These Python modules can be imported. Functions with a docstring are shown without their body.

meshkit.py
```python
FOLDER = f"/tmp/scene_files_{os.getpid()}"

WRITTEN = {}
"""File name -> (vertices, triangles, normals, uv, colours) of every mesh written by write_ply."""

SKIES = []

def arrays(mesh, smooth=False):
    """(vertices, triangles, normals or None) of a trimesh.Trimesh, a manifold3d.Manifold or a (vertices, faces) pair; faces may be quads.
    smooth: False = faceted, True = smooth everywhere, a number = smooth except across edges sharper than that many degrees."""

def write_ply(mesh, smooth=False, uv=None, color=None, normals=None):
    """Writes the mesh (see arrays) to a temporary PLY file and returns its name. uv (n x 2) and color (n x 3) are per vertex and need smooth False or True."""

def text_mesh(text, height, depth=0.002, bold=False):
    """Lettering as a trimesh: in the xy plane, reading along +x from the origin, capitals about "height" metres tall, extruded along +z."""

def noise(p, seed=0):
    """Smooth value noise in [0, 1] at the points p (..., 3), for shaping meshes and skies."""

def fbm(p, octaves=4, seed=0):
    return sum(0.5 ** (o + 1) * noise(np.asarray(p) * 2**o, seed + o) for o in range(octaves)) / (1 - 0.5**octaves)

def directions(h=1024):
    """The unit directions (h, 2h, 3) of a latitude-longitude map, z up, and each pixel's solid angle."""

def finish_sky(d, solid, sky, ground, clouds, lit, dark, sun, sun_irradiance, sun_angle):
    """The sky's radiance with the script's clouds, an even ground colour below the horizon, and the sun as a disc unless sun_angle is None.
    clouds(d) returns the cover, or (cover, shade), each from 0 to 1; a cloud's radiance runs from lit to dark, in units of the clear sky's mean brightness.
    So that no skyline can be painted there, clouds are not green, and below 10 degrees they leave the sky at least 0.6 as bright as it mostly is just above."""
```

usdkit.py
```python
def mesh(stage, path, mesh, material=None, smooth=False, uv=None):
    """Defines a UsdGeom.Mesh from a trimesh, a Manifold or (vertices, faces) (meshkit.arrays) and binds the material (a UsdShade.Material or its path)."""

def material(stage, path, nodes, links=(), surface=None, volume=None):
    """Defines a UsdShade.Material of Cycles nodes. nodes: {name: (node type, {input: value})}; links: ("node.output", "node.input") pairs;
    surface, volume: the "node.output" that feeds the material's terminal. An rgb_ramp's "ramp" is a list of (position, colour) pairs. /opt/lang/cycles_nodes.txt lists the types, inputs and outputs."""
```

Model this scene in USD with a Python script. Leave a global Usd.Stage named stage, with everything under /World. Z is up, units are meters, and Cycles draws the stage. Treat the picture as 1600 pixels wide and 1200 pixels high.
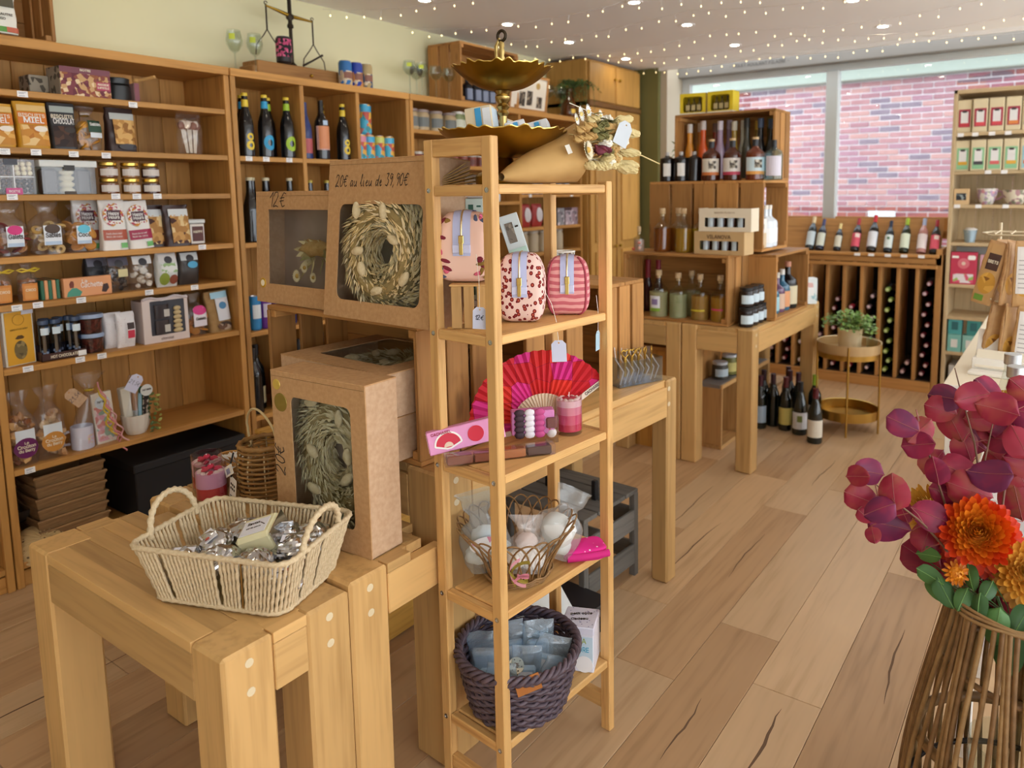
import math, random
import numpy as np, trimesh, usdkit, meshkit
from shapely.geometry import Polygon, Point, box as sbox
from pxr import Usd, UsdGeom, UsdLux, UsdShade, Gf, Sdf

stage = Usd.Stage.CreateInMemory()
UsdGeom.SetStageUpAxis(stage, 'Z')
UsdGeom.SetStageMetersPerUnit(stage, 1.0)
UsdGeom.Xform.Define(stage, '/World')
PI = math.pi
R = random.Random(7)

# ---------------------------------------------------------------- camera, sky, exposure
EXPOSURE = -0.03
SKY = 1.45
cam = UsdGeom.Camera.Define(stage, '/World/camera')
YAW, PITCH, ROLL = (math.radians(a) for a in (33.72, 6.755, 0.543))
_f = np.array([-math.sin(YAW) * math.cos(PITCH), math.cos(YAW) * math.cos(PITCH), -math.sin(PITCH)])
_r = np.array([math.cos(YAW), math.sin(YAW), 0.0]); _d = np.cross(_f, _r)
_r, _d = math.cos(ROLL) * _r + math.sin(ROLL) * _d, -math.sin(ROLL) * _r + math.cos(ROLL) * _d
_m = np.eye(4); _m[0, :3], _m[1, :3], _m[2, :3], _m[3, :3] = _r, -_d, -_f, (0, 0, 1.4)
cam.AddTransformOp().Set(Gf.Matrix4d(*_m.ravel().tolist()))
AP = 36.0
cam.CreateHorizontalApertureAttr(AP); cam.CreateVerticalApertureAttr(AP * .75)
cam.CreateFocalLengthAttr(AP * 1144.0 / 1600)
cam.CreateHorizontalApertureOffsetAttr((800 - 906.67) / 1600 * AP)
cam.CreateVerticalApertureOffsetAttr((437.28 - 600) / 1600 * AP)
cam.CreateFStopAttr(3.4); cam.CreateFocusDistanceAttr(1.75)
cam.CreateExposureAttr(EXPOSURE)
dome = UsdLux.DomeLight.Define(stage, '/World/sky')
dome.CreateIntensityAttr(SKY); dome.CreateColorAttr(Gf.Vec3f(.90, .95, 1.0))

# ---------------------------------------------------------------- materials
LOOKS = '/World/Looks'
UsdGeom.Scope.Define(stage, LOOKS)
def C(h):
    if not isinstance(h, str): return tuple(h)
    v = [int(h[i:i + 2], 16) / 255 for i in (0, 2, 4)]
    return tuple(x / 12.92 if x <= .04045 else ((x + .055) / 1.055) ** 2.4 for x in v)
_mats = {}
def cached(key, make):
    if key not in _mats: _mats[key] = make(f'{LOOKS}/m{len(_mats):03d}_' + key.split('|')[0])
    return _mats[key]
def M(color, rough=.5, metal=0.0, **kw):
    key = f"plain|{color}|{rough}|{metal}|{sorted(kw.items())}"
    return cached(key, lambda p: usdkit.material(stage, p, {'p': ('principled_bsdf', {'base_color': C(color), 'roughness': rough, 'metallic': metal, **kw})}, surface='p.BSDF'))
def EMIT(color, s):
    return cached(f'emit|{color}|{s}', lambda p: usdkit.material(stage, p, {'e': ('emission', {'color': C(color), 'strength': s})}, surface='e.emission'))
def CLEAR(tint='fdfdfd', rough=.03, ior=1.45, gain=1.0, haze=0.0):
    """thin clear film, glass wall or tinted liquid: tinted transparency, gloss that grows towards the edge, optional milky haze"""
    def mk(p):
        n = {'f': ('layer_weight', {'blend': .5}), 'pw': ('math', {'math_type': 'power', 'value2': 3.5}), 'g': ('math', {'math_type': 'multiply_add', 'value2': .5 * gain, 'value3': .045 * gain, 'use_clamp': True}), 't': ('transparent_bsdf', {'color': C(tint)}),
            'r': ('glossy_bsdf', {'color': (1, 1, 1), 'roughness': rough}), 'm': ('mix_closure', {})}
        L = [('f.facing', 'pw.value1'), ('pw.value', 'g.value1'), ('g.value', 'm.fac'), ('r.BSDF', 'm.closure2')]
        if haze:
            n['d'] = ('diffuse_bsdf', {'color': C(tint)}); n['h'] = ('mix_closure', {'fac': haze}); L += [('t.BSDF', 'h.closure1'), ('d.BSDF', 'h.closure2'), ('h.closure', 'm.closure1')]
        else: L.append(('t.BSDF', 'm.closure1'))
        return usdkit.material(stage, p, n, L, surface='m.closure')
    return cached(f'clear|{tint}|{rough}|{ior}|{gain}|{haze}', mk)
def WOOD(light, dark, axis='x', size=1.0, knots=1.0, rough=.55, ring=5.0, vary=.25, coat=0.0):
    """grain runs along axis; every plank gets its own piece of grain and its own tone"""
    def mk(p):
        g = {'x': (.07, 1, 1), 'y': (1, .07, 1), 'z': (1, 1, .07)}[axis]
        k = {'x': (.35, 1, 1), 'y': (1, .35, 1), 'z': (1, 1, .35)}[axis]
        n = {'tc': ('texture_coordinate', {}), 'oi': ('object_info', {}),
             'o3': ('vector_math', {'vector_math_type': 'scale', 'math_type': 'scale', 'vector1': (13.7, 7.3, 29.1)}),
             'a': ('vector_math', {'math_type': 'add'}),
             'mg': ('mapping', {'scale': tuple(v * size for v in g)}), 'mk': ('mapping', {'scale': tuple(v * size for v in k)}),
             'n1': ('noise_texture', {'scale': 7.0, 'detail': 3.0, 'roughness': .45, 'distortion': .35}),
             'v': ('voronoi_texture', {'scale': 3.2, 'feature': 'f1', 'randomness': 1.0}),
             'kd': ('map_range', {'from_min': .0, 'from_max': .16, 'to_min': .55 * knots, 'to_max': 0.0, 'clamp': True, 'range_type': 'smoothstep'}),
             's': ('math', {'math_type': 'add'}), 'rm': ('math', {'math_type': 'multiply', 'value2': ring}), 'pp': ('math', {'math_type': 'pingpong', 'value2': .5}),
             'n2': ('noise_texture', {'scale': 60.0, 'detail': 2.0}),
             'mf': ('math', {'math_type': 'multiply_add', 'value2': .5}),
             'rp': ('rgb_ramp', {'ramp': [(0.0, C(dark)), (.30, tuple(.5 * a + .5 * b for a, b in zip(C(light), C(dark)))), (.62, C(light)), (1.0, tuple(min(1, v * 1.07) for v in C(light)))]}),
             'kk': ('map_range', {'from_min': .02, 'from_max': .07, 'to_min': .85 * min(1, knots), 'to_max': 0.0, 'clamp': True}),
             'kc': ('mix', {'mix_type': 'mix', 'color2': tuple(v * .33 for v in C(dark))}),
             'vr': ('map_range', {'from_min': 0, 'from_max': 1, 'to_min': 1 - vary, 'to_max': 1 + vary * .35}), 'hs': ('hsv', {}),
             'b': ('bump', {'strength': .12, 'distance': .002}),
             'p': ('principled_bsdf', {'roughness': rough, 'specular_ior_level': .35, 'coat_weight': coat, 'coat_roughness': .2})}
        n['o3'] = ('vector_math', {'math_type': 'scale', 'vector1': (13.7, 7.3, 29.1)})
        return usdkit.material(stage, p, n, [('oi.random', 'o3.scale'), ('tc.object', 'a.vector1'), ('o3.vector', 'a.vector2'), ('a.vector', 'mg.vector'), ('a.vector', 'mk.vector'),
            ('mg.vector', 'n1.vector'), ('mk.vector', 'v.vector'), ('v.distance', 'kd.value'), ('n1.fac', 's.value1'), ('kd.result', 's.value2'), ('s.value', 'rm.value1'), ('rm.value', 'pp.value1'),
            ('mg.vector', 'n2.vector'), ('pp.value', 'mf.value1'), ('n2.fac', 'mf.value3'), ('mf.value', 'rp.fac'), ('rp.color', 'kc.color1'), ('v.distance', 'kk.value'), ('kk.result', 'kc.fac'),
            ('oi.random', 'vr.value'), ('vr.result', 'hs.value'), ('kc.color', 'hs.color'), ('hs.color', 'p.base_color'), ('n2.fac', 'b.height'), ('b.normal', 'p.normal')], surface='p.BSDF')
    return cached(f'wood|{light}|{dark}|{axis}|{size}|{knots}|{rough}|{ring}|{vary}|{coat}', mk)
def SPECK(colors, scale=40, kind='voronoi', rough=.55, dist=0.0, bump=0.0, aniso=(1, 1, 1), hard=True):
    """printed or natural speckle: cells of the given colours (position, colour)"""
    def mk(p):
        n = {'tc': ('texture_coordinate', {}), 'mp': ('mapping', {'scale': aniso}), 'rp': ('rgb_ramp', {'ramp': [(a, C(c)) for a, c in colors], 'interpolate': not hard}),
             'p': ('principled_bsdf', {'roughness': rough, 'specular_ior_level': .3})}
        L = [('tc.object', 'mp.vector'), ('rp.color', 'p.base_color')]
        if kind == 'voronoi':
            n['v'] = ('voronoi_texture', {'scale': scale}); n['s'] = ('separate_color', {}); L += [('mp.vector', 'v.vector'), ('v.color', 's.color'), ('s.r', 'rp.fac')]; hgt = 'v.distance'
        elif kind == 'spots':
            n['v'] = ('voronoi_texture', {'scale': scale}); L += [('mp.vector', 'v.vector'), ('v.distance', 'rp.fac')]; hgt = 'v.distance'
        else:
            n['v'] = ('noise_texture', {'scale': scale, 'detail': 3.0, 'distortion': dist}); L += [('mp.vector', 'v.vector'), ('v.fac', 'rp.fac')]; hgt = 'v.fac'
        if bump:
            n['b'] = ('bump', {'strength': bump, 'distance': .003}); L += [(hgt, 'b.height'), ('b.normal', 'p.normal')]
        return usdkit.material(stage, p, n, L, surface='p.BSDF')
    return cached(f'speck|{colors}|{scale}|{kind}|{rough}|{dist}|{bump}|{aniso}|{hard}', mk)
def NOISY(c1, c2, scale=30, rough=.6, metal=0.0, bump=.1, aniso=(1, 1, 1), bdist=.002, **kw):
    def mk(p):
        n = {'tc': ('texture_coordinate', {}), 'mp': ('mapping', {'scale': aniso}), 'v': ('noise_texture', {'scale': scale, 'detail': 4.0}), 'rp': ('rgb_ramp', {'ramp': [(.3, C(c1)), (.7, C(c2))]}),
             'b': ('bump', {'strength': bump, 'distance': bdist}), 'p': ('principled_bsdf', {'roughness': rough, 'metallic': metal, **kw})}
        return usdkit.material(stage, p, n, [('tc.object', 'mp.vector'), ('mp.vector', 'v.vector'), ('v.fac', 'rp.fac'), ('rp.color', 'p.base_color'), ('v.fac', 'b.height'), ('b.normal', 'p.normal')], surface='p.BSDF')
    return cached(f'noisy|{c1}|{c2}|{scale}|{rough}|{metal}|{bump}|{aniso}|{bdist}|{sorted(kw.items())}', mk)

# ---------------------------------------------------------------- meshes: (vertices, triangles)
def box(x0, x1, y0, y1, z0, z1):
    v = np.array([(x, y, z) for x in (x0, x1) for y in (y0, y1) for z in (z0, z1)], float)
    return v, np.array([(0, 1, 3), (0, 3, 2), (4, 6, 7), (4, 7, 5), (0, 4, 5), (0, 5, 1), (2, 3, 7), (2, 7, 6), (0, 2, 6), (0, 6, 4), (1, 5, 7), (1, 7, 3)])
def _chamfer_faces():
    s = [(a, b, c) for a in (-1, 1) for b in (-1, 1) for c in (-1, 1)]
    v = np.array([[p[i] * (1.0 if i == k else .8) for i in range(3)] for p in s for k in range(3)])
    h = trimesh.convex.convex_hull(v)
    idx = np.array([np.argmin(((v - q) ** 2).sum(1)) for q in h.vertices])
    return np.array(s, float), idx[h.faces]
_CS, _CF = _chamfer_faces()
def cbox(x0, x1, y0, y1, z0, z1, b=.002):
    c, h = np.array([(x0 + x1) / 2, (y0 + y1) / 2, (z0 + z1) / 2]), np.array([x1 - x0, y1 - y0, z1 - z0]) / 2
    b = min(b, h.min() * .45)
    v = np.repeat(_CS, 3, 0) * (h - b)
    v[np.arange(24), np.tile([0, 1, 2], 8)] = (_CS * h).ravel()
    return v + c, _CF
def join(ms):
    vs, fs, n = [], [], 0
    for v, f in ms:
        f = np.asarray(f)
        if f.shape[1] == 4: f = np.vstack([f[:, [0, 1, 2]], f[:, [0, 2, 3]]])
        vs.append(np.asarray(v, float)); fs.append(f + n); n += len(v)
    return np.vstack(vs), np.vstack(fs)
def rot(rx=0, ry=0, rz=0):
    a, b, c = (math.radians(t) for t in (rx, ry, rz))
    X = np.array([[1, 0, 0], [0, math.cos(a), -math.sin(a)], [0, math.sin(a), math.cos(a)]])
    Y = np.array([[math.cos(b), 0, math.sin(b)], [0, 1, 0], [-math.sin(b), 0, math.cos(b)]])
    Z = np.array([[math.cos(c), -math.sin(c), 0], [math.sin(c), math.cos(c), 0], [0, 0, 1]])
    return Z @ Y @ X
def mv(m, t=(0, 0, 0), r=None, s=None):
    v = np.asarray(m[0], float)
    if s is not None: v = v * np.asarray(s)
    if r is not None: v = v @ (rot(*r) if len(np.shape(r)) == 1 else r).T
    return v + np.asarray(t, float), m[1]
def grid_faces(nu, nv, wrap=False):
    i, j = np.meshgrid(np.arange(nu - 1), np.arange(nv if wrap else nv - 1), indexing='ij')
    a, b = i * nv + j, i * nv + (j + 1) % nv
    q = np.stack([a, b, b + nv, a + nv], -1).reshape(-1, 4)
    return np.vstack([q[:, [0, 1, 2]], q[:, [0, 2, 3]]])
def lathe(prof, n=20):
    p = np.array(prof, float); t = np.arange(n) * 2 * PI / n
    v = np.stack([p[:, None, 0] * np.cos(t), p[:, None, 0] * np.sin(t), np.repeat(p[:, 1:2], n, 1)], -1).reshape(-1, 3)
    return v, grid_faces(len(p), n, True)
def cyl(r, z0, z1, n=16, b=0.0):
    b = b or min(r, abs(z1 - z0)) * .06
    return lathe([(0, z0), (r - b, z0), (r, z0 + b), (r, z1 - b), (r - b, z1), (0, z1)], n)
def tube(pts, r, n=6, closed=False, twist=0.0):
    p = np.asarray(pts, float); m = len(p)
    t = (np.roll(p, -1, 0) - np.roll(p, 1, 0)) if closed else np.gradient(p, axis=0)
    t /= np.linalg.norm(t, axis=1, keepdims=True) + 1e-12
    a = np.zeros_like(p); a[0] = np.cross(t[0], (0, 0, 1) if abs(t[0][2]) < .9 else (1, 0, 0)); a[0] /= np.linalg.norm(a[0])
    for i in range(1, m):
        q = a[i - 1] - t[i] * (a[i - 1] @ t[i]); a[i] = q / (np.linalg.norm(q) + 1e-12)
    b = np.cross(t, a)
    r = np.broadcast_to(np.asarray(r, float), (m,)) if np.ndim(r) < 2 else np.asarray(r)
    th = np.arange(n) * 2 * PI / n
    rr = r[:, None] if r.ndim == 1 else r
    v = p[:, None] + rr[..., None] * (np.cos(th)[None, :, None] * a[:, None] + np.sin(th)[None, :, None] * b[:, None])
    f = grid_faces(m + 1 if closed else m, n, True)
    if closed: f = f % (m * n)
    v = v.reshape(-1, 3)
    if not closed:
        v = np.vstack([v, p[:1], p[-1:]]); k = m * n
        e = np.arange(n); f = np.vstack([f, np.stack([np.full(n, k), (e + 1) % n, e], 1), np.stack([np.full(n, k + 1), (m - 1) * n + e, (m - 1) * n + (e + 1) % n], 1)])
    return v, f
def ball(r=(1, 1, 1), c=(0, 0, 0), nu=8, nv=12, seed=None, amp=0.0, fr=2.0):
    ph = np.linspace(0, PI, nu)
    v, f = lathe([(math.sin(a), -math.cos(a)) for a in ph], nv)
    if amp:
        v = v * (1 + amp * (meshkit.noise(v * fr + 17.3 * (seed or 0), seed or 0)[:, None] * 2 - 1))
    return v * np.asarray(r) + np.asarray(c), f
def extrude(poly, d):
    m = trimesh.creation.extrude_polygon(poly, d, engine='earcut'); return np.array(m.vertices), np.array(m.faces)
FRONT = np.array([[1, 0, 0], [0, 0, -1], [0, 1, 0.0]])          # a drawing in xy stands up: x stays, y becomes z, its face looks to -y
SIDE = rot(0, 0, 90) @ FRONT                                     # ... its face looks to +x
def panel(poly, d, y=0.0):
    """polygon (x, z) standing up; face at y, body behind it"""
    v, f = extrude(poly, d); v = v @ FRONT.T; v[:, 1] += y + d; return v, f
def rrect(x0, x1, y0, y1, r):
    return sbox(x0 + r, y0 + r, x1 - r, y1 - r).buffer(r, quad_segs=5)
_txt = {}
def text(s, h, bold=False, depth=.0006):
    k = (s, bold)
    if k not in _txt:
        m = meshkit.text_mesh(s, 1.0, .05, bold); _txt[k] = (np.array(m.vertices), np.array(m.faces))
    v, f = _txt[k]; v = v * (h, h, depth / .05); v[:, 0] -= (v[:, 0].max() + v[:, 0].min()) / 2
    return v, f
def ftext(s, h, x, z, y, w=None, bold=False):
    """text standing up on a front face at y, centred on x, base line z, at most w wide"""
    v, f = text(s, h, bold); e = v[:, 0].max() - v[:, 0].min()
    if w and e > w: v = v * (w / e, 1, 1)
    v = v @ FRONT.T; return v + (x, y, z), f
GLYPH = {'1': [[(0, .6), (.3, 1), (.3, 0)]], '2': [[(0, .75), (.12, .98), (.4, .98), (.48, .72), (.3, .4), (0, .04), (.12, .0), (.3, .1), (.6, 0)]], '0': [[(.28, .95), (.05, .75), (.02, .3), (.2, 0), (.42, .1), (.5, .5), (.45, .85), (.25, .97)]],
    '3': [[(.05, .95), (.4, 1), (.2, .6), (.45, .4), (.3, 0), (0, .08)]], '5': [[(.45, 1), (.1, .98), (.06, .58), (.35, .55), (.42, .2), (.2, 0), (0, .08)]], '9': [[(.42, .85), (.15, .98), (.02, .7), (.22, .5), (.42, .8), (.4, .4), (.25, 0)]], ',': [[(.1, .08), (.03, -.14)]],
    '€': [[(.6, .85), (.35, .95), (.12, .6), (.12, .3), (.35, 0), (.6, .1)], [(-.02, .58), (.45, .62)], [(-.02, .38), (.42, .42)]], 'a': [[(.38, .45), (.15, .5), (.02, .2), (.15, 0), (.36, .2), (.38, .48), (.38, .1), (.48, 0)]],
    'u': [[(0, .48), (.03, .1), (.18, 0), (.36, .2), (.38, .48), (.38, .1), (.5, 0)]], 'l': [[(0, .2), (.22, .95), (.14, 1), (.08, .3), (.2, 0), (.3, .1)]], 'i': [[(.05, .48), (.06, .08), (.2, 0)], [(.07, .68), (.08, .72)]],
    'e': [[(.02, .22), (.3, .35), (.2, .5), (.03, .3), (.15, 0), (.38, .1)]], 'd': [[(.36, .45), (.15, .5), (.02, .2), (.15, 0), (.36, .2), (.5, 1), (.38, .1), (.5, 0)]], ' ': []}
def hand(s, h, r=.0011):
    """pen writing in xy, centred on x"""
    ms, x = [], 0.0
    for ch in s:
        w = .3
        for st in GLYPH[ch]:
            p = np.array(st, float); w = max(w, p[:, 0].max())
            q = np.linspace(0, len(p) - 1, 3 * len(p)); p = np.stack([np.interp(q, np.arange(len(p)), p[:, k]) for k in (0, 1)], 1)
            p[:, 0] += .22 * p[:, 1] + x
            ms.append(tube(np.column_stack([p * h, np.zeros(len(p))]), r, 4))
        x += w + .14
    v, f = join(ms); v[:, 0] -= (v[:, 0].max() + v[:, 0].min()) / 2; v[:, 2] *= .35
    return v, f

# ---------------------------------------------------------------- prims
_names = {}
def numbered(parent, name):
    k = (parent, name); n = _names.get(k, 0); _names[k] = n + 1
    return f'{parent}/{name}' + (f'_{n:03d}' if n else '')
def setup(prim, label=None, cat=None, group=None, kind=None):
    for k, v in (('label', label), ('category', cat), ('group', group), ('kind', kind)):
        if v: prim.SetCustomDataByKey(k, v)
def thing(name, label, cat, loc=(0, 0, 0), rz=0.0, group=None, kind=None, r=None):
    x = UsdGeom.Xform.Define(stage, numbered('/World', name))
    x.AddTranslateOp().Set(Gf.Vec3d(*map(float, loc)))
    x.AddRotateXYZOp().Set(Gf.Vec3f(*(map(float, r) if r else (0, 0, float(rz)))))
    setup(x.GetPrim(), label, cat, group, kind)
    return str(x.GetPath())
def part(parent, name, mesh, mat, smooth=False, label=None, kind=None):
    p = numbered(parent, name)
    m = usdkit.mesh(stage, p, mesh, mat, smooth)
    setup(m.GetPrim(), label, None, None, kind)
    return p
def single(name, label, cat, mesh, mat, smooth=False, group=None, kind=None):
    p = part('/World', name, mesh, mat, smooth); setup(stage.GetPrimAtPath(p), label, cat, group, kind); return p
def struct(name, mesh=None, mat=None, smooth=False, label=None):
    if mesh is None:
        p = '/World/' + name; UsdGeom.Xform.Define(stage, p)
    else: p = part('/World', name, mesh, mat, smooth)
    setup(stage.GetPrimAtPath(p), label, None, None, 'structure'); return p
def dup(src, label, loc, rz=0.0, group=None, r=None):
    o = stage.GetPrimAtPath(src); base = src.rsplit('/', 1)[1]
    if base[-3:].isdigit() and base[-4] == '_': base = base[:-4]
    x = UsdGeom.Xform.Define(stage, numbered('/World', base))
    x.AddTranslateOp().Set(Gf.Vec3d(*map(float, loc))); x.AddRotateXYZOp().Set(Gf.Vec3f(*(map(float, r) if r else (0, 0, float(rz)))))
    q = x.GetPrim(); q.GetReferences().AddInternalReference(o.GetPath()); q.SetInstanceable(True)
    d = o.GetCustomData(); setup(q, label or d.get('label'), d.get('category'), group or d.get('group'))
    return str(x.GetPath())
# ---------------------------------------------------------------- palettes
PW = ('c9934e', '8c5924')          # honey pine of the wall shelving
PT = ('d2a86c', 'a57d48')          # waxed pine of the tables
PL = ('dcae6e', 'a66c34')          # pale pine of the slim rack
PC = ('b9854a', '7a4d22')          # stained crates
PO = ('cdb58d', 'a68c63')          # pale oak of the tea shelving
def w_shelf(a): return WOOD(*PW, a, 1.0, .8, .5, 4.0)
def w_table(a): return WOOD(*PT, a, 1.0, .9, .45, 4.5, coat=.15)
def w_rack(a): return WOOD(*PL, a, 1.6, .35, .5, 6.0, .15)
def w_crate(a): return WOOD(*PC, a, 1.3, .8, .6, 4.0, .3)
def w_oak(a): return WOOD(*PO, a, 1.6, .1, .55, 5.0, .1)
WHITE, PAPER, BLACK = M('f4f3ef', .6), M('eeeae0', .8), M('17171a', .45)
KRAFT = NOISY('b58a5c', 'c49a6b', 90, .85, bump=.06)
KRAFT2 = NOISY('bd9a78', 'caa988', 90, .85, bump=.06)
GOLD = M('c9a24a', .28, 1.0); STEEL = M('b9bcc0', .25, 1.0); BRASS = NOISY('8f6f22', 'b8933a', 9, .33, 1.0, .2)
CELLO = CLEAR('fbfbfc', .10, 1.45, .85, .03)
GLASS = CLEAR('f4f8f6', .02, 1.5)
INK = M('2c2118', .7)
CORK = NOISY('d9bf98', 'c4a377', 60, .85)
CREAM = M('f0e6cc', .7)

# ---------------------------------------------------------------- the room
CEIL = 2.41
fl = struct('floor')
setup(stage.GetPrimAtPath(fl), 'light oak laminate floor of long wide boards running towards the window')
part(fl, 'underlay', box(-3.6, 2.6, -2.3, 6.0, -.03, -.008), M('3a2a1c', .9))
FLOORW = [WOOD(a, b, 'y', .8, k, .42, r, .14) for a, b, k, r in (('cba880', 'a38058', .9, 3.5), ('c19c74', '96744e', 1.0, 4.5), ('d1b089', 'aa8860', .5, 3.0))]
CRACK = M('6e5540', .9)
ends = {-.68: 1.89, -.875: 2.12, -1.07: 1.78, -1.265: 2.12, -.485: 2.75, -.29: 1.65}
k = 0
for i in range(-14, 17):
    x = round(-.68 + .195 * i, 3)
    y0 = ends.get(x, 1.2 + R.random() * 1.3); ys = [y0 + j * 1.285 for j in range(-4, 5)]
    ys = [-2.3] + [y for y in ys if -2.0 < y < 5.9] + [6.0]
    for a, b in zip(ys[:-1], ys[1:]):
        part(fl, 'floorboard', cbox(x + .0006, x + .1944, a + .0006, b - .0006, -.008, 0, .0012), FLOORW[k % 3 if R.random() < .7 else R.randrange(3)]); k += 1
# drying cracks in the boards: slim dark wedges lying in the surface
cr = []
for (x, y, L, w, a) in [(-.77, 1.62, .26, .005, 2), (-.575, 1.68, .30, .008, -1), (-.36, 2.2, .4, .006, 2), (-1.17, 2.55, .5, .005, -2), (-1.34, 2.9, .5, .004, 1), (-.33, 1.35, .4, .006, -2), (-.6, 3.2, .5, .005, 2), (-.95, 3.6, .4, .004, -1), (-1.55, 2.6, .4, .004, 1), (-.18, 2.9, .5, .005, 1), (-.97, 2.6, .4, .004, 1), (-2.34, .75, .6, .006, 2), (-2.53, 1.15, .5, .006, -1), (-.58, 4.3, .6, .005, 1), (-.78, 1.2, .3, .006, -1), (-.56, 1.05, .3, .006, 2)]:
    n = 9; t = np.linspace(-1, 1, n); wv = w * (1 - np.abs(t) ** 1.5) * .5 + .0004; off = .005 * np.sin(t * 3 + x * 40) + .0016 * np.sin(t * 11 + y * 9)
    p = np.concatenate([np.stack([off - wv, t * L / 2, np.full(n, .0004)], 1), np.stack([off + wv, t * L / 2, np.full(n, .0004)], 1)])
    f = [(j, n + j, n + j + 1) for j in range(n - 1)] + [(j, n + j + 1, j + 1) for j in range(n - 1)]
    cr.append(mv((p, np.array(f)), (x, y, 0), (0, 0, a)))
part(fl, 'crack', join(cr), CRACK, kind='stuff', label='dark drying cracks in the oak boards')
WALLM = NOISY('e3deb4', 'e6e1ba', 3, .9, bump=.02)
struct('wall_left', box(-3.6, -3.41, -2.3, 5.6, 0, 2.7), WALLM)
struct('ceiling', box(-3.6, 2.6, -2.3, 5.47, CEIL, 2.6), M('f1efee', .9))
struct('wall_back', box(-3.6, 2.6, -2.5, -2.3, 0, 2.7), M('e9e6dc', .9))
# shop front on the right: low wall, head and slim posts, open glazing lets the daylight in
wr = struct('wall_right')
part(wr, 'parapet', box(2.4, 2.6, -2.3, 6.0, 0, .35), M('e9e6dc', .9)); part(wr, 'head', box(2.4, 2.6, -2.3, 6.0, 2.3, 2.6), M('e9e6dc', .9))
for y in (-2.3, -.3, 1.7, 3.7, 5.7): part(wr, 'post', box(2.42, 2.52, y, y + .08, .35, 2.3), M('9fa3a4', .4))
GREEN = NOISY('6a683a', '716e40', 3, .9, bump=.02)
ww = struct('wall_window')
part(ww, 'green_wall', box(-3.6, -2.86, 5.46, 5.9, 0, 2.7), GREEN); part(ww, 'reveal', box(-2.86, -2.80, 5.5, 5.9, 0, 2.6), M('b9ad98', .8))
part(ww, 'sill_wall', box(-2.86, 2.6, 5.84, 6.0, 0, .95), M('ddd6c6', .9)); part(ww, 'lintel', box(-2.86, 2.6, 5.86, 6.0, 2.46, 2.7), M('8d8a84', .9))
struct('trim_1', cbox(-2.9, 2.6, 5.462, 5.482, 2.385, 2.45, .004), M('eeecea', .5), label='white edge strip where the ceiling ends before the window')
wn = struct('window_1'); FR = M('c2c6c4', .4)
part(wn, 'shutter_box', cbox(-2.80, 2.4, 5.70, 5.86, 2.345, 2.55, .006), M('8b8781', .6))
part(wn, 'frame', join([cbox(-2.80, 2.4, 5.78, 5.84, 2.30, 2.345), cbox(-2.80, -2.73, 5.78, 5.84, .95, 2.3), cbox(-2.80, 2.4, 5.78, 5.84, .95, 1.0)]), FR)
part(wn, 'mullion', cbox(-1.592, -1.50, 5.76, 5.84, 1.0, 2.3, .006), FR); part(wn, 'mullion', cbox(.55, .64, 5.76, 5.84, 1.0, 2.3, .006), FR)
PANE = CLEAR('f6f9fa', .01, 1.35, .6)
for a, b in ((-2.73, -1.592), (-1.50, .55), (.64, 2.4)): part(wn, 'pane', box(a, b, 5.808, 5.812, 1.0, 2.3), PANE)
part(wn, 'lettering', mv(ftext('- VOLET ROULANT FILAIRE -', .025, -2.1, 2.385, 5.699, .62), (0, -.001, 0)), M('4c4a47', .7), label='grey lettering on the roller shutter box')
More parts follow.
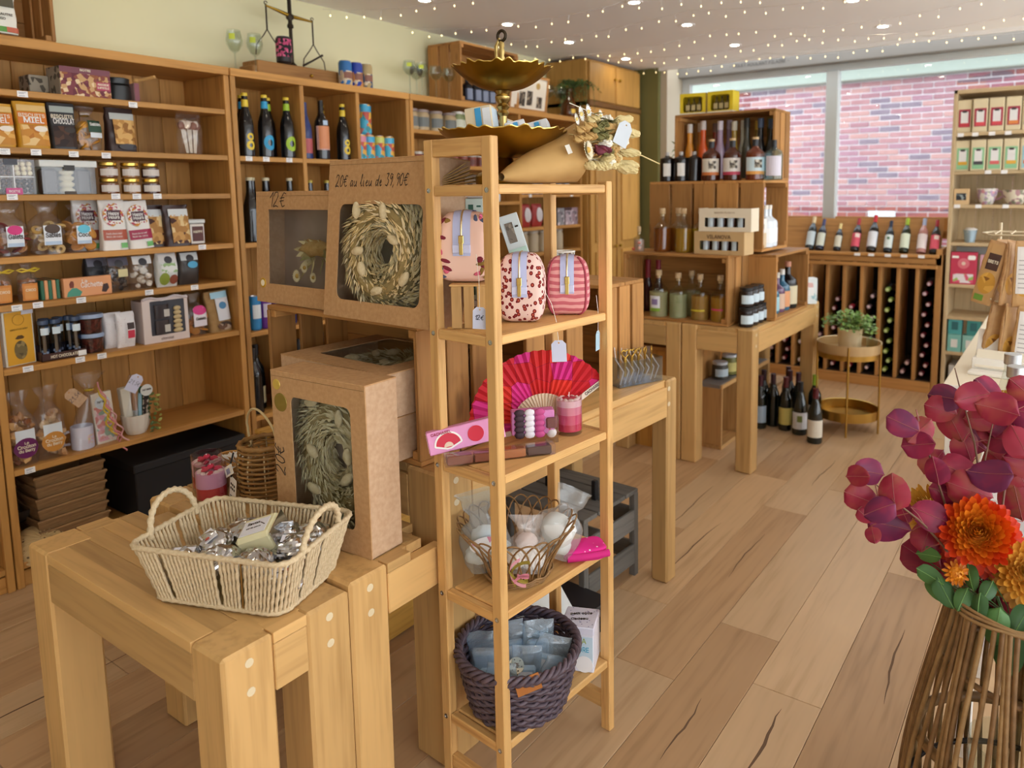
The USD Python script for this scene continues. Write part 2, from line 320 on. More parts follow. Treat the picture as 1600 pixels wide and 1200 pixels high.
# ---------------------------------------------------------------- outside
single('pavement', 'grey pavement outside behind the shop window', 'pavement', box(-9, 6, 6.0, 9.5, -.12, -.02), M('a5a29c', .9), kind='structure')
bw = struct('exterior_wall')
setup(stage.GetPrimAtPath(bw), 'red brick wall of the neighbouring house seen through the window')
part(bw, 'mortar', box(-8, 4, 9.112, 9.4, -.1, 2.66), M('e2dcdf', .9))
part(bw, 'fascia', cbox(-8, 4, 8.95, 9.4, 2.665, 3.3, .01), M('a9b2a8', .7)); part(bw, 'soffit', cbox(-8, 4, 8.6, 9.0, 2.95, 3.0, .01), M('9aa39a', .7))
BR = [NOISY(a, b, 14, .9, bump=.2) for a, b in (('a87a7e', 'b38588'), ('9d7078', 'a87c84'), ('b28684', 'bd928e'), ('80707e', '8c7c88'), ('a07684', 'aa828e'))]
rest = []
for j in range(42):
    z = -.09 + j * .0655
    for i in range(-34, 19):
        x = i * .222 + (.111 if j % 2 else 0)
        dy = R.uniform(-.002, .003); m = cbox(x, x + .211, 9.10 + dy, 9.13, z, z + .053, .004)
        seen = z > 1.2 and ((-3.5 < x < -2.42) or (-2.5 <= x < -1.12))
        if seen: part(bw, 'brick', m, BR[R.choice([0, 0, 0, 1, 1, 2, 2, 3, 4])])
        elif -6 < x < 3.5: rest.append(m)
part(bw, 'brickwork', join(rest), SPECK([(0, '9c5a52'), (.3, '8d5154'), (.55, 'a56a60'), (.8, '6d5560'), (.9, '945a66')], 4.5, aniso=(1, 1, 3.4)), kind='stuff', label='bricks of the rest of the wall')
part(bw, 'notice', cbox(-1.98, -1.68, 9.085, 9.1, 1.06, 1.16), M('d8e4e6', .6), label='pale notice plate low on the brick wall')

# ---------------------------------------------------------------- downlights
n = 0
TRIMM = M('f2f1ee', .4)
for ix, x in enumerate((-2.87, -2.0, -1.03, -.1, .85)):
    for iy, y in enumerate((.2, .88, 1.54, 2.2, 2.86, 3.54, 4.19, 4.95)):
        vis = (ix, iy) in {(0, 4), (0, 5), (0, 6), (0, 7), (1, 5), (1, 6), (1, 7), (2, 6), (2, 7)}
        if not vis and (ix + iy) % 2: continue
        ordn = ('first', 'second', 'third', 'fourth', 'fifth', 'sixth', 'seventh', 'eighth')[7 - iy]
        rown = ('the row along the left wall', 'the second row out', 'the third row out', 'the fourth row out', 'the fifth row out')[ix]
        t = thing('downlight', f'round ceiling spotlight, {ordn} from the window in {rown}', 'spotlight', (x, y, CEIL), 0, 'ceiling spotlights')
        part(t, 'trim_ring', lathe([(.028, 0), (.03, -.004), (.046, -.005), (.048, 0)], 24), TRIMM, 40)
        part(t, 'lens', lathe([(0, -.0015), (.03, -.0015)], 20), EMIT('fff1d8', 95.0))
# ---------------------------------------------------------------- fairy lights strung under the ceiling
WARM = EMIT('ffe0a0', 5.0)
WIRE = M('cfcac2', .6)
def fairy(label, a, b, sag, n, waves=2):
    t = thing('fairy_light_string', label, 'string lights', (0, 0, 0), 0, 'fairy lights under the ceiling')
    s = np.linspace(0, 1, 61); a, b = np.array(a), np.array(b)
    p = a + (b - a) * s[:, None]; p[:, 2] -= sag * np.abs(np.sin(s * PI * waves)) ** .9
    p[:, 2] = np.minimum(p[:, 2], CEIL - .006)
    part(t, 'wire', tube(p, .0011, 4), WIRE)
    bulbs, drops, rr = [], [], random.Random(len(label) + n)
    for q in (np.arange(n) + .5) / n:
        c = np.array([np.interp(q, s, p[:, k]) for k in range(3)]); L = .012 + .03 * rr.random(); d = np.array([rr.uniform(-.4, .4), rr.uniform(-.4, .4), -1.0]); d *= L / np.linalg.norm(d)
        drops.append(tube([c, c + d], .0009, 3)); bulbs.append(ball((.0034, .0034, .0055), c + d + (0, 0, -.005), 5, 6))
    part(t, 'lead', join(drops), WIRE, kind='stuff'); part(t, 'bulb', join(bulbs), WARM, True, kind='stuff', label='tiny warm white bulbs')
fairy('fairy light string nearest the window, hanging along the end of the ceiling', (-2.95, 5.3, 2.40), (1.2, 5.38, 2.40), .05, 44, 4)
fairy('second fairy light string from the window', (-2.95, 4.75, 2.40), (1.2, 5.1, 2.40), .05, 46, 3)
fairy('third fairy light string from the window', (-3.38, 4.3, 2.40), (1.2, 4.55, 2.40), .06, 46, 3)
fairy('fourth fairy light string from the window', (-3.38, 3.75, 2.40), (1.3, 4.0, 2.40), .05, 46, 3)
fairy('fifth fairy light string from the window', (-3.38, 3.2, 2.39), (.9, 3.9, 2.40), .05, 42, 3)
fairy('fairy light string starting on the left wall nearest the balance scale', (-3.39, 2.62, 2.39), (.5, 3.35, 2.40), .05, 36, 3)

# ---------------------------------------------------------------- wall shelving along the left wall
TICKET = M('f3f3f3', .6); TPRINT = M('9a9aa2', .7)
SX0, SX1 = -3.40, -3.07
def shelving(label, y0, y1, shelves, dividers=(), z_top=1.955, tickets=(), ledge=True):
    """honey pine unit between y0 and y1; shelves: (z of its top, y from, y to)"""
    t = thing('shelving_unit', label, 'shelves')
    W = .024
    part(t, 'top_board', cbox(SX0, SX1 + .004, y0, y1, z_top - .034, z_top), w_shelf('y'))
    for y in (y0, y1 - W): part(t, 'side_panel', cbox(SX0, SX1, y, y + W, 0, z_top - .034), w_shelf('z'))
    for y in dividers: part(t, 'divider', cbox(SX0 + .012, SX1 - .002, y - .011, y + .011, .06, z_top - .034), w_shelf('z'))
    for z, a, b in shelves:
        if a - .001 <= y0: a = y0 + W
        if b + .001 >= y1: b = y1 - W
        part(t, 'shelf', cbox(SX0 + .012, SX1 - .004, a, b, z - .022, z), w_shelf('y'))
    n = max(2, int(round((y1 - y0) / .115)))
    for i in range(n):
        a, b = y0 + W + (y1 - y0 - 2 * W) * i / n, y0 + W + (y1 - y0 - 2 * W) * (i + 1) / n
        part(t, 'back_plank', cbox(SX0, SX0 + .011, a + .0008, b - .0008, .02, z_top - .034, .002), w_shelf('z'))
    part(t, 'plinth', cbox(SX1 - .03, SX1 - .012, y0 + W, y1 - W, 0, .06), w_shelf('y'))
    for y, z in tickets:
        p = part(t, 'price_ticket', cbox(SX1 - .0035, SX1 - .002, y - .016, y + .016, z - .010, z + .011, .0004), TICKET)
        part(p, 'print', join([box(SX1 - .002, SX1 - .0016, y - .012, y - .012 + w, z + d, z + d + .0016) for d, w in ((.005, .022), (.001, .016), (-.006, .018))]), TPRINT)
    return t
tk = [(1.101, 1.762), (1.466, 1.759), (1.032, 1.561), (1.125, 1.562), (1.244, 1.56), (1.354, 1.559), (1.041, 1.405), (1.376, 1.404), (1.453, 1.403), (1.532, 1.403), (1.701, 1.186), (1.022, 1.016), (1.086, 1.018), (1.225, 1.018), (1.471, 1.018), (1.656, 1.018), (1.037, .793), (1.279, .794), (1.204, .794), (1.012, .424)]
shelving('honey pine shelving of biscuits and sweets, nearest on the left wall', .94, 1.868, [(z, .94, 1.868) for z in (1.775, 1.578, 1.413, 1.195, 1.028, .803, .436, .09)], (), tickets=tk)
shelving('honey pine shelving cut off by the left picture edge', .0, .935, [(z, 0, .935) for z in (1.77, 1.57, 1.40, 1.19, 1.02, .80, .42, .09)])
shelving('honey pine shelving of beer bottles and cans between the biscuits and the jars', 1.874, 2.915, [(1.578, 1.874, 2.915), (1.19, 1.874, 2.915), (.782, 1.874, 2.915), (.388, 1.874, 2.915)], (2.232, 2.562), tickets=[(1.942, 1.567), (2.027, 1.567), (2.146, 1.567)])
shelving('honey pine shelving of jars farthest along the left wall, ending at the cupboard', 2.92, 4.64, [(1.765, 2.92, 3.89), (1.57, 2.92, 3.89), (1.35, 2.92, 3.89), (1.17, 2.92, 3.89), (.97, 2.92, 3.89), (.5, 2.92, 3.89), (1.60, 3.89, 4.64), (1.395, 3.89, 4.64), (1.168, 3.89, 4.64), (.99, 3.89, 4.64), (.5, 3.89, 4.64)], (3.895,), tickets=[(3.36, 1.56), (3.6, 1.56), (4.0, 1.385), (4.2, 1.385), (4.5, 1.385)])
# tall pine cupboard in the corner
cu = thing('cupboard', 'tall panelled pine cupboard in the corner beside the green wall', 'cupboard', (-3.40, 4.65, 0))
CW = lambda a: WOOD('c9984f', '9b6c2c', a, 1.0, .7, .5, 4.0)
part(cu, 'body', cbox(0, .37, 0, .78, 0, 2.39, .004), CW('z'))
for a, b, z0, z1 in ((.01, .38, .08, 2.04), (.40, .77, .08, 2.04), (.01, .38, 2.09, 2.37), (.40, .77, 2.09, 2.37)):
    d = part(cu, 'door', cbox(.372, .392, a, b, z0, z1, .003), CW('z'))
    if z1 < 2.1:
        for p, q in ((.16, .95), (1.02, 1.95)): part(d, 'raised_panel', cbox(.392, .402, a + .06, b - .06, p, q, .012), CW('z'))
    part(d, 'knob', mv(ball((.012, .012, .012), nu=6, nv=8), (.408, b - .025 if a < .2 else a + .025, min(z0 + .9, z1 - .1))), BRASS, True)
part(cu, 'cornice', cbox(-.0, .395, 0, .785, 2.045, 2.085, .006), WOOD('8a6030', '6a4520', 'y', 1.0, .3))

# ---------------------------------------------------------------- tables
def table(label, x0, x1, y0, y1, top, leg, apron=.11, legs='abcd', rz=0, pivot=None, b=.006, boards=5, along='x', leg2=None):
    """boxy pine table: square posts whose end grain shows at the top corners, aprons flush with them, planked top"""
    px, py = pivot or (x0, y0)
    t = thing('table', label, 'table', (px, py, 0), rz)
    X0, X1, Y0, Y1 = x0 - px, x1 - px, y0 - py, y1 - py; e = .001
    END = WOOD('b99058', '8d6434', 'z', 3.0, .2, .5, 9.0)
    for k, (a, c) in {'a': (X0, Y0), 'b': (X1 - leg, Y0), 'c': (X0, Y1 - (leg2 or leg)), 'd': (X1 - (leg2 or leg), Y1 - (leg2 or leg))}.items():
        lg = (leg2 or leg) if k in 'cd' else leg
        if k in legs: part(t, 'leg', cbox(a, a + lg, c, c + lg, 0, top, b), w_table('z'))
    for k, m, ax in (('ab', (X0 + leg, X1 - leg, Y0 + e, Y0 + .03), 'x'), ('cd', (X0 + leg, X1 - leg, Y1 - .03, Y1 - e), 'x'), ('bd', (X1 - .03, X1 - e, Y0 + leg, Y1 - (leg2 or leg) if 'd' in legs else Y1), 'y'), ('ac', (X0 + e, X0 + .03, Y0 + leg, Y1 - leg), 'y')):
        part(t, 'apron', cbox(*m, top - apron, top - .0235, .002), w_table(ax))
    if along == 'x':
        for i in range(boards):
            a, c = Y0 + leg * .4 + (Y1 - Y0 - leg * .8) * i / boards, Y0 + leg * .4 + (Y1 - Y0 - leg * .8) * (i + 1) / boards
            part(t, 'top_board', cbox(X0 + .03, X1 - .03, a + .0004, c - .0004, top - .024, top - .0012, .001), w_table('x'))
        for y in (Y0, Y1): pass
        for xx in (X0, X1 - leg * .55): part(t, 'edge_board', cbox(xx + .001, xx + leg * .55 - .001, Y0 + leg, Y1 - leg, top - .022, top - .0006, .001), w_table('y'))
        for yy in (Y0, Y1 - leg * .45): part(t, 'edge_board', cbox(X0 + leg, X1 - leg, yy + .001, yy + leg * .45, top - .022, top - .0006, .001), w_table('x'))
    else:
        for i in range(boards):
            a, c = X0 + .012 + (X1 - X0 - .024) * i / boards, X0 + .012 + (X1 - X0 - .024) * (i + 1) / boards
            part(t, 'top_board', cbox(a + .0004, c - .0004, Y0 + .012, Y1 - .012, top - .024, top - .0012, .001), w_table('y'))
    for k, (a, c) in {'b': (X1, Y0 + leg / 2), 'd': (X1, Y1 - leg / 2)}.items():
        if k in legs:
            for z in (top - .03, top - .085): part(t, 'plug', mv(lathe([(.0085, -.001), (.0085, .0006), (0, .0008)], 10), (a, c, z), (0, 90, 0)), M('d9c8a4', .7))
    return t
table('low pine table in front, holding the rope basket', -1.965, -1.167, .628, .898, .607, .1, .115, 'abd', boards=4)
table('low pine table behind the front one, carrying the upright wreath box', -1.972, -1.17, .902, 1.168, .617, .1, .115, 'ab', boards=4)
table('taller narrow pine table behind the slim rack, loaded with crates', -1.675, -1.19, 1.178, 2.30, .75, .112, .13, 'abcd', rz=-3.3, pivot=(-1.19, 1.178), along='y', boards=4, leg2=.066)
table('pine table by the window carrying bottles in crates', -1.63, -1.245, 3.375, 4.5, .73, .085, .125, 'abcd', along='y', boards=4)
table('pine table hard up against the left side of the window table', -2.03, -1.635, 3.375, 4.5, .73, .085, .125, 'abcd', along='y', boards=4)
# ---------------------------------------------------------------- builders of goods; every thing stands at its base, its front looks to -y
LEFT = 90        # turns a front towards +x, into the room
def on_left(y, z, x=-3.12): return (x, y, z)
def bag_form(w, d, h, kind):
    """half width, half depth of a pouch at height fraction v, and its squareness"""
    if kind == 'gusset':
        a = lambda v: w / 2 * (1 - .05 * math.sin(v * PI)); b = lambda v: d / 2 * (1.08 - .95 * v ** 1.3) + .003
        return a, b, 4.5
    if kind == 'pillow':
        a = lambda v: w / 2 * (.93 + .07 * math.sin(v * PI)); b = lambda v: d / 2 * max(.04, math.sin(PI * min(1, .04 + .96 * v)) ** .55)
        return a, b, 3.0
    def a(v):                                                       # tied: full below, a neck, a loose ruffle above
        n = kind if isinstance(kind, float) else .74
        if v < n: return w / 2 * (.88 + .14 * math.sin(min(1, v / n * 1.1) * PI)) * (1 - .62 * max(0, (v / n - .72) / .28) ** 1.6)
        return w / 2 * (.30 + .5 * ((v - n) / (1 - n)) ** .8)
    def b(v):
        n = kind if isinstance(kind, float) else .74
        return d / 2 * (a(v) / (w / 2)) * (1 if v < n else .55)
    return a, b, 2.6
class Bag:
    def __init__(s, label, cat, name, loc, rz, w, d, h, kind, film, seed=1, crumple=.006, group=None, r=None):
        s.t = thing(name, label, cat, loc, rz, group, r=r); s.w, s.d, s.h = w, d, h
        s.a, s.b, s.n = bag_form(w, d, h, kind)
        nv, nu = 15, 30; th = np.arange(nu) * 2 * PI / nu; rows = []
        for v in np.linspace(0, 1, nv):
            c, q = np.cos(th), np.sin(th); e = 2 / s.n
            rows.append(np.stack([s.a(v) * np.sign(c) * np.abs(c) ** e, s.b(v) * np.sign(q) * np.abs(q) ** e, np.full(nu, v * h)], 1))
        p = np.vstack(rows)
        am = crumple * (0.35 + .65 * (p[:, 2] / h))
        p = p + (np.stack([meshkit.noise(p * 38 + 9.1 * k, seed + k) for k in range(3)], 1) - .5) * 2 * am[:, None] * (1, 1, .3)
        p[:, 2] = np.maximum(p[:, 2], 0); p[:nu, 2] = 0
        f = grid_faces(nv, nu, True); p = np.vstack([p, [(0, 0, 0.0)]]); i = np.arange(nu)
        f = np.vstack([f, np.stack([np.full(nu, nv * nu), (i + 1) % nu, i], 1)])
        s.film = part(s.t, 'bag', (p, f), film, 50)
    def y(s, x, z, off):
        v = min(max(z / s.h, 0), 1); a = s.a(v); u = min(abs(x) / a, .995)
        return -(s.b(v) * (1 - u ** s.n) ** (1 / s.n)) - off
    def wrap(s, m, off):
        v = np.asarray(m[0], float).copy(); base = v[:, 1].copy()
        v[:, 1] = [s.y(x, z, off) for x, _, z in v]; v[:, 1] += base
        return v, m[1]
    def patch(s, x0, x1, z0, z1, mat, shape='rect', name='label', off=.006, label=None):
        n = 6
        if shape == 'rect':
            X, Z = np.meshgrid(np.linspace(x0, x1, n), np.linspace(z0, z1, n)); g = np.stack([X.ravel(), np.zeros(n * n), Z.ravel()], 1); f = grid_faces(n, n)
        else:
            k = 20; g = [((x0 + x1) / 2, 0, (z0 + z1) / 2)]
            for q in (.5, 1):
                for i in range(k): g.append(((x0 + x1) / 2 + (x1 - x0) / 2 * q * math.cos(i * 2 * PI / k), 0, (z0 + z1) / 2 + (z1 - z0) / 2 * q * math.sin(i * 2 * PI / k)))
            g = np.array(g); f = [(0, 1 + i, 1 + (i + 1) % k) for i in range(k)]
            for i in range(k): f += [(1 + i, 1 + k + i, 1 + k + (i + 1) % k), (1 + i, 1 + k + (i + 1) % k, 1 + (i + 1) % k)]
            f = np.array(f)
        v, f = s.wrap((g, f), off); back = v + (0, .0006, 0)
        return part(s.t, name, (np.vstack([v, back]), np.vstack([f, f[:, ::-1] + len(v)])), mat, label=label)
    def write(s, txt, h, x, z, mat, w=None, bold=True, off=.0075):
        return part(s.t, 'lettering', s.wrap(ftext(txt, h, x, z, 0, w, bold), off), mat)
    def fill(s, name, n, mk, mats, z0=.05, z1=.6, seed=3, k=.72):
        r = random.Random(seed)
        for i in range(n):
            v = z0 + (z1 - z0) * (i + .5) / n; x = r.uniform(-1, 1) * s.a(v) * k; y = r.uniform(-1, .7) * s.b(v) * k
            part(s.t, name, mv(mk(r), (x, y, v * s.h), (r.uniform(-70, 70), r.uniform(-70, 70), r.uniform(0, 180))), r.choice(mats), 40)
def biscuit(r=.017, t=.006): return lambda rr: lathe([(0, 0), (r * .9, 0), (r, t * .5), (r * .8, t), (0, t * 1.1)], 10)
def lump(r=.011, a=.3): return lambda rr: ball((r * rr.uniform(.7, 1.2), r * rr.uniform(.7, 1.2), r * rr.uniform(.6, 1)), nu=5, nv=7, seed=rr.randrange(99), amp=a)
def brick_(a, b, c): return lambda rr: cbox(-a, a, -b, b, -c, c, .002)
BISC = [NOISY(a, b, 60, .8) for a, b in (('b97f3e', 'cf9a55'), ('a96f33', 'c08a48'), ('c9955a', 'd9ab72'))]

def pack(name, label, cat, loc, rz, w, d, h, mat, face=None, group=None, r=None, b=.002):
    """carton: body and, over the front, a printed face"""
    t = thing(name, label, cat, loc, rz, group, r=r)
    part(t, 'carton', cbox(-w / 2, w / 2, 0, d, 0, h, b), mat)
    if face: part(t, 'printed_front', cbox(-w / 2 + .001, w / 2 - .001, -.0012, .001, .001, h - .001, .0004), face)
    return t
def flat(t, name, x0, x1, z0, z1, mat, y=-.002, r=0.0, th=.0008, label=None):
    if r: return part(t, name, panel(rrect(x0, x1, z0, z1, r), th, y), mat, label=label)
    return part(t, name, box(x0, x1, y, y + th, z0, z1), mat, label=label)
def jar(name, label, cat, loc, rz, r, h, body, lid, lab=None, group=None, lid_h=.014, content=None, n=18):
    t = thing(name, label, cat, loc, rz, group)
    hb = h - lid_h
    part(t, 'jar_body', lathe([(0, .001), (r * .88, 0), (r, .004), (r, hb * .86), (r * .86, hb * .97), (r * .84, hb)], n), body, 40)
    if content: part(t, 'content', lathe([(0, .003), (r * .86, .003), (r * .94, .007), (r * .94, hb * .84), (0, hb * .86)], n), content, 40)
    part(t, 'lid', lathe([(r * .84, hb - .002), (r * .94, hb), (r * .95, h - .002), (r * .9, h), (0, h)], n), lid, 40)
    if lab:
        q = np.linspace(-1.25, 1.25, 9) - PI / 2
        v = np.array([(r * 1.012 * math.cos(a), r * 1.012 * math.sin(a), z) for z in (hb * .2, hb * .72) for a in q])
        p = part(t, 'label', (v, grid_faces(2, 9)), lab)
    return t
def arc_label(t, name, r, z0, z1, a, mat, c=-PI / 2, n=9):
    q = np.linspace(-a, a, n) + c
    v = np.array([(r * math.cos(x), r * math.sin(x), z) for z in (z0, z1) for x in q]); return part(t, name, (v, grid_faces(2, n)), mat)
PROF = {'beer': [(0, .004), (.030, 0), (.033, .006), (.033, .135), (.030, .165), (.019, .205), (.0145, .225), (.0135, .27), (.0135, .285)],
        'wine': [(0, .006), (.034, 0), (.0375, .006), (.0375, .175), (.034, .2), (.018, .235), (.0145, .25), (.0145, .31)],
        'burgundy': [(0, .006), (.038, 0), (.041, .006), (.041, .14), (.037, .175), (.022, .225), (.015, .25), (.0148, .30)],
        'spirit': [(0, .005), (.045, 0), (.048, .006), (.048, .125), (.044, .142), (.02, .162), (.015, .172), (.0145, .205)],
        'tall': [(0, .005), (.024, 0), (.026, .005), (.027, .17), (.019, .20), (.016, .22), (.016, .33)],
        'flask': [(0, .005), (.040, 0), (.0415, .005), (.0415, .115), (.038, .128), (.012, .14), (.0115, .16)]}
def bottle(name, label, cat, loc, rz, kind, glass, s=1.0, label_mats=(), cap=None, cap_h=.03, liquid=None, level=.8, group=None, cork=False, r=None, sz=None, lab=(.12, .5), la=1.1, n=18):
    t = thing(name, label, cat, loc, rz, group, r=r)
    p = [(a * s, z * (sz or s)) for a, z in PROF[kind]]; H, rn, rb = p[-1][1], p[-1][0], max(a for a, _ in p)
    part(t, 'bottle_glass', lathe(p + [(rn * .8, H), (rn * .75, H - .004)], n), glass, 35)
    if liquid:
        q = [(max(a - .0016, 0), min(z, H * level)) for a, z in p if z <= H * level]
        part(t, 'liquid', lathe([(0, .004)] + q[1:] + [(q[-1][0], H * level), (0, H * level)], n), liquid, 35)
    if cap:
        if cork: part(t, 'stopper', lathe([(rn * .75, H - .012), (rn * .78, H), (rn * 1.12, H + .001), (rn * 1.12, H + cap_h), (0, H + cap_h)], 12), cap, 40)
        else: part(t, 'capsule', lathe([(rn * 1.05, H - cap_h), (rn * 1.06, H - .001), (rn * 1.02, H + .0015), (0, H + .002)], 14), cap, 40)
    hb = [z for a, z in p if a > rb * .97][-1]
    for i, m in enumerate(label_mats):
        z0, z1 = (lab[0] + i * .02) * H, lab[1] * H
        arc_label(t, 'label', rb * 1.012 + i * .0006, max(z0, .01), min(z1, hb), la - .35 * i, m)
    return t, rb, H
def can(name, label, loc, rz, r, h, mat, mats=(), group=None, cat='can'):
    t = thing(name, label, cat, loc, rz, group)
    part(t, 'can_body', lathe([(0, .004), (r * .7, 0), (r * .82, .002), (r, .01), (r, h - .012), (r * .84, h - .001)], 18), mat, 35)
    part(t, 'can_top', lathe([(r * .85, h - .002), (r * .85, h), (r * .8, h), (r * .77, h - .004), (0, h - .004)], 16), STEEL, 35)
    for i, (z0, z1, m) in enumerate(mats): arc_label(t, 'printed_band', r * 1.006 + i * .0004, z0 * h, z1 * h, 3.1 if i == 0 else .9, m, n=20 if i == 0 else 8)
    return t
def wineglass(label, loc, h, r, group, cup=.5, tag=None):
    t = thing('wine_glass', label, 'wine glass', loc, 0, group)
    G = CLEAR('f1f5f2', .02, 1.45)
    z0 = h * (1 - cup)
    part(t, 'bowl', lathe([(.004, z0), (r * .55, z0 + h * cup * .12), (r * .95, z0 + h * cup * .38), (r, z0 + h * cup * .55), (r * .78, h), (r * .74, h), (r * .95, z0 + h * cup * .55), (r * .5, z0 + h * cup * .15), (0, z0 + h * cup * .06)], 18), G, 40)
    part(t, 'stem', lathe([(0, .003), (r * .8, 0), (r * .8, .002), (.006, .006), (.0035, h * .2), (.004, z0 + .002)], 14), G, 40)
    if tag: arc_label(t, 'sticker', r * 1.0, z0 + h * cup * .55, z0 + h * cup * .8, .35, M('c7d64a', .6), -.8)
    return t
def crate(label, loc, w, d, h, open_to='front', rz=0, slats=3, mat=None, group=None, name='wooden_crate', th=.012, back=3, r=None):
    """apple crate lying on its side: opening to -y; top and bottom boards, slatted ends with corner posts, boarded back"""
    t = thing(name, label, 'crate', loc, rz, group, r=r); m = mat or w_crate
    for z in (0, h - th):
        for i in range(2): part(t, 'long_board', cbox(0, w, d * i / 2 + .002, d * (i + 1) / 2 - .002, z, z + th), m('x'))
    for x in (0, w - th):
        for i in range(slats):
            a, b = d * i / slats, d * (i + 1) / slats
            part(t, 'end_slat', cbox(x, x + th, a + (.0 if i == 0 else .008), b - (.0 if i == slats - 1 else .008), th, h - th), m('z'))
    for i in range(back): part(t, 'back_board', cbox(th, w - th, d - th, d, th + (h - 2 * th) * i / back + .0004, th + (h - 2 * th) * (i + 1) / back - .0004), m('x'))
    for x in (th, w - 2.6 * th):
        for z in (th, h - 2.6 * th): part(t, 'corner_batten', cbox(x, x + 1.6 * th, .004, d - th, z, z + 1.6 * th), m('y'))
    return t
def price_tag(label, loc, r, w=.034, h=.05, mat=None, txt=None, cat='price tag', string=None, name='price_tag', rz=0, round_=False):
    """card tag with a hole and clipped corners, standing in its xz plane"""
    t = thing(name, label, cat, loc, rz, r=r)
    c = w * .25
    poly = Polygon([(-w / 2, 0), (w / 2, 0), (w / 2, h - c), (w / 2 - c, h), (-w / 2 + c, h), (-w / 2, h - c)]).difference(Point(0, h - c * .7).buffer(w * .06))
    part(t, 'card', panel(poly, .0006), mat or WHITE)
    if txt: part(t, 'handwriting', mv(hand(txt, h * .22, .0006), (0, -.0008, h * .42), FRONT), M('2b3550', .6))
    if string is not None: part(t, 'string', tube(np.array(string), .0007, 4), M('e9e4d8', .8))
    return t

# ---------------------------------------------------------------- biscuit shelving, from the top down
t = crate('stained apple crate standing at the left end on top of the biscuit shelving', (-3.12, .80, 1.956), .44, .24, .30, rz=LEFT, slats=3)
b = Bag('white and green printed paper bag standing in the crate on top of the shelving', 'bag', 'paper_bag', (-3.14, 1.075, 1.97), LEFT, .10, .05, .2, 'gusset', M('eceade', .6), 4)
b.patch(-.048, .048, .004, .022, M('5e9a45', .6), name='green_band'); b.patch(.01, .048, .004, .022, M('c86a50', .6), name='red_band', off=.0065); b.patch(-.02, .04, .09, .15, M('55503f', .6), name='printed_picture'); b.write('L EPEAUTRE', .008, .0, .06, INK); b.write('BIO', .008, 0, .045, INK)
GREYP = SPECK([(0, 'a69c8a'), (.78, 'a69c8a'), (.8, '5f594e')], 60, rough=.8)
pack('carton', 'grey printed carton behind and left of the granola box', 'box', on_left(1.198, 1.775, -3.19), LEFT, .062, .09, .075, GREYP)
NUTS = SPECK([(0, '7c3b44'), (.25, 'c9a06e'), (.5, '8c4a3e'), (.65, 'e2c9a0'), (.8, '9a5b38'), (.9, '6b2f3b')], 75, rough=.5)
t = pack('granola_box', 'plum granola carton printed with nuts and dried fruit, top biscuit shelf', 'box', on_left(1.317, 1.775, -3.10), LEFT, .172, .11, .107, GREYP, NUTS)
flat(t, 'plum_band', -.085, .085, .085, .106, M('7a3f4c', .5)); flat(t, 'pink_patch', .035, .082, .03, .06, M('b2395c', .5)); part(t, 'lettering', ftext('NOTRE', .008, 0, .094, -.0026, bold=True), CREAM)
part(t, 'lettering', ftext('AMANDE', .008, .058, .048, -.0026, .04, True), CREAM); part(t, 'lettering', ftext('& MYRTILLE', .008, .058, .036, -.0026, .04, True), CREAM)
jar('tin', 'black round tin beside the granola carton', 'tin', on_left(1.455, 1.775, -3.17), LEFT, .048, .092, M('1d1f20', .35), M('24282a', .3), None, lid_h=.022)
t = pack('carton', 'slim plum printed carton standing right of the black tin', 'box', on_left(1.522, 1.775, -3.15), LEFT, .02, .06, .08, M('c9a2a0', .6), M('8a4a55', .5))
t = thing('wooden_scoop', 'small wooden scoop lying across the top of the slim plum carton', 'scoop', (-3.13, 1.522, 1.856), 30); part(t, 'handle', mv(cyl(.007, 0, .07, 8), (0, 0, .008), (0, 80, 0)), w_rack('x')); part(t, 'bowl', mv(ball((.016, .012, .009), nu=6, nv=8), (-.01, 0, .009)), w_rack('x'), True)
# second shelf: biscuit bags
def biscuit_bag(label, y, w, base, band, pic, l1, l2, seed, col, rz=0, h=.165):
    b = Bag(label, 'bag of biscuits', 'biscuit_bag', on_left(y, 1.578, -3.135), LEFT + rz, w, .055, h, 'gusset', base, seed, .004)
    b.patch(-w * .44, w * .44, h * .80, h * .93, M('e7c27d' if col else 'a9b3ad', .5), name='header'); b.patch(-w * .44, w * .44, h * .52, h * .78, band, name='title_band')
    b.patch(-w * .40, w * .44, h * .06, h * .50, pic, name='printed_biscuits'); b.patch(0, w * .42, h * .36, h * .49, M('efe6d8', .6) if col else M('3a3330', .6), 'oval', name='printed_flour', off=.0066)
    b.write(l1, h * .075, -.002, h * .67, CREAM, w * .8); b.write(l2, h * .115, .002, h * .55, WHITE, w * .78)
    return b
COOKP = SPECK([(0, 'c98b3c'), (.35, 'e0aa58'), (.6, 'b8742f'), (.8, 'e8c68a')], 38, rough=.5); CHOCP = SPECK([(0, '3d2c25'), (.5, '54392b'), (.8, '2e2220')], 38, rough=.45)
biscuit_bag('yellow honey biscuit bag cut by the left picture edge', 1.035, .10, M('d9a02a', .45), M('dd7f2c', .5), COOKP, 'BISCUITS', 'MIEL', 1, True, h=.152)
biscuit_bag('yellow bag of honey biscuits, fully in view on the second shelf', 1.139, .10, M('d9a02a', .45), M('dd7f2c', .5), COOKP, 'BISCUITS', 'MIEL', 2, True)
biscuit_bag('black bag of chocolate biscuits between the yellow bag and the clear bag', 1.236, .086, M('2b2c30', .4), M('35363a', .5), CHOCP, 'BISCUITS', 'CHOCOLAT', 3, False, -4, .17)
b = Bag('clear tied bag of golden orange biscuits with a dark green label', 'bag of biscuits', 'biscuit_bag', on_left(1.324, 1.578, -3.15), LEFT, .10, .06, .165, .8, CELLO, 8, .006)
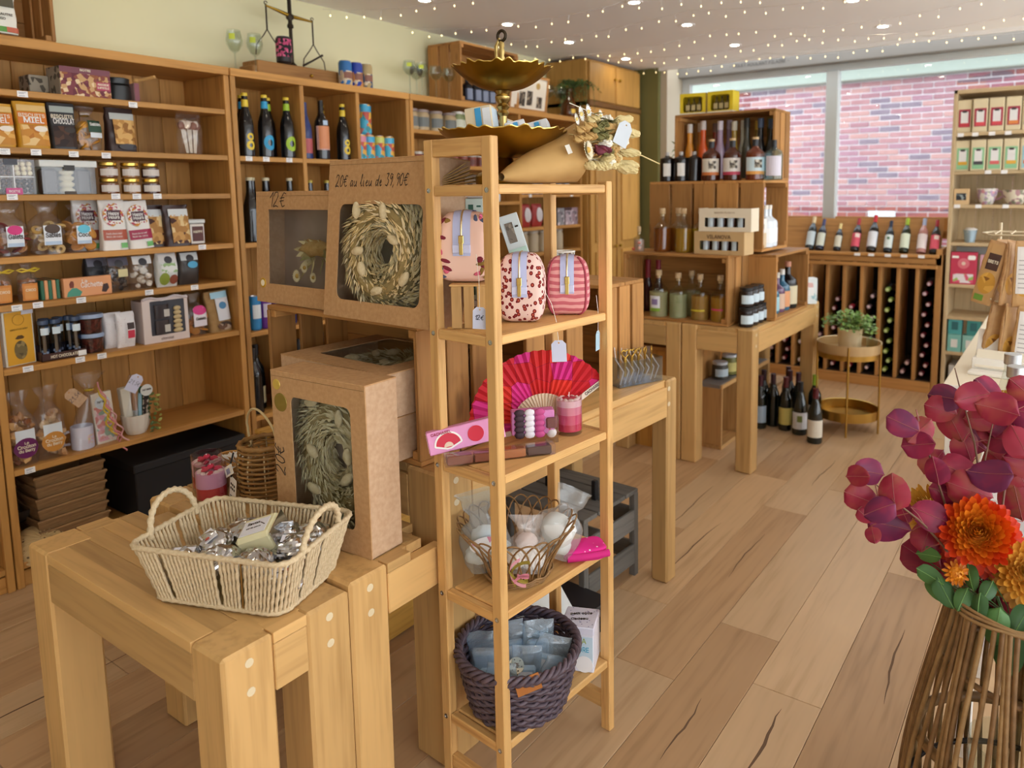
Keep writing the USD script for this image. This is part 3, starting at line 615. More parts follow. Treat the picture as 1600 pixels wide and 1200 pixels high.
b.fill('biscuit', 16, biscuit(.019, .006), [M('d79a2b', .5), M('c98a22', .5)], .08, .6, 4); b.patch(-.005, .045, .07, .115, M('2f4d3a', .6)); b.patch(0, .044, .05, .069, M('dfe7ea', .6), name='white_label'); b.write('Sablés', .011, .02, .095, WHITE, .04); part(b.t, 'gold_tie', mv(lathe([(.014, -.003), (.016, 0), (.014, .003)], 12), (0, 0, .132), s=(1, .6, 1)), GOLD)
b = Bag('dark brown bag of almond biscuits leaning right on the second shelf', 'bag of biscuits', 'biscuit_bag', on_left(1.438, 1.578, -3.14), LEFT, .105, .055, .17, 'gusset', M('34211f', .35), 9, .005)
b.patch(-.03, .05, .03, .125, SPECK([(0, 'c18f4e'), (.4, 'd9ad6a'), (.7, '9a6a36')], 55), name='printed_biscuits'); b.patch(-.04, .05, .125, .15, M('b9bdb9', .5), name='header'); b.patch(-.02, .05, .008, .032, M('3c3d44', .5), 'oval', name='grey_patch')
b = Bag('clear bag of lollipops on white sticks, alone at the right of the second shelf', 'bag of lollipops', 'lollipop_bag', on_left(1.722, 1.578, -3.15), LEFT, .105, .05, .172, 'pillow', CELLO, 11, .006)
for i in range(9):
    x = -.035 + .0088 * i; part(b.t, 'lollipop_stick', tube([(x * .6, -.01 + .003 * (i % 3), .008), (x, -.005 + .004 * (i % 3), .11)], .0024, 6), M('efe3cf', .7)); part(b.t, 'lollipop', mv(ball((.016, .010, .017), nu=6, nv=8, seed=i, amp=.12), (x, -.004 + .004 * (i % 3), .122 + .006 * (i % 2))), M('e6d3bd' if i % 2 else '8d5b48', .5), True)
# third shelf: clear boxes and jars
t = thing('sweet_box', 'clear four part box of chocolate sweets at the left end of the third shelf', 'box of chocolates', on_left(1.07, 1.413), LEFT)
part(t, 'clear_box', cbox(-.065, .065, 0, .05, 0, .128, .002), CELLO); part(t, 'divider', join([box(-.0015, .0015, .004, .046, .004, .124), box(-.061, .061, .004, .046, .062, .065)]), WHITE)
rr = random.Random(5)
for qx, qz, mt in ((-.032, .006, M('3a2018', .35)), (.032, .006, M('2e1a15', .35)), (-.032, .068, M('4a2a20', .35)), (.032, .068, M('ece0bc', .5))):
    for i in range(3):
        for j in range(3): part(t, 'sweet', ball((.009, .009, .009), (qx - .018 + .018 * i + rr.uniform(-.002, .002), .014, qz + .009 + .0165 * j), 6, 8), mt, True)
flat(t, 'white_ribbon', -.06, -.045, .02, .125, WHITE); flat(t, 'pink_label', -.03, .02, .0, .024, M('d65a94', .5), r=.004); flat(t, 'grey_label', -.03, .012, .105, .126, M('4a4d57', .5)); part(t, 'lettering', ftext('BOITE', .008, -.005, .008, -.0026, bold=True), WHITE)
t = thing('gift_box', 'clear box with silver white lid holding macaroons between dark sides', 'gift box', on_left(1.239, 1.413, -3.11), LEFT)
part(t, 'clear_box', cbox(-.09, .09, .003, .09, 0, .104, .002), CLEAR('e9eae8', .08, 1.5, 1.4)); part(t, 'lid', cbox(-.095, .095, -.002, .095, .101, .126, .002), M('d9dcd6', .35)); part(t, 'back_card', cbox(-.086, .086, .082, .087, .002, .1), M('cfcbb6', .7))
for x in (-.055, .055): part(t, 'dark_side', cbox(x - .026, x + .026, .02, .07, .002, .095, .008), M('4a3a38', .4))
for j in range(4): part(t, 'macaroon', mv(ball((.026, .024, .014), nu=6, nv=12), (0, .03, .014 + .023 * j)), M('e9dfc0', .6), True)
flat(t, 'black_label', -.018, .018, .088, .108, M('33312f', .5), y=-.003); flat(t, 'black_label', -.02, .02, .0, .012, M('4a4038', .5), y=.002)
i = 0
for c, y in enumerate((1.378, 1.458, 1.535)):
    for rw in range(2):
        jar('preserve_jar', f'small {("amber", "golden", "dark red")[c]} preserve jar with gold lid, {("bottom", "top")[rw]} of the {("left", "middle", "right")[c]} stack', 'jar', on_left(y, 1.413 + rw * .0625, -3.125), LEFT, .033, .061, CLEAR('efe9dd', .03), M('d8b45c', .3, 1.0), M('d8cfc6', .6), 'preserve jars stacked in threes', .012, M(('8c5226', 'a8742f', '4e1f22')[c], .25))
# fourth shelf: biscuits in cellophane, granola pouches
def sable(label, y, w, h, mats, col, l1, seed, mk, n=18):
    b = Bag(label, 'bag of biscuits', 'cellophane_biscuit_bag', on_left(y, 1.195, -3.145), LEFT, w, .07, h, .80, CELLO, seed, .008)
    b.fill('biscuit', n, mk, mats, .07, .56, seed)
    b.patch(-w * .2, w * .3, h * .18, h * .56, M('e8eef4', .5), name='label'); b.patch(-w * .17, w * .27, h * .40, h * .58, col, 'oval', name='label_picture', off=.007); b.patch(-w * .18, w * .28, h * .18, h * .25, M('b9cfe6', .6), name='label_foot', off=.0068)
    b.write(l1, h * .085, w * .05, h * .33, INK, w * .42)
    return b
sable('cellophane biscuit bag with pink label at the left of the fourth shelf', 1.045, .105, .19, [M('a8572a', .6), M('7a2f2e', .6), M('b98046', .6)], M('d8307f', .5), 'Galets', 21, biscuit(.02, .008))
sable('cellophane bag of pale ring biscuits with brown and white label', 1.160, .115, .19, [M('cfae6e', .6), M('b58f4f', .6)], M('4a3526', .5), 'Sablés', 22, lambda r: lathe([(.007, 0), (.017, 0), (.019, .004), (.017, .008), (.007, .008), (.006, .004), (.007, 0)], 10))
sable('cellophane bag of golden oval biscuits with light blue label', 1.264, .10, .18, [M('c98d3c', .55), M('bd8034', .55)], M('62c3dc', .5), 'Coco', 23, biscuit(.023, .009))
def muesli(label, y, x, w, h, band, rz, seed, tilt=0):
    b = Bag(label, 'pouch', 'muesli_pouch', on_left(y, 1.195, x), 0, w, .045, h, 'gusset', M('efece6', .55), seed, .003, r=(0, tilt, LEFT + rz))
    b.patch(-w * .46, w * .46, h * .20, h * .40, band, name='colour_band'); b.patch(-w * .3, w * .3, h * .55, h * .80, SPECK([(0, 'efece6'), (.55, 'efece6'), (.56, 'b03a4c'), (.8, '7a3038')], 120), 'oval', name='printed_sprinkle', off=.0062); b.patch(-w * .42, w * .42, h * .46, h * .92, SPECK([(0, 'efece6'), (.62, 'efece6'), (.63, 'b8485a'), (.85, 'c98a3c')], 130), 'oval', name='printed_nuts', off=.006)
    b.patch(-w * .26, w * .26, h * .58, h * .78, M('4b2433', .5), name='dark_plate', off=.007); b.write('Happy', h * .06, 0, h * .69, WHITE, w * .42); b.write('Hours', h * .06, 0, h * .615, WHITE, w * .42)
    b.patch(w * .16, w * .42, h * .04, h * .14, M('6fb86a', .5), name='green_mark'); b.write('Pavé choco noir', h * .035, -w * .08, h * .31, WHITE, w * .6, False); b.write('Noix de coco', h * .035, -w * .08, h * .25, WHITE, w * .6, False)
    return b
muesli('white muesli pouch with terracotta band, half hidden behind the front one', 1.315, -3.20, .093, .2, M('a8553f', .5), 0, 31)
muesli('white muesli pouch with terracotta band standing in front', 1.379, -3.13, .093, .2, M('b45b45', .5), 0, 32)
muesli('white muesli pouch with crimson band leaning right', 1.478, -3.13, .093, .192, M('a3274a', .5), 0, 33, -4)
muesli('white muesli pouch with crimson band, mostly hidden behind the others', 1.432, -3.20, .093, .192, M('8d2442', .5), 0, 34)
for y, lab_, sd in ((1.555, 'left dark brown bag of fruit and nut biscuits on the fourth shelf', 36), (1.628, 'right dark brown bag of fruit and nut biscuits, its pale panel in view', 37)):
    b = Bag(lab_, 'bag of biscuits', 'biscuit_bag', on_left(y, 1.195, -3.14 if sd == 37 else -3.17), LEFT, .105, .06, .172, 'gusset', M('3b2320', .35), sd, .005)
    b.patch(-.03, .048, .012, .13, SPECK([(0, 'c99a5a'), (.4, 'b07f45'), (.7, 'e3c892'), (.9, '4a2a22')], 48), name='printed_biscuits'); b.patch(-.035, .047, .125, .155, M('d9dedf', .5), name='header')
t = thing('sweet_tub', 'square clear tub with brown label at the right of the fourth shelf', 'tub', on_left(1.716, 1.195, -3.14), LEFT)
part(t, 'tub', cbox(-.04, .04, 0, .07, 0, .092, .008), M('6b4a45', .4)); part(t, 'lid', cbox(-.043, .043, -.003, .073, .09, .108, .004), M('d6dad8', .35)); flat(t, 'label', -.026, .034, .004, .088, M('e9e3dc', .6)); flat(t, 'brown_panel', -.018, .03, .014, .078, M('5a2a26', .5), y=-.003); part(t, 'lettering', ftext('HAPPY', .01, .006, .05, -.0036, .04, True), CREAM)
# fifth shelf
for y, w, l in ((1.0, .06, 'small bag of crisp bread with yellow bow, cut by the left picture edge'), (1.078, .062, 'small bag of brown crisp bread with yellow bow and orange label')):
    b = Bag(l, 'bag of crisp bread', 'bread_bag', on_left(y, 1.028, -3.13), LEFT, w, .05, .16, .72, CELLO, int(y * 100), .006)
    b.fill('crisp_bread', 5, brick_(.02, .017, .006), [M('9a5f2e', .7), M('b3763e', .7)], .12, .5, 7, .2)
    b.patch(-w * .38, w * .38, .006, .068, M('d98a3c', .55)); b.patch(-w * .3, w * .3, .012, .06, M('e09a50', .55), name='label_field', off=.0067); b.write('CROQ', .009, 0, .04, CREAM, w * .5)
    part(b.t, 'bow', join([mv(tube([(0, 0, 0), (s * .02, -.004, .008), (s * .035, -.002, .004), (s * .02, -.002, -.004), (0, 0, 0)], .0035, 5), (0, -.02, .114)) for s in (-1, 1)]), M('e2c33e', .4))
GRN, SAL = M('2f6b4f', .5), M('e3a06e', .55)
for i in range(5):
    pack('chocolate_box', f'narrow chocolate box seen end on, {("first", "second", "third", "fourth", "fifth")[i]} from the left in the row', 'box of chocolates', on_left(1.120 + .0125 * i, 1.028, -3.115), LEFT, .0118, .13, .072, (GRN, SAL)[i % 2])
t = pack('chocolate_box', 'long salmon chocolate box with a lady in a green dress on it', 'box of chocolates', on_left(1.266, 1.028, -3.105), LEFT, .166, .02, .073, SAL, SAL)
part(t, 'printed_dress', panel(Polygon([(-.075, .003), (-.03, .003), (-.022, .018), (-.04, .034), (-.055, .035), (-.07, .02)]), .0006, -.002), M('4f9a83', .6)); part(t, 'printed_lady', panel(Polygon([(-.062, .036), (-.05, .036), (-.048, .05), (-.05, .06), (-.058, .062), (-.064, .05)]), .0006, -.002), M('7a3a2c', .6))
part(t, 'printed_chocolate', panel(Polygon([(.045, .012), (.06, .008), (.072, .024), (.068, .042), (.052, .04)]), .0006, -.002), M('3a2320', .5)); part(t, 'lettering', ftext('La', .013, -.012, .052, -.0022, bold=False), WHITE); part(t, 'lettering', ftext('Cachette', .019, .012, .034, -.0022, .075), WHITE)
for y, x, l, bm, cm, hm in ((1.335, -3.20, 'black bag of liquorice behind the salmon chocolate box', M('24242a', .4), M('1c1c1f', .4), M('7d7d8c', .5)), (1.385, -3.14, 'clear bag of dark sweets with a pale square, right of the salmon box', None, M('35302f', .4), M('5a5866', .5)), (1.472, -3.135, 'clear bag of white marshmallow sweets with white header', None, M('e9e0d2', .6), M('e6e6e4', .5)), (1.573, -3.135, 'white bag of sweets printed with green leaves', M('dfe2e0', .45), M('7d8a2c', .5), M('e8e8e6', .5)), (1.664, -3.135, 'dark bag of coffee sweets with light blue drop', M('3c3634', .4), M('2a2423', .4), M('cfd6d8', .5))):
    b = Bag(l, 'bag of sweets', 'sweet_bag', on_left(y, 1.028, x), LEFT, .088, .055, .142, 'pillow', bm or CELLO, int(y * 977), .005)
    if bm is None: b.fill('sweet', 18, lump(.012), [cm, M('d9cdb8', .6) if 'marsh' in l else M('4b3a2a', .5)], .1, .7, int(y * 31))
    b.patch(-.036, .036, .104, .136, hm, name='header', off=.005); b.patch(-.016, .016, .098, .128, M('3a3a40', .5), 'oval', name='badge', off=.006)
    if 'green leaves' in l: b.patch(-.038, .0, .008, .06, M('8a9a3a', .5), 'oval', name='printed_leaf'); b.patch(.0, .036, .01, .05, M('8c4a36', .5), 'oval', name='printed_bean'); b.patch(-.03, .036, .06, .1, SPECK([(0, 'e8ece8'), (.6, '9fbf8a')], 70), name='printed_sprig')
    if 'blue drop' in l: b.patch(-.014, .03, .07, .1, M('4fa8d2', .5), 'oval', name='blue_drop')
    if 'pale square' in l: b.patch(-.008, .028, .06, .09, M('d8cd9a', .6), name='pale_square')
# sixth shelf
t = thing('pasta_box', 'tall yellow printed box with white sides and an oval window, left end', 'box', on_left(1.036, .803), LEFT, r=(0, 0, LEFT + 14))
part(t, 'carton', cbox(-.052, .052, 0, .06, 0, .198, .002), M('e8e3d2', .6)); flat(t, 'yellow_front', -.046, .046, .004, .194, M('e3a92f', .5)); part(t, 'oval_window', panel(Polygon([(.022 * math.cos(a), .055 + .034 * math.sin(a)) for a in np.linspace(0, 2 * PI, 24)[:-1]]), .001, -.0032), SPECK([(0, '7a6a44'), (.5, '9a875a'), (.8, '5f5236')], 90))
part(t, 'ring_mark', panel(Point(0, .165).buffer(.02).difference(Point(0, .165).buffer(.0185)), .0006, -.0028), M('a8741c', .6)); part(t, 'lettering', ftext('HARICOTS DE BERRY', .006, 0, .128, -.0028, .06), M('7a5618', .6)); part(t, 'animal_mark', panel(Polygon([(-.016, .098), (-.006, .108), (.008, .108), (.016, .1), (.01, .095), (-.01, .095)]), .0006, -.0028), M('5a3d14', .6)); flat(t, 'price_sticker', .012, .052, .182, .198, M('d9dbe6', .6), y=-.0032)
t = thing('display_tray', 'brown cardboard counter tray lettered for hot chocolate', 'display tray', on_left(1.165, .803, -3.10), LEFT)
part(t, 'tray', join([cbox(-.074, .074, 0, .09, 0, .004), cbox(-.074, .074, 0, .003, 0, .028), cbox(-.074, .074, .087, .09, 0, .05), cbox(-.074, -.071, 0, .09, 0, .035), cbox(.071, .074, 0, .09, 0, .035)]), M('41231d', .5)); part(t, 'lettering', ftext('HOT CHOCOLATE', .0105, 0, .009, -.001, .09, True), CREAM); flat(t, 'ticket', .045, .072, .002, .022, WHITE)
for i, (y, x) in enumerate(((1.112, -3.122), (1.150, -3.122), (1.216, -3.122), (1.130, -3.165), (1.175, -3.165), (1.212, -3.165))):
    t = thing('chocolate_tube', f'clear tube of hot chocolate spoon and marshmallows, {("first at the front", "second at the front", "third at the front", "first behind", "second behind", "third behind")[i]} in the tray', 'tube', (x, y, .808), LEFT, 'hot chocolate tubes')
    part(t, 'tube', cyl(.0165, 0, .132, 14), CLEAR('bccbe0', .04, 1.45)); part(t, 'cap', cyl(.0172, .130, .146, 14), M('41526f', .35)); part(t, 'spoon', cbox(-.005, .005, -.004, .004, .02, .122), M('b98a5c', .7)); part(t, 'chocolate', cyl(.0145, .001, .016, 12), M('3a201a', .5)); arc_label(t, 'label', .0169, .092, .118, .9, M('dcecf3', .5))
    for j in range(4): part(t, 'marshmallow', mv(cyl(.0045, 0, .008, 7), ((j % 2) * .011 - .0055, -.006 if j < 2 else .006, .017 + .004 * (j % 3))), M('f3ebe6', .7))
for k in range(2):
    t = thing('sweet_tub', f'round clear tub of dark caramel pieces, {("lower", "upper")[k]} of the stacked pair', 'tub', on_left(1.278, .803 + .075 * k, -3.145), LEFT)
    part(t, 'tub', lathe([(0, 0), (.037, 0), (.041, .06), (.042, .062)], 20), CLEAR('e8dcd8', .05)); part(t, 'content', lathe([(0, .002), (.035, .002), (.039, .055), (0, .056)], 20), SPECK([(0, '4f2420'), (.4, '6b342b'), (.8, '3a1a18')], 110, bump=.5)); part(t, 'lid', lathe([(.043, .060), (.044, .062), (.044, .072), (.042, .075), (0, .075)], 20), M('9fb2cf', .35), 40)
for y, x, l in ((1.362, -3.16, 'white spotted paper bag of sweets, the one behind'), (1.394, -3.13, 'white spotted paper bag of sweets with a red label, the one in front')):
    b = Bag(l, 'bag of sweets', 'paper_sweet_bag', on_left(y, .803, x), LEFT, .072, .05, .142, 'pillow', SPECK([(0, 'c98a9a'), (.12, 'c98a9a'), (.13, 'ece9ea')], 160, 'spots'), int(y * 55), .004)
    b.patch(-.006, .026, .03, .105, M('efeaea', .5)); b.patch(-.003, .024, .038, .07, M('cf3a52', .5), name='label_red', off=.0068); b.patch(-.003, .024, .074, .1, M('40302e', .5), name='label_dark', off=.0068)
t = thing('gift_box', 'pale windowed gift box of chocolate jars and a macaroon stack', 'gift box', on_left(1.545, .803, -3.105), LEFT)
part(t, 'carton', cbox(-.092, .092, .002, .09, 0, .175, .002), M('cdbdb8', .6)); part(t, 'frame', panel(sbox(-.092, 0, .092, .185).difference(rrect(-.062, .078, .03, .172, .004)), .003, -.001), M('e2d3cc', .6)); part(t, 'dark_inset', box(-.064, .08, .001, .0022, .028, .174), M('3a3a42', .4)); part(t, 'ribbon', tube([(-.09 + .018 * i, -.004, .182 + .006 * math.sin(i * 1.1)) for i in range(11)], .006, 6), M('ded4d6', .5))
for z in (.034, .098): part(t, 'chocolate_jar', mv(lathe([(0, 0), (.026, 0), (.028, .004), (.028, .042), (.0285, .043), (.0285, .058), (0, .058)], 16), (-.018, -.004, z), s=(1, .35, 1)), M('3c3436', .3), 40); part(t, 'jar_label', box(-.014, .008, -.0155, -.0145, z + .008, z + .038), M('c9c5bd', .6))
for j in range(6): part(t, 'macaroon', mv(ball((.021 - .001 * j, .009, .010), nu=6, nv=10), (.045, -.004, .042 + .0185 * j)), M('cfb98c', .6), True)
part(t, 'lettering', ftext('chocolat', .011, 0, .009, -.0022, .05), M('6a4a48', .6))
sb = Bag('cellophane biscuit bag with pink label right of the windowed gift box', 'bag of biscuits', 'cellophane_biscuit_bag', on_left(1.681, .803, -3.14), LEFT, .10, .06, .185, .78, CELLO, 41, .007)
sb.fill('biscuit', 16, biscuit(.019, .007), [M('bd7428', .55), M('d08c3a', .55)], .07, .5, 9); sb.patch(-.02, .04, .04, .12, M('ece6ee', .5)); sb.patch(-.022, .042, .09, .13, M('dd3d8c', .5), 'oval', name='label_picture', off=.007); sb.write('Galets', .012, .01, .068, INK, .045)
b = Bag('brown paper pouch with white and blue label at the right end of the sixth shelf', 'pouch', 'paper_pouch', on_left(1.787, .803, -3.14), 0, .105, .055, .182, 'gusset', NOISY('9a7748', 'a98656', 50, .8), 42, .004, r=(0, -3, LEFT))
b.patch(-.012, .045, .05, .165, M('dfe0e6', .5)); b.patch(.0, .034, .1, .132, M('3d7fae', .5), 'oval', name='blue_seal', off=.007); b.patch(-.03, .045, .15, .178, M('9fd0e4', .35), name='foil_top', off=.0066); b.patch(-.02, .045, .008, .045, SPECK([(0, '3d2c24'), (.5, '6b4a36'), (.8, 'b09a86')], 60), 'oval', name='window', off=.0066)
# seventh shelf: crisps, gift packs
for y, l, col, cm, dk in ((1.015, 'tall cellophane bag of brown crisps with purple round label', M('6b1f5c', .5), [M('b98045', .6), M('8a5028', .6), M('d2a468', .6)], 51), (1.102, 'tall cellophane bag of pale crisps with orange round label', M('d08f3c', .5), [M('cfa878', .6), M('b98a5c', .6), M('dbbd92', .6)], 52)):
    b = Bag(l, 'bag of crisps', 'crisp_bag', on_left(y, .436, -3.13), LEFT, .098, .07, .27, .79, CELLO, dk, .009)
    b.fill('crisp', 34, lump(.0165, .45), cm, .04, .66, dk); b.patch(-.03, .03, .05, .135, M('dfe8ee', .5)); b.patch(-.038, .038, .03, .105, col, 'oval', name='round_label', off=.0075)
    b.write('Le', .009, 0, .083, CREAM, .02, off=.009); b.write('Croûton', .012, 0, .068, CREAM, .056, off=.009); b.write('du Berry', .011, 0, .054, CREAM, .05, off=.009)
t = thing('gift_pack', 'cellophane gift pack of a white mug and a printed card with curled ribbons', 'gift pack', on_left(1.25, .436, -3.12), LEFT)
MUG = M('d9d8e6', .3)
part(t, 'mug', mv(lathe([(0, .002), (.036, 0), (.038, .003), (.038, .086), (.0365, .088), (.035, .086), (.035, .01), (0, .008)], 24), (-.036, .02, 0)), MUG, 40); part(t, 'mug_handle', mv(tube([(-.037, .0, .07), (-.057, 0, .066), (-.062, 0, .044), (-.055, 0, .022), (-.037, 0, .02)], .0055, 8), (-.036, .04, 0)), MUG, True)
arc_p = np.linspace(-1.5, -.6, 7); part(t, 'mug_print', (np.array([(-.036 + .0385 * math.cos(a), .02 + .0385 * math.sin(a), z) for z in (.02, .055) for a in arc_p]), grid_faces(2, 7)), SPECK([(0, 'e3c5d2'), (.5, 'e7d9a8'), (.7, 'd9d8e6')], 120))
card = part(t, 'gift_card', mv(cbox(-.036, .036, 0, .012, 0, .205, .001), (.045, .005, 0), (0, -3, 0)), M('e6dcc9', .6)); part(card, 'printed_flowers', mv(box(-.032, .032, -.0008, 0, .01, .15), (.045, .005, 0), (0, -3, 0)), SPECK([(0, 'e8d8d2'), (.4, 'd98a84'), (.65, 'e0a3b4'), (.85, '8fae9a')], 60)); part(card, 'round_badge', mv(panel(Point(0, .165).buffer(.027), .001, -.002), (.045, .005, 0), (0, -3, 0)), M('d3dbe0', .5)); part(card, 'badge_letters', mv(ftext('FAIT MAIN', .008, 0, .165, -.003, .036, True), (.045, .005, 0), (0, -3, 0)), INK)
v = []; n = 22
for q in np.linspace(0, 1, 10):
    a_, d_ = (.092 * (1 - .86 * (q / .78) ** 1.3), .05 * (1 - .75 * q / .78)) if q < .78 else (.014 + .045 * ((q - .78) / .22), .012 + .02 * (q - .78) / .22)
    for i in range(n):
        th = i * 2 * PI / n; w_ = 1 + .06 * math.sin(5 * th + 9 * q); v.append((a_ * math.cos(th) * w_, .02 + d_ * math.sin(th) * w_, .001 + q * .285))
part(t, 'cellophane', (np.array(v), grid_faces(10, n, True)), CELLO, 60); part(t, 'bow', mv(lathe([(.014, -.004), (.018, 0), (.014, .004)], 10), (0, .02, .222)), M('dcbf3e', .35, .4))
def curl(p0, L, r0, turns, n=46, dx=0.0, dy=-.02):
    s = np.linspace(0, 1, n); return np.stack([p0[0] + dx * s + r0 * np.cos(turns * 2 * PI * s) * (.3 + .7 * s), p0[1] + dy * np.minimum(1, s * 4) + r0 * np.sin(turns * 2 * PI * s) * (.3 + .7 * s), p0[2] - L * s], 1)
for L, dx, c, tr in ((.175, .02, 'd9b93a', 3), (.2, .035, 'd9b93a', 4), (.22, .055, 'd98b8e', 4.5), (.29, .065, 'd78f92', 5), (.24, .08, 'e2b0b0', 4)): part(t, 'curled_ribbon', tube(curl((.02, -.002, .23 if L < .28 else .25), L, .009, tr, 46, dx, -.032), .0032, 5), M(c, .35), True)
price_tag('kraft price tag hanging from the neck of the gift pack with the mug', (-3.085, 1.206, .625), (0, -42, LEFT), .046, .075, KRAFT2, '21,5€')
t = thing('gift_pack', 'cellophane gift pack in a fluted white flower pot with trailing green ribbon', 'gift pack', on_left(1.415, .436, -3.13), LEFT)
th = np.arange(40) * 2 * PI / 40; rows = []
for r_, z in ((.03, 0), (.034, .002), (.046, .03), (.051, .07), (.052, .082), (.049, .083), (.045, .05), (.0, .012)): rows += [(r_ * (1 + .03 * math.cos(14 * a)) * math.cos(a), .02 + r_ * (1 + .03 * math.cos(14 * a)) * math.sin(a), z) for a in th]
part(t, 'flower_pot', (np.array(rows), grid_faces(8, 40, True)), M('e4ddd0', .45), 40)
part(t, 'white_box', mv(cbox(-.017, .017, -.01, .02, .05, .20, .002), (-.025, .015, 0), (0, -4, 0)), M('ddd8c6', .6)); part(t, 'green_box', mv(cbox(-.018, .018, -.008, .012, .05, .19, .002), (.022, .01, 0), (0, 5, 0)), M('2f7a52', .5)); part(t, 'blue_stick', mv(cbox(-.006, .006, -.012, 0, .05, .17), (0, .0, 0), (0, 4, 0)), M('8fb6c8', .5))
part(t, 'chocolate_strip', mv(cbox(-.011, .011, -.011, -.004, .06, .18), (.022, .004, 0), (0, 5, 0)), SPECK([(0, '2a2422'), (.5, 'c9b8a8'), (.75, '4a3a36')], 90)); part(t, 'round_badge', panel(Point(.035, .178).buffer(.024), .001, -.016), M('d9dbd6', .5)); part(t, 'badge_letters', ftext('FAIT MAIN', .007, .035, .177, -.017, .034, True), INK)
for i in range(26): part(t, 'trailing_leaf', mv(ball((.011, .003, .006), nu=5, nv=7), (.058 + .02 * math.sin(i * 2.1), -.02 + .012 * math.cos(i * 1.7), .155 - .0068 * i), (R.uniform(-40, 40), R.uniform(-60, 60), R.uniform(0, 180))), M(('6f7f3e', 'a9ab58', '4d6236')[i % 3], .6), True)
v = []
for q in np.linspace(0, 1, 8):
    a_ = .05 * (1 - .7 * q); v += [(a_ * math.cos(x), .02 + a_ * .6 * math.sin(x), .08 + q * .165) for x in np.arange(16) * 2 * PI / 16]
part(t, 'cellophane', (np.array(v), grid_faces(8, 16, True)), CELLO, 60)
price_tag('white round ended price tag above the flower pot gift pack', (-3.085, 1.372, .63), (0, 35, LEFT), .05, .072, M('d6d8ee', .6), '21,5€')
# bottom: trays, round basket, black box
WEAVE = NOISY('7a5a38', 'a07c50', 70, .8, bump=.5, aniso=(.3, .3, 3))
for k in range(6):
    t = thing('woven_tray', ('lowest', 'second', 'third', 'fourth', 'fifth', 'topmost')[k] + ' brown woven gift tray in the stack under the seventh shelf', 'woven tray', (-3.13, 1.155 - .004 * (k % 2), .092 + .042 * k), LEFT, 'stack of woven trays')
    w, d, h = .235, .17, .072
    def wall(sx, sy, ax):
        m = cbox(-.001, .001, -.5, .5, 0, 1, .0003)
    for nm, pts in (('front_wall', [(-w / 2 + .015, -.0, 0), (w / 2 - .015, 0, 0), (w / 2, -.02, h), (-w / 2, -.02, h)]), ('back_wall', [(-w / 2 + .015, d, 0), (w / 2 - .015, d, 0), (w / 2, d + .02, h), (-w / 2, d + .02, h)]), ('end_wall', [(-w / 2 + .015, 0, 0), (-w / 2 + .015, d, 0), (-w / 2, d + .02, h), (-w / 2, -.02, h)]), ('end_wall', [(w / 2 - .015, 0, 0), (w / 2 - .015, d, 0), (w / 2, d + .02, h), (w / 2, -.02, h)])):
        p = np.array(pts, float); nrm = np.cross(p[1] - p[0], p[3] - p[0]); nrm /= np.linalg.norm(nrm); q = np.vstack([p + nrm * .002, p - nrm * .002])
        part(t, nm, (q, np.array([(0, 1, 2), (0, 2, 3), (4, 6, 5), (4, 7, 6), (0, 4, 5), (0, 5, 1), (1, 5, 6), (1, 6, 2), (2, 6, 7), (2, 7, 3), (3, 7, 4), (3, 4, 0)])), WEAVE)
    part(t, 'floor', box(-w / 2 + .015, w / 2 - .015, 0, d, 0, .004), WEAVE); part(t, 'rim', tube([(-w / 2, -.02, h), (w / 2, -.02, h), (w / 2, d + .02, h), (-w / 2, d + .02, h)], .006, 6, True), WEAVE)
for k, (y, x, z, l, col) in enumerate(((1.04, -3.14, .092, 'round pierced rattan basket lid leaning out at the bottom left', 'c4a674'), (1.005, -3.26, .20, 'dark bowl on the bottom shelf behind the rattan lid', '4a3f38'))):
    t = thing('round_basket', l, 'basket', (x, y, z), 0, r=(0, 38 if k == 0 else 5, 0))
    if k == 0:
        part(t, 'rim', tube([(.085 * math.cos(a), .085 * math.sin(a), .03) for a in np.linspace(0, 2 * PI, 33)[:-1]], .006, 6, True), M(col, .7), True); part(t, 'shell', lathe([(.084, .03), (.078, .05), (.055, .068), (.0, .075)], 24), SPECK([(0, '6b5334'), (.25, '6b5334'), (.27, 'c9ab78')], 52, 'spots'), 40)
        for i in range(16): a = i * 2 * PI / 16; part(t, 'spoke', tube([(.012 * math.cos(a), .012 * math.sin(a), .077), (.056 * math.cos(a), .056 * math.sin(a), .069), (.081 * math.cos(a), .081 * math.sin(a), .045)], .0026, 5), M('cdb07c', .7))
    else: part(t, 'bowl', lathe([(0, 0), (.05, .0), (.08, .05), (.078, .05), (.048, .004), (0, .004)], 24), M(col, .5), 40); part(t, 'foot_ring', lathe([(.05, -.006), (.052, 0), (.046, 0), (.048, -.006)], 20), M('332b26', .5))
t = thing('storage_box', 'large plain black box under the seventh shelf', 'box', (-3.08, 1.60, .09), LEFT); part(t, 'body', cbox(-.235, .235, 0, .28, 0, .22, .004), M('0d0d10', .7)); part(t, 'lid', cbox(-.24, .24, -.004, .285, .2, .235, .004), M('101014', .6))
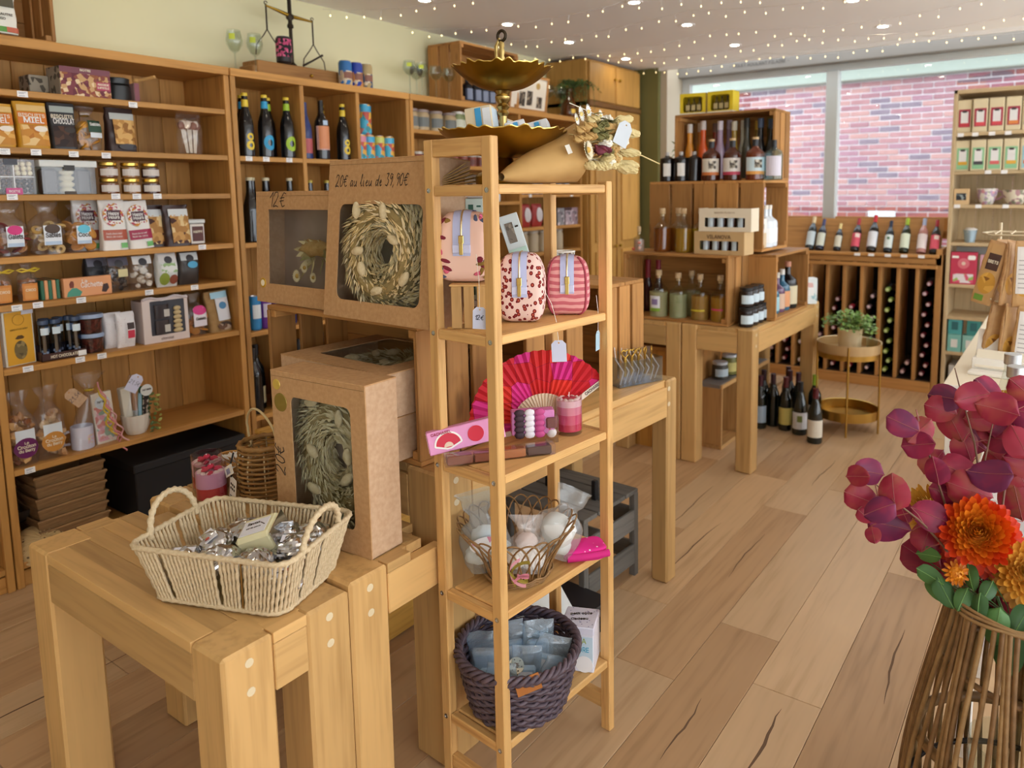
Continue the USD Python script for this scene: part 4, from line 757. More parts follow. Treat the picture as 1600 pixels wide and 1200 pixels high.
# ---------------------------------------------------------------- beer shelving
DARK = M('0e1014', .08, 0.0, specular_ior_level=.7); BROWNG = M('2a1408', .08, 0.0, specular_ior_level=.7)
YEL, BLU, LIM = M('e8c93a', .45), M('2f9fd0', .45), M('a3c832', .45)
def eight(label, y, x, col, front=True, s=.985, mark='ring'):
    t, rb, H = bottle('beer_bottle', label, 'beer bottle', (x, y, 1.578), LEFT, 'beer', DARK, s, (), YEL, .012, group='dark beer bottles with coloured figures')
    part(t, 'neck_band', lathe([(.0150, H - .06), (.0154, H - .058), (.0146, H - .03), (.0142, H - .028)], 14), col, 40)
    if front:
        f = []
        for zc, ro in ((.05, .021), (.088, .0165)) if mark == '8' else ((.066, .03),):
            th = np.linspace(0, 2 * PI, 21); a_ = []
            for rr_ in (ro, ro * .42):
                for q in th:
                    u = rr_ * .95 * math.cos(q) / .0335; u = max(-1.3, min(1.3, u)); a_.append((.0337 * math.sin(u), -.0337 * math.cos(u), zc + rr_ * (1.15 if mark != '8' else 1) * math.sin(q)))
            f.append((np.array(a_), grid_faces(2, 21)))
        part(t, 'printed_figure', join(f), col)
eight('beer bottle with yellow neck and a yellow eight, front left of the first bay', 1.963, -3.115, YEL, mark='8')
eight('beer bottle with blue neck and blue ring, front middle of the first bay', 2.056, -3.11, BLU)
eight('beer bottle with lime neck and lime ring, front right of the first bay', 2.170, -3.11, LIM)
eight('beer bottle with blue neck, behind between the yellow and blue ones', 2.00, -3.20, BLU, False); eight('beer bottle with lime neck in the back row, seen beside the blue one', 2.055, -3.26, LIM, False); eight('beer bottle with lime neck, behind between the blue and lime ones', 2.125, -3.19, LIM, False)
t, rb, H = bottle('beer_bottle', 'beer bottle with deep blue and red printed sleeve at the left of the second bay', 'beer bottle', (-3.12, 2.275, 1.578), LEFT, 'beer', M('25356f', .35), .95, (M('b5565a', .5),), None, lab=(.1, .36))
t, rb, H = bottle('beer_bottle', 'big beer bottle with a wide pink label in the second bay', 'beer bottle', (-3.115, 2.367, 1.578), LEFT, 'wine', DARK, .93, (M('e3b5ae', .5), M('d98f62', .5)), None, lab=(.16, .58), la=1.4, sz=.93); arc_label(t, 'small_label', rb * .985, H * .58, H * .66, .4, M('b9cfe8', .5))
eight('beer bottle with yellow neck behind the pink labelled one', 2.45, -3.22, YEL, False); eight('beer bottle with yellow eight at the right of the second bay', 2.50, -3.12, YEL, mark='8')
CANM = SPECK([(0, '4fb4d6'), (.3, 'e3b04a'), (.5, 'c4574a'), (.7, 'd98f8a'), (.85, '3f8f9a')], 34, rough=.35)
for y, l, top in ((2.616, 'printed drinks can at the left of the third bay', 'd98aa0'), (2.673, 'printed drinks can with blue top, second in the lower row', '3fa9d6'), (2.740, 'printed drinks can with green yellow top, third in the lower row', 'c8cf6a'), (2.808, 'printed drinks can with blue top, right end of the lower row', '46b0d8')):
    can('drinks_can', l, (-3.13, y, 1.578), LEFT, .031, .138, CANM, ((.72, .94, M(top, .35)),), 'printed drinks cans')
can('drinks_can', 'tall printed drinks can standing on top of the other cans', (-3.135, 2.655, 1.717), LEFT, .035, .158, CANM, ((.74, .94, M('3aa6d2', .35)),), 'printed drinks cans')
for i, y in enumerate((1.971, 2.016, 2.052, 2.09, 2.179)):
    bottle('beer_bottle', f'dark beer bottle with pale cap, {("first", "second", "third", "fourth", "fifth")[i]} from the left on the second beer shelf', 'beer bottle', (-3.13 - .05 * (i % 2), y, 1.19), LEFT, 'beer', DARK, 1.03, (), M('cfc6a4', .5), .012)
for i in range(6): bottle('beer_bottle', f'dark bottle behind the wreath boxes, {("first", "second", "third", "fourth", "fifth", "sixth")[i]} from the left', 'beer bottle', (-3.14, 2.30 + .1 * i, 1.19), LEFT, 'beer', DARK, 1.0, (), M('b8a23a', .4), .012)
for y, l, c, c2 in ((1.954, 'blue drinks can on the third beer shelf', '2d86c4', 'dfe8ee'), (2.008, 'purple drinks can on the third beer shelf', '6a2f8f', 'cfc6da'), (2.07, 'purple drinks can in the second row of the third shelf', '5f2a86', 'b9a6cc'), (2.14, 'dark blue drinks can on the third beer shelf', '233a7a', '8fa3c8')):
    can('drinks_can', l, (-3.12, y, .782), LEFT, .026, .16, M(c, .3), ((.05, .95, M(c, .3)), (.35, .75, M(c2, .5))))
for i, y in enumerate((1.935, 1.985, 2.06, 2.12, 2.18)):
    bottle('wine_bottle', f'dark wine bottle on the fourth shelf, {("first", "second", "third", "fourth", "fifth")[i]} from the left', 'wine bottle', (-3.13 - .06 * (i % 2), y, .388), LEFT, 'wine', DARK, 1.0, (M('c9b98f', .6),) if i == 1 else (), M('1b1b20', .4), .05, lab=(.1, .36), la=.8)
for i in range(7): bottle('wine_bottle', f'dark wine bottle seen through the crate slats, {("first", "second", "third", "fourth", "fifth", "sixth", "seventh")[i]} from the left', 'wine bottle', (-3.15 - .04 * (i % 2), 2.27 + .085 * i, .388 if i % 2 else .782), LEFT, 'wine', DARK, 1.0, (M('e3ddc8', .6),) if i == 3 else (), M('1b1b20', .4), .05)
# ---------------------------------------------------------------- jar shelving
for i, y in enumerate((2.985, 3.071, 3.181, 3.295)):
    jar('preserve_jar', f'large jar with beige and grey label, {("first", "second", "third", "fourth")[i]} from the left on the top jar shelf', 'jar', (-3.14, y, 1.765), LEFT, .046, .118, M('b9a27c', .3), M('9b8a84', .4), M('6f7472', .5), 'large jars on the top jar shelf', content=None)
for i, y in enumerate((3.383, 3.445)): jar('preserve_jar', f'taller green jar with white lid, {("left", "right")[i]} one on the top jar shelf', 'jar', (-3.15, y, 1.765), LEFT, .036, .135, M('8d9a6a', .3), M('e4e2d8', .4), M('d8dcc8', .5), 'green jars on the top jar shelf')
def row(label, name, cat, ys, z, x, r, h, bm, lm, lb, group, **kw):
    a = None; nth = ('first', 'second', 'third', 'fourth', 'fifth', 'sixth', 'seventh', 'eighth', 'ninth', 'tenth', 'eleventh')
    for i, y in enumerate(ys):
        l = f'{label}, {nth[i]} from the left'
        if a is None: a = jar(name, l, cat, (x, y, z), LEFT, r, h, bm, lm, lb, group, **kw)
        else: dup(a, l, (x, y, z), LEFT, group)
row('small jar with reddish content on the second jar shelf', 'preserve_jar', 'jar', [3.02, 3.09, 3.16, 3.23, 3.32, 3.40, 3.48, 3.56], 1.57, -3.13, .031, .075, M('8a4636', .3), M('cfc9be', .4), M('6b3a34', .5), 'reddish jars')
row('white labelled jar on the third jar shelf', 'preserve_jar', 'jar', [2.98, 3.06, 3.14, 3.22, 3.31, 3.38, 3.46, 3.54, 3.62, 3.70], 1.35, -3.13, .033, .075, M('cfd0c8', .4), M('dcdde2', .4), M('e6e6e6', .5), 'white labelled jars')
row('dark jar on the fourth jar shelf', 'preserve_jar', 'jar', [3.0, 3.1, 3.2, 3.3, 3.4, 3.5, 3.6, 3.7], 1.17, -3.14, .036, .10, M('2f2524', .3), M('77777c', .4), M('4a3a40', .5), 'dark jars')
row('small violet labelled jar on the upper shelf of the last bay', 'preserve_jar', 'jar', [3.97, 4.05, 4.13, 4.22, 4.32, 4.42, 4.52], 1.395, -3.14, .03, .075, M('8f8798', .4), M('bfc6cc', .4), M('b7a9c4', .5), 'violet labelled jars')
row('amber jar on the top shelf of the last bay', 'preserve_jar', 'jar', [3.97, 4.07, 4.17, 4.28, 4.4], 1.60, -3.14, .034, .09, M('a9742c', .3), M('b9a25a', .4), M('d8cda8', .5), 'amber jars')
for y, l in ((4.015, 'left red bag with a white oval on the middle shelf of the last bay'), (4.15, 'right red bag with a white oval on the middle shelf of the last bay')):
    b = Bag(l, 'bag', 'red_bag', (-3.14, y, 1.168), LEFT, .12, .05, .16, 'pillow', M('a8332f', .45), int(y * 10), .004, 'red bags'); b.patch(-.03, .045, .035, .135, M('d8d2d4', .5), 'oval', 'oval_label')
for i, (y, c) in enumerate(((4.40, '8f8f93'), (4.50, 'b9a9b4'), (4.58, 'a08a94'))):
    pack('soap_box', f'greyish pink pack on the middle shelf of the last bay, {("left", "middle", "right")[i]}', 'pack', (-3.10, y, 1.168), LEFT, .085, .08, .125 - .02 * (i == 1), M(c, .5), SPECK([(0, c), (.6, 'd9cdd4'), (.8, '6d6670')], 40))
row('glass storage jar on the lowest visible shelf of the last bay', 'storage_jar', 'jar', [3.98, 4.1, 4.22, 4.4], .99, -3.14, .045, .15, M('b9a98c', .3), M('c9c2b4', .4), None, 'glass storage jars on the shelf')
# ---------------------------------------------------------------- on top of the shelving
TOP = 1.956
wineglass('large wine glass with green sticker, nearest the balance scale', (-3.17, 1.966, TOP), .185, .036, 'wine glasses left of the scale', .55, True)
wineglass('large wine glass right beside the scale, behind its left hanger', (-3.17, 2.066, TOP), .185, .036, 'wine glasses left of the scale', .55, True)
for i, (y, x) in enumerate(((3.022, -3.17), (3.115, -3.17), (3.16, -3.26), (3.24, -3.18), (3.34, -3.17))): wineglass(f'tall stemmed glass on the jar shelving, {("first", "second", "third", "fourth", "fifth")[i]} from the left of five', (x, y, TOP), .20, .04, 'five stemmed glasses', .42, i < 2)
for i, (y, x) in enumerate(((4.40, -3.2), (4.51, -3.17), (4.6, -3.2))): wineglass(f'round bowled stemmed glass beside the cupboard, {("left", "middle", "right")[i]} of three', (x, y, TOP), .225, .05, 'three glasses by the cupboard', .42)
t = thing('balance_scale', 'antique brass and iron balance scale on a wooden drawer box', 'scale', (-3.24, 2.31, TOP), LEFT)
IRON = M('3b342c', .45, .8)
part(t, 'box_base', cbox(-.23, .23, -.06, .06, 0, .075, .004), w_crate('x')); part(t, 'box_end', cbox(-.25, -.19, -.055, .055, 0, .05, .004), w_crate('x')); part(t, 'knob', mv(ball((.009, .009, .009), nu=6, nv=8), (.06, -.066, .035)), BRASS, True)
part(t, 'column', lathe([(0, .075), (.03, .075), (.022, .085), (.009, .10), (.0085, .26), (.015, .265), (.015, .275), (.010, .285), (.009, .41), (.003, .44), (0, .44)], 14), IRON, 40)
part(t, 'beam', tube([(-.13, 0, .345), (-.07, 0, .335), (0, 0, .32), (.06, 0, .318), (.125, 0, .315)], [.005, .008, .011, .008, .005], 8), BRASS, True); part(t, 'pivot', mv(lathe([(0, -.014), (.016, -.01), (.018, 0), (.016, .01), (0, .014)], 14), (0, 0, .315), (90, 0, 0)), IRON, 40)
for s_, z in ((-1, .345), (1, .315)):
    x = .128 * s_
    h_ = part(t, 'hanger', join([tube([(x, 0, z + .008), (x, 0, z - .11)], .0038, 6), tube([(x, 0, z - .11), (x - .02, 0, z - .14), (x - .06, 0, z - .19), (x - .066, 0, z - .235)], .0028, 5), tube([(x, 0, z - .11), (x + .02, 0, z - .14), (x + .06, 0, z - .19), (x + .066, 0, z - .235)], .0028, 5)]), IRON, True)
    part(h_, 'hook', tube([(x + .008 * math.cos(a), 0, z + .012 + .008 * math.sin(a)) for a in np.linspace(0, 5.2, 12)], .0022, 5), IRON, True)
part(t, 'lever', tube([(.04, -.03, .085), (.09, -.04, .115), (.13, -.045, .14), (.145, -.045, .148)], [.006, .005, .005, .007], 6), IRON, True)
can('drinks_can', 'black drinks can with pink blossom print standing on the scale box', (-3.20, 2.238, TOP + .0755), LEFT, .036, .128, M('1d1a1f', .35), ((.25, .9, SPECK([(0, '1d1a1f'), (.55, '1d1a1f'), (.56, 'd9668f'), (.8, 'c44a78')], 70)),))
for y, l, c, c2 in ((2.548, 'blue and beige drinks can, left of three on the beer shelving', '2f6fae', 'cdb791'), (2.617, 'deep blue drinks can with orange print, middle of three', '2340a0', 'c98a4a'), (2.682, 'beige and grey printed drinks can, right of three', 'b09a6a', '4a5f78')):
    can('drinks_can', l, (-3.14, y, TOP), LEFT, .033, .128, M(c, .35), ((.05, .6, SPECK([(0, c2), (.5, 'd9cbb0'), (.75, c)], 45)), (.3, .55, M('8a5a4a', .5))))
crate('stained crate holding dark bottles on top of the jar shelving', (-3.10, 3.37, TOP), .56, .27, .36, rz=LEFT, slats=3, th=.014)
for i, y in enumerate((3.52, 3.60, 3.67, 3.74)): bottle('spirit_bottle', f'dark blue labelled bottle in the crate on the jar shelving, {("first", "second", "third", "fourth")[i]} from the left', 'bottle', (-3.19, y, TOP + .014), LEFT, 'spirit', M('15171d', .12), .75, (M('2a3248', .5), M('7f8aa3', .6)), M('1a1a1f', .4), .03, lab=(.1, .55))
t = thing('picture_panel', 'framed white panel with three small photographs beside the crate', 'picture', (-3.11, 4.06, TOP), LEFT, r=(8, 0, LEFT))
part(t, 'frame', panel(sbox(-.23, 0, .19, .24).difference(sbox(-.212, .016, .172, .224)), .02, 0), w_crate('x')); part(t, 'panel', box(-.212, .172, .006, .018, .016, .224), M('e6dfcf', .6))
for x, z in ((-.09, .075), (-.01, .085), (.1, .075)): part(t, 'photograph', box(x - .03, x + .03, .0045, .006, z - .045, z + .03 + .02 * (x < .05)), SPECK([(0, '3b352f'), (.4, '7d7364'), (.7, 'a89a84'), (.9, '544a40')], 50))
part(t, 'gold_emblem', panel(Point(.075, .175).buffer(.022), .001, .0045), M('b99a5a', .5))
t = thing('vase', 'dark amber glass vase by the cupboard holding a hanging plant', 'vase', (-3.14, 4.575, TOP)); part(t, 'vase_body', lathe([(0, .002), (.045, 0), (.06, .03), (.055, .10), (.03, .16), (.028, .2), (.033, .21), (.026, .2), (.026, .16), (0, .15)], 20), M('5a2f10', .1, 0, specular_ior_level=.7), 40); arc_label(t, 'gold_label', .061, .03, .06, .4, GOLD, -.3)
t = thing('hanging_plant', 'bushy green hanging plant spilling down in front of the cupboard', 'plant', (-3.09, 4.585, 2.17))
lv, st, rr = [], [], random.Random(3)
def leaf_quad(c, L, w, d, up=(0, 0, 1)):
    d = np.asarray(d, float); d /= np.linalg.norm(d); s_ = np.cross(d, up); s_ /= (np.linalg.norm(s_) + 1e-9); n_ = np.cross(s_, d)
    return np.array([c, c + d * L * .5 + s_ * w / 2 + n_ * L * .08, c + d * L, c + d * L * .5 - s_ * w / 2 + n_ * L * .08]), np.array([(0, 1, 2), (0, 2, 3)])
for i in range(46):
    a = rr.uniform(0, 2 * PI); rd = rr.uniform(.03, .15); L = rr.uniform(.03, .38) * (1.1 if math.cos(a) > 0 else .5)
    p = [np.array((0, 0, .0)), np.array((rd * .6 * math.cos(a), rd * .8 * math.sin(a), .05)), np.array((rd * math.cos(a), rd * math.sin(a), .02)), np.array((rd * 1.1 * math.cos(a) + rr.uniform(-.02, .02), rd * 1.1 * math.sin(a), .02 - L))]
    st.append(tube(p, .0015, 3))
    for q in np.linspace(.25, 1, 14):
        c = np.array([np.interp(q * 3, range(4), [v[k] for v in p]) for k in range(3)]); lv.append(leaf_quad(c, rr.uniform(.018, .034), .013, (rr.uniform(-1, 1), rr.uniform(-1, 1), rr.uniform(-.7, .5))))
part(t, 'stems', join(st), M('4c5a2c', .7), kind='stuff'); part(t, 'foliage', join(lv), SPECK([(0, '54753e'), (.4, '6a8a4c'), (.7, '3f5f33'), (.9, '86a060')], 45), kind='stuff')
# ---------------------------------------------------------------- wine rack under the window
W = w_crate
RK = lambda a: WOOD('c08c50', '86552a', a, 1.2, .5, .6, 4.0, .2)
t = thing('wine_rack', 'pine wine rack under the window with upright bays and a sloping display ledge', 'wine rack', (0, 5.44, 0))
xs = [-.728 - .1215 * i for i in range(16)]
part(t, 'side_post', cbox(-.735, -.695, .0, .36, 0, .965, .003), RK('z'))
for x in xs[1:]: part(t, 'bay_divider', cbox(x - .011, x + .011, .01, .34, .08, .865, .002), RK('z'))
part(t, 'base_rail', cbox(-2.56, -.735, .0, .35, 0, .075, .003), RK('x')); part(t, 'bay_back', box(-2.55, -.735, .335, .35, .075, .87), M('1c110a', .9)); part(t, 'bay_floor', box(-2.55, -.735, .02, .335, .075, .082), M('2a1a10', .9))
part(t, 'front_rail', cbox(-2.56, -.725, -.012, .012, .865, .89, .003), RK('x')); part(t, 'ledge_face', cbox(-2.56, -.725, .0, .02, .895, .935, .003), RK('x')); part(t, 'ledge_lip', cbox(-2.56, -.715, -.014, .022, .94, .962, .003), RK('x'))
part(t, 'sloping_board', mv(cbox(-2.56, -.72, -.005, .005, 0, .30, .002), (0, .06, .93), (-28, 0, 0)), RK('x')); part(t, 'upper_board', cbox(-2.56, -.70, .345, .36, 1.05, 1.205, .003), RK('x')); part(t, 'upper_rail', cbox(-2.56, -.71, .315, .345, 1.09, 1.115, .002), RK('x')); part(t, 'side_cheek', panel(Polygon([(-.735, .89), (-.70, .89), (-.70, 1.0), (-.735, 1.0)]), .34, .0), RK('z'))
for x in (-1.245, -1.15, -1.04, -.935, -.825): part(t, 'price_ticket', cbox(x - .02, x + .02, -.0165, -.0145, .938, .958, .0003), TICKET)
# sloping display bottles
slp = None
for i, (x, gl, cc, lb, hh) in enumerate(((-1.602, '1c2b33', 'd9c49a', 'c9d8e0', 1.0), (-1.527, '16233a', '3a3f6a', 'd6dccf', .93), (-1.402, '1b2430', 'e3cf8e', 'd8d6c4', .80), (-1.277, '15161c', 'a8283a', 'd9556a', .96), (-1.165, '101015', 'c8202f', 'dfe3ea', 1.06), (-1.055, '132430', '1f3350', 'dbe5e2', .90), (-.948, '15240f', 'a3c13a', 'dbe5cf', .98), (-.838, 'b57f78', 'aab8d8', 'e6dcdc', .98), (-.735 + .0, '15161c', 'a8283a', 'd9556a', .94))):
    lx = ('first', 'second', 'third', 'fourth', 'fifth', 'sixth', 'seventh', 'eighth', 'ninth')[i]
    cn = ('pale capsule', 'navy capsule', 'cream capsule', 'red capsule, pink label', 'bright red capsule, white label', 'navy capsule, white label', 'lime capsule', 'silver capsule', 'red capsule, pink label')[i]
    x = x - (.022 if i == 8 else 0)
    t, rb, H = bottle('wine_bottle', f'wine bottle on the sloping ledge with {cn}, {lx} from the left', 'wine bottle', (x, 5.478, .967), 0, 'wine', M(gl, .08, 0, specular_ior_level=.7), .86 * hh, (M(lb, .5),), M(cc, .4), .055, r=(-28, 0, 0), lab=(.10, .52), la=1.25, group='wine bottles on the sloping ledge')
    if i in (3, 8): arc_label(t, 'white_corner', rb * 1.02, .38 * H, .5 * H, .5, M('ecd9d2', .5), -1.2)
    if i == 5: arc_label(t, 'green_emblem', rb * 1.02, .36 * H, .44 * H, .3, M('3d6b4a', .5))
# bottles lying in the bays
def lying(x, z, cap, label, group, y=5.475):
    k = ('lie', cap)
    if k not in _txt:
        t = thing('wine_bottle', label, 'wine bottle', (x, y, z), 0, group, r=(90, 0, 0))
        part(t, 'bottle_glass', lathe([(0, -.29), (.036, -.288), (.0375, -.28), (.0375, -.13), (.03, -.10), (.0145, -.06), (.0145, -.004)], 14), DARK, 35); part(t, 'capsule', lathe([(.0155, -.06), (.0158, 0), (.0145, .003), (0, .003)], 14), M(cap, .45), 40); part(t, 'capsule_top', lathe([(0, .0036), (.012, .0036), (.012, .003)], 12), M('d9c3cc' if cap != '8db04a' else 'c9dba0', .5)); _txt[k] = t
    else: dup(_txt[k], label, (x, y, z), 0, group, r=(90, 0, 0))
BAY = ('right end', 'second from the right end', 'third from the right end', 'fourth from the right end', 'fifth from the right end', 'sixth from the right end')
nth = ('lowest', 'second', 'third', 'fourth', 'fifth', 'sixth', 'seventh', 'eighth', 'ninth', 'tenth')
def bayfill(bay, zs, cap, off, word):
    for i, z in enumerate(zs): lying((xs[bay] + xs[bay + 1]) / 2 + off * (1 if i % 2 else -1), z, cap, f'wine bottle with {word} capsule, {nth[i]} in the bay {BAY[bay]}', 'bottles lying in the bay ' + BAY[bay])
bayfill(0, (.125, .185, .257, .328, .397, .470, .543, .615, .688, .758), '7a1f33', .012, 'wine red')
bayfill(1, (.125, .19), '8f6a74', .014, 'dull rose')
bayfill(2, (.125, .19, .257, .332, .407, .48, .555, .628, .702), '8db04a', .011, 'green')
bayfill(3, (.125, .19, .257, .34, .412, .49, .57, .648), '5a4a58', .012, 'grey violet')
bayfill(4, (.125, .19, .26, .34, .41, .48, .56), 'b0203a', .012, 'bright red')
bayfill(5, (.125, .185, .26, .33, .395, .465, .54, .61), '6a1f30', .012, 'dark red')
for b_ in range(6, 13):
    for i in range(4 + b_ % 3):
        lying((xs[b_] + xs[b_ + 1]) / 2 + .012 * (1 if i % 2 else -1), .125 + .07 * i, ('6f4a52', 'a9b59a', '7a1f33')[b_ % 3], f'wine bottle seen under the window table, {nth[i]} in the {("seventh", "eighth", "ninth", "tenth", "eleventh", "twelfth", "thirteenth")[b_ - 6]} bay from the right', 'bottles seen under the window table')
# low shelf with jars at the left of the rack, behind the table legs
t = thing('low_shelf', 'low pine shelf with jars behind the window table legs', 'shelf', (-2.9, 4.9, 0)); part(t, 'board', cbox(0, .95, 0, .25, .10, .13), RK('x')); part(t, 'front', cbox(0, .95, .01, .03, 0, .10), RK('x')); part(t, 'back', cbox(0, .95, .23, .25, .13, .5), RK('x'))
for i, (x, c, l) in enumerate(((-2.62, '5a1f22', 'white lidded jar of red jam on the low shelf, left'), (-2.5, '5a1f22', 'white lidded jar of red jam on the low shelf, second'), (-2.36, 'b0a890', 'pale labelled jar on the low shelf, third'), (-2.18, 'c9b68c', 'large pale jar on the low shelf, right'))): jar('preserve_jar', l, 'jar', (x, 4.98, .13), 0, .04 + .01 * (i == 3), .11, M(c, .3), M('e6e4df', .4), M('d9d4c4', .6) if i > 1 else None, 'jars on the low shelf')
# ---------------------------------------------------------------- crates and bottles on the window tables
C1 = crate('apple crate of flavoured rum on the window table, opening to the front', (-1.985, 3.39, .731), .60, .27, .355, th=.014, slats=3)
C2 = crate('apple crate facing the aisle with blue bottles, right of the rum crate', (-1.235, 3.665, .731), .56, .36, .345, rz=90, th=.014, slats=2)
C3 = crate('upper apple crate facing the aisle with white bottles, its planked side to the front', (-1.31, 3.66, 1.088), .40, .66, .37, rz=90, th=.014, slats=5)
C4 = crate('topmost apple crate of tall liqueur bottles against the window', (-1.945, 3.92, 1.459), .60, .25, .385, th=.014, slats=3)
RUM = dict(name='rum_bottle', cat='rum bottle', kind='spirit', glass=GLASS, cap=CORK, cap_h=.028, cork=True)
def rum(label, x, y, z, s, tint, bits, lab=None, sz=None, level=.6):
    t, rb, H = bottle(RUM['name'], label, RUM['cat'], (x, y, z), 0, 'spirit', GLASS, s, (), CORK, .03, CLEAR(tint, .03, 1.33, .6, .45), level, cork=True, sz=sz)
    r = random.Random(int(x * 999))
    for i in range(9): part(t, 'fruit_piece', mv(ball((.012, .009, .008), nu=5, nv=7, seed=i, amp=.3), (r.uniform(-.024, .024), r.uniform(-.03, .0), .012 + r.random() * H * .42), (r.uniform(0, 90), 0, r.uniform(0, 180))), M(bits[i % len(bits)], .5), True)
    if lab: arc_label(t, 'label', rb * 1.01, lab[0] * H, lab[1] * H, lab[3] if len(lab) > 3 else .6, M(lab[2], .5))
    return t, rb, H
t, rb, H = rum('rum bottle with white flower label and green foot, left in the rum crate', -1.80, 3.45, .746, 1.05, 'e3dcae', ('b0aa5a', 'c9bf7a'), (.22, .52, 'e3e4ea')); arc_label(t, 'green_foot', rb * 1.015, .14 * H, .22 * H, .6, M('8ab33c', .5)); arc_label(t, 'printed_flower', rb * 1.016, .3 * H, .44 * H, .35, M('8f7fae', .5))
rum('pale green rum bottle with mint leaves, second in the rum crate', -1.69, 3.46, .746, 1.0, 'dfe2b8', ('6f8f2e', 'd9d3ae', '8aa83c'), None); rum('amber rum bottle with orange slices and yellow band, third in the rum crate', -1.565, 3.46, .746, 1.0, 'dfaf5e', ('c98a2a', 'a8641c'), (.22, .27, 'd9c23a', .9)); rum('golden rum bottle with fruit and pink band, right in the rum crate', -1.455, 3.46, .746, 1.0, 'e0a83e', ('d99a20', 'b8741c'), (.28, .33, 'c94a5e', .7))
rum('pale rum bottle in the back row between the mint and orange ones', -1.66, 3.56, .746, 1.02, 'e3dcae', ('b0aa5a',)); rum('golden rum bottle in the back right corner of the rum crate', -1.42, 3.57, .746, 1.0, 'dfa84a', ('b8741c',))
for i, x in enumerate((-1.93, -1.865)): bottle('spirit_bottle', f'bottle with long dark red neck sleeve in the back left of the rum crate, {("left", "right")[i]}', 'bottle', (x, 3.57, .746), 0, 'tall', M('3a1418', .1), .86, (), M('8a1c30', .45), .11)
for i, (x, y, tint, bits) in enumerate(((-1.805, 3.50, 'b0652a', ('8a5a3a', '6a4630')), (-1.75, 3.58, 'cf8f3a', ('a8641c',)), (-1.68, 3.50, 'dcae3c', ('c98a1c', 'd9a83a')), (-1.60, 3.54, 'd9c048', ('b8983a',)), (-1.54, 3.60, 'b07a3a', ('8a5a2a',)))):
    rum(f'corked rum bottle with fruit standing on the rum crate, {("first", "second", "third", "fourth", "fifth")[i]} from the left', x, y, 1.087, .97, tint, bits, level=.62)
t, rb, H = rum('small square bottle of pink peppery fruit at the left end on the rum crate', -1.925, 3.46, 1.087, .62, 'e0c8b8', ('c9604a', 'd98a7a', 'e0b0a0'), sz=.5)
def carrier(label, x, z, mat, word, rz, top=False):
    t = thing('beer_carrier', label, 'bottle carrier', (x, 3.43, z), rz)
    part(t, 'front_card', panel(sbox(-.135, 0, .135, .115).difference(rrect(-.105, .105, .022, .068, .004)), .004, 0), mat); part(t, 'back_card', box(-.135, .135, .115, .119, 0, .105), mat)
    for s_ in (-1, 1): part(t, 'end_card', cbox(s_ * .135 - .002, s_ * .135 + .002, .002, .117, 0, .115), mat)
    part(t, 'base', box(-.133, .133, .004, .115, 0, .003), mat); part(t, 'top_card', box(-.133, .133, .004, .115, .105, .108), mat)
    for i in range(4):
        b = part(t, 'small_bottle', mv(cyl(.023, .004, .09, 12), (-.078 + .052 * i, .035, 0)), M('3a2012', .12), 40); part(b, 'label', (np.array([(-.078 + .052 * i + .0236 * math.sin(a), .035 - .0236 * math.cos(a), z_) for z_ in (.02, .07) for a in np.linspace(-.8, .5, 7)]), grid_faces(2, 7)), M('cfe0ea', .5))
    part(t, 'lettering', ftext(word, .018 if not top else .008, 0, .08 if not top else .09, -.0012, .19, not top), M('6a5038' if not top else 'b09a80', .6)); return t
carrier('brown card carrier of small bottles lettered in capitals, standing on the rum crate', -1.455, 1.087, M('c9a877', .6), 'VILANOVA', -2); carrier('cream card carrier of small bottles stacked on the brown one', -1.425, 1.203, M('e3d6bd', .6), 'MAISON VILANOVA', 2, True)
for k in range(2):
    for i in range(4 if k == 0 else 3):
        jar('spread_jar', f'black jar with light blue label, {("first", "second", "third", "fourth")[i]} from the front in the {("lower", "upper")[k]} row', 'jar', (-1.315 - .006 * k, 3.455 + .075 * i + .02 * k, .731 + .098 * k), 52, .036, .097, M('221512', .2), M('1d1d1f', .35), M('cfe2ec', .5), 'black jars stacked beside the rum crate')
for i, (y, g, s_, lb, cp) in enumerate(((3.74, '7fb0c8', .8, 'cfe6ee', 'b9c3c9'), (3.82, '2f6f8a', .82, '9fd0dc', '30363c'), (3.90, '6a4a68', .9, 'd9b9a0', 'd9d3c8'), (3.98, '3a6a86', .95, 'e0a070', 'e6e2da'), (4.08, '14141a', 1.12, 'd9cfae', 'c98a70'))):
    bottle('spirit_bottle', f'{("light blue", "teal", "violet", "blue orange", "black tall")[i]} labelled bottle in the lower aisle crate', 'bottle', (-1.31, y, .746), 62, 'spirit', M(g, .1, 0, specular_ior_level=.6), s_, (M(lb, .5),), M(cp, .5), .03, cork=True, lab=(.1, .55), group='bottles in the lower aisle crate')
for i, (y, x) in enumerate(((3.78, -1.42), (3.83, -1.36), (3.92, -1.37))): bottle('gin_bottle', f'white gin bottle in the upper aisle crate, {("first", "second", "third")[i]} from the front', 'gin bottle', (x, y, 1.103), 50, 'spirit', M('dfe6ee', .25), .98, (M('eef0f2', .5),), M('e6ded0', .5), .022, cork=True, group='white gin bottles'); 
bottle('gin_bottle', 'white bottle with tall banded neck in the upper aisle crate', 'gin bottle', (-1.45, 3.88, 1.103), 50, 'tall', M('dfe3ea', .25), .98, (), SPECK([(0, 'e6e6ea'), (.5, 'b08a94')], 40, aniso=(.1, .1, 1)), .12)
t = pack('gin_box', 'white and wooden carton at the front edge of the upper aisle crate', 'box', (-1.345, 3.72, 1.103), 60, .085, .06, .155, M('d9c3a0', .6), None); flat(t, 'white_top', -.042, .042, .08, .154, M('e9e7e2', .5)); flat(t, 'dark_mark', -.012, .022, .10, .125, M('3f4347', .5), y=-.003)
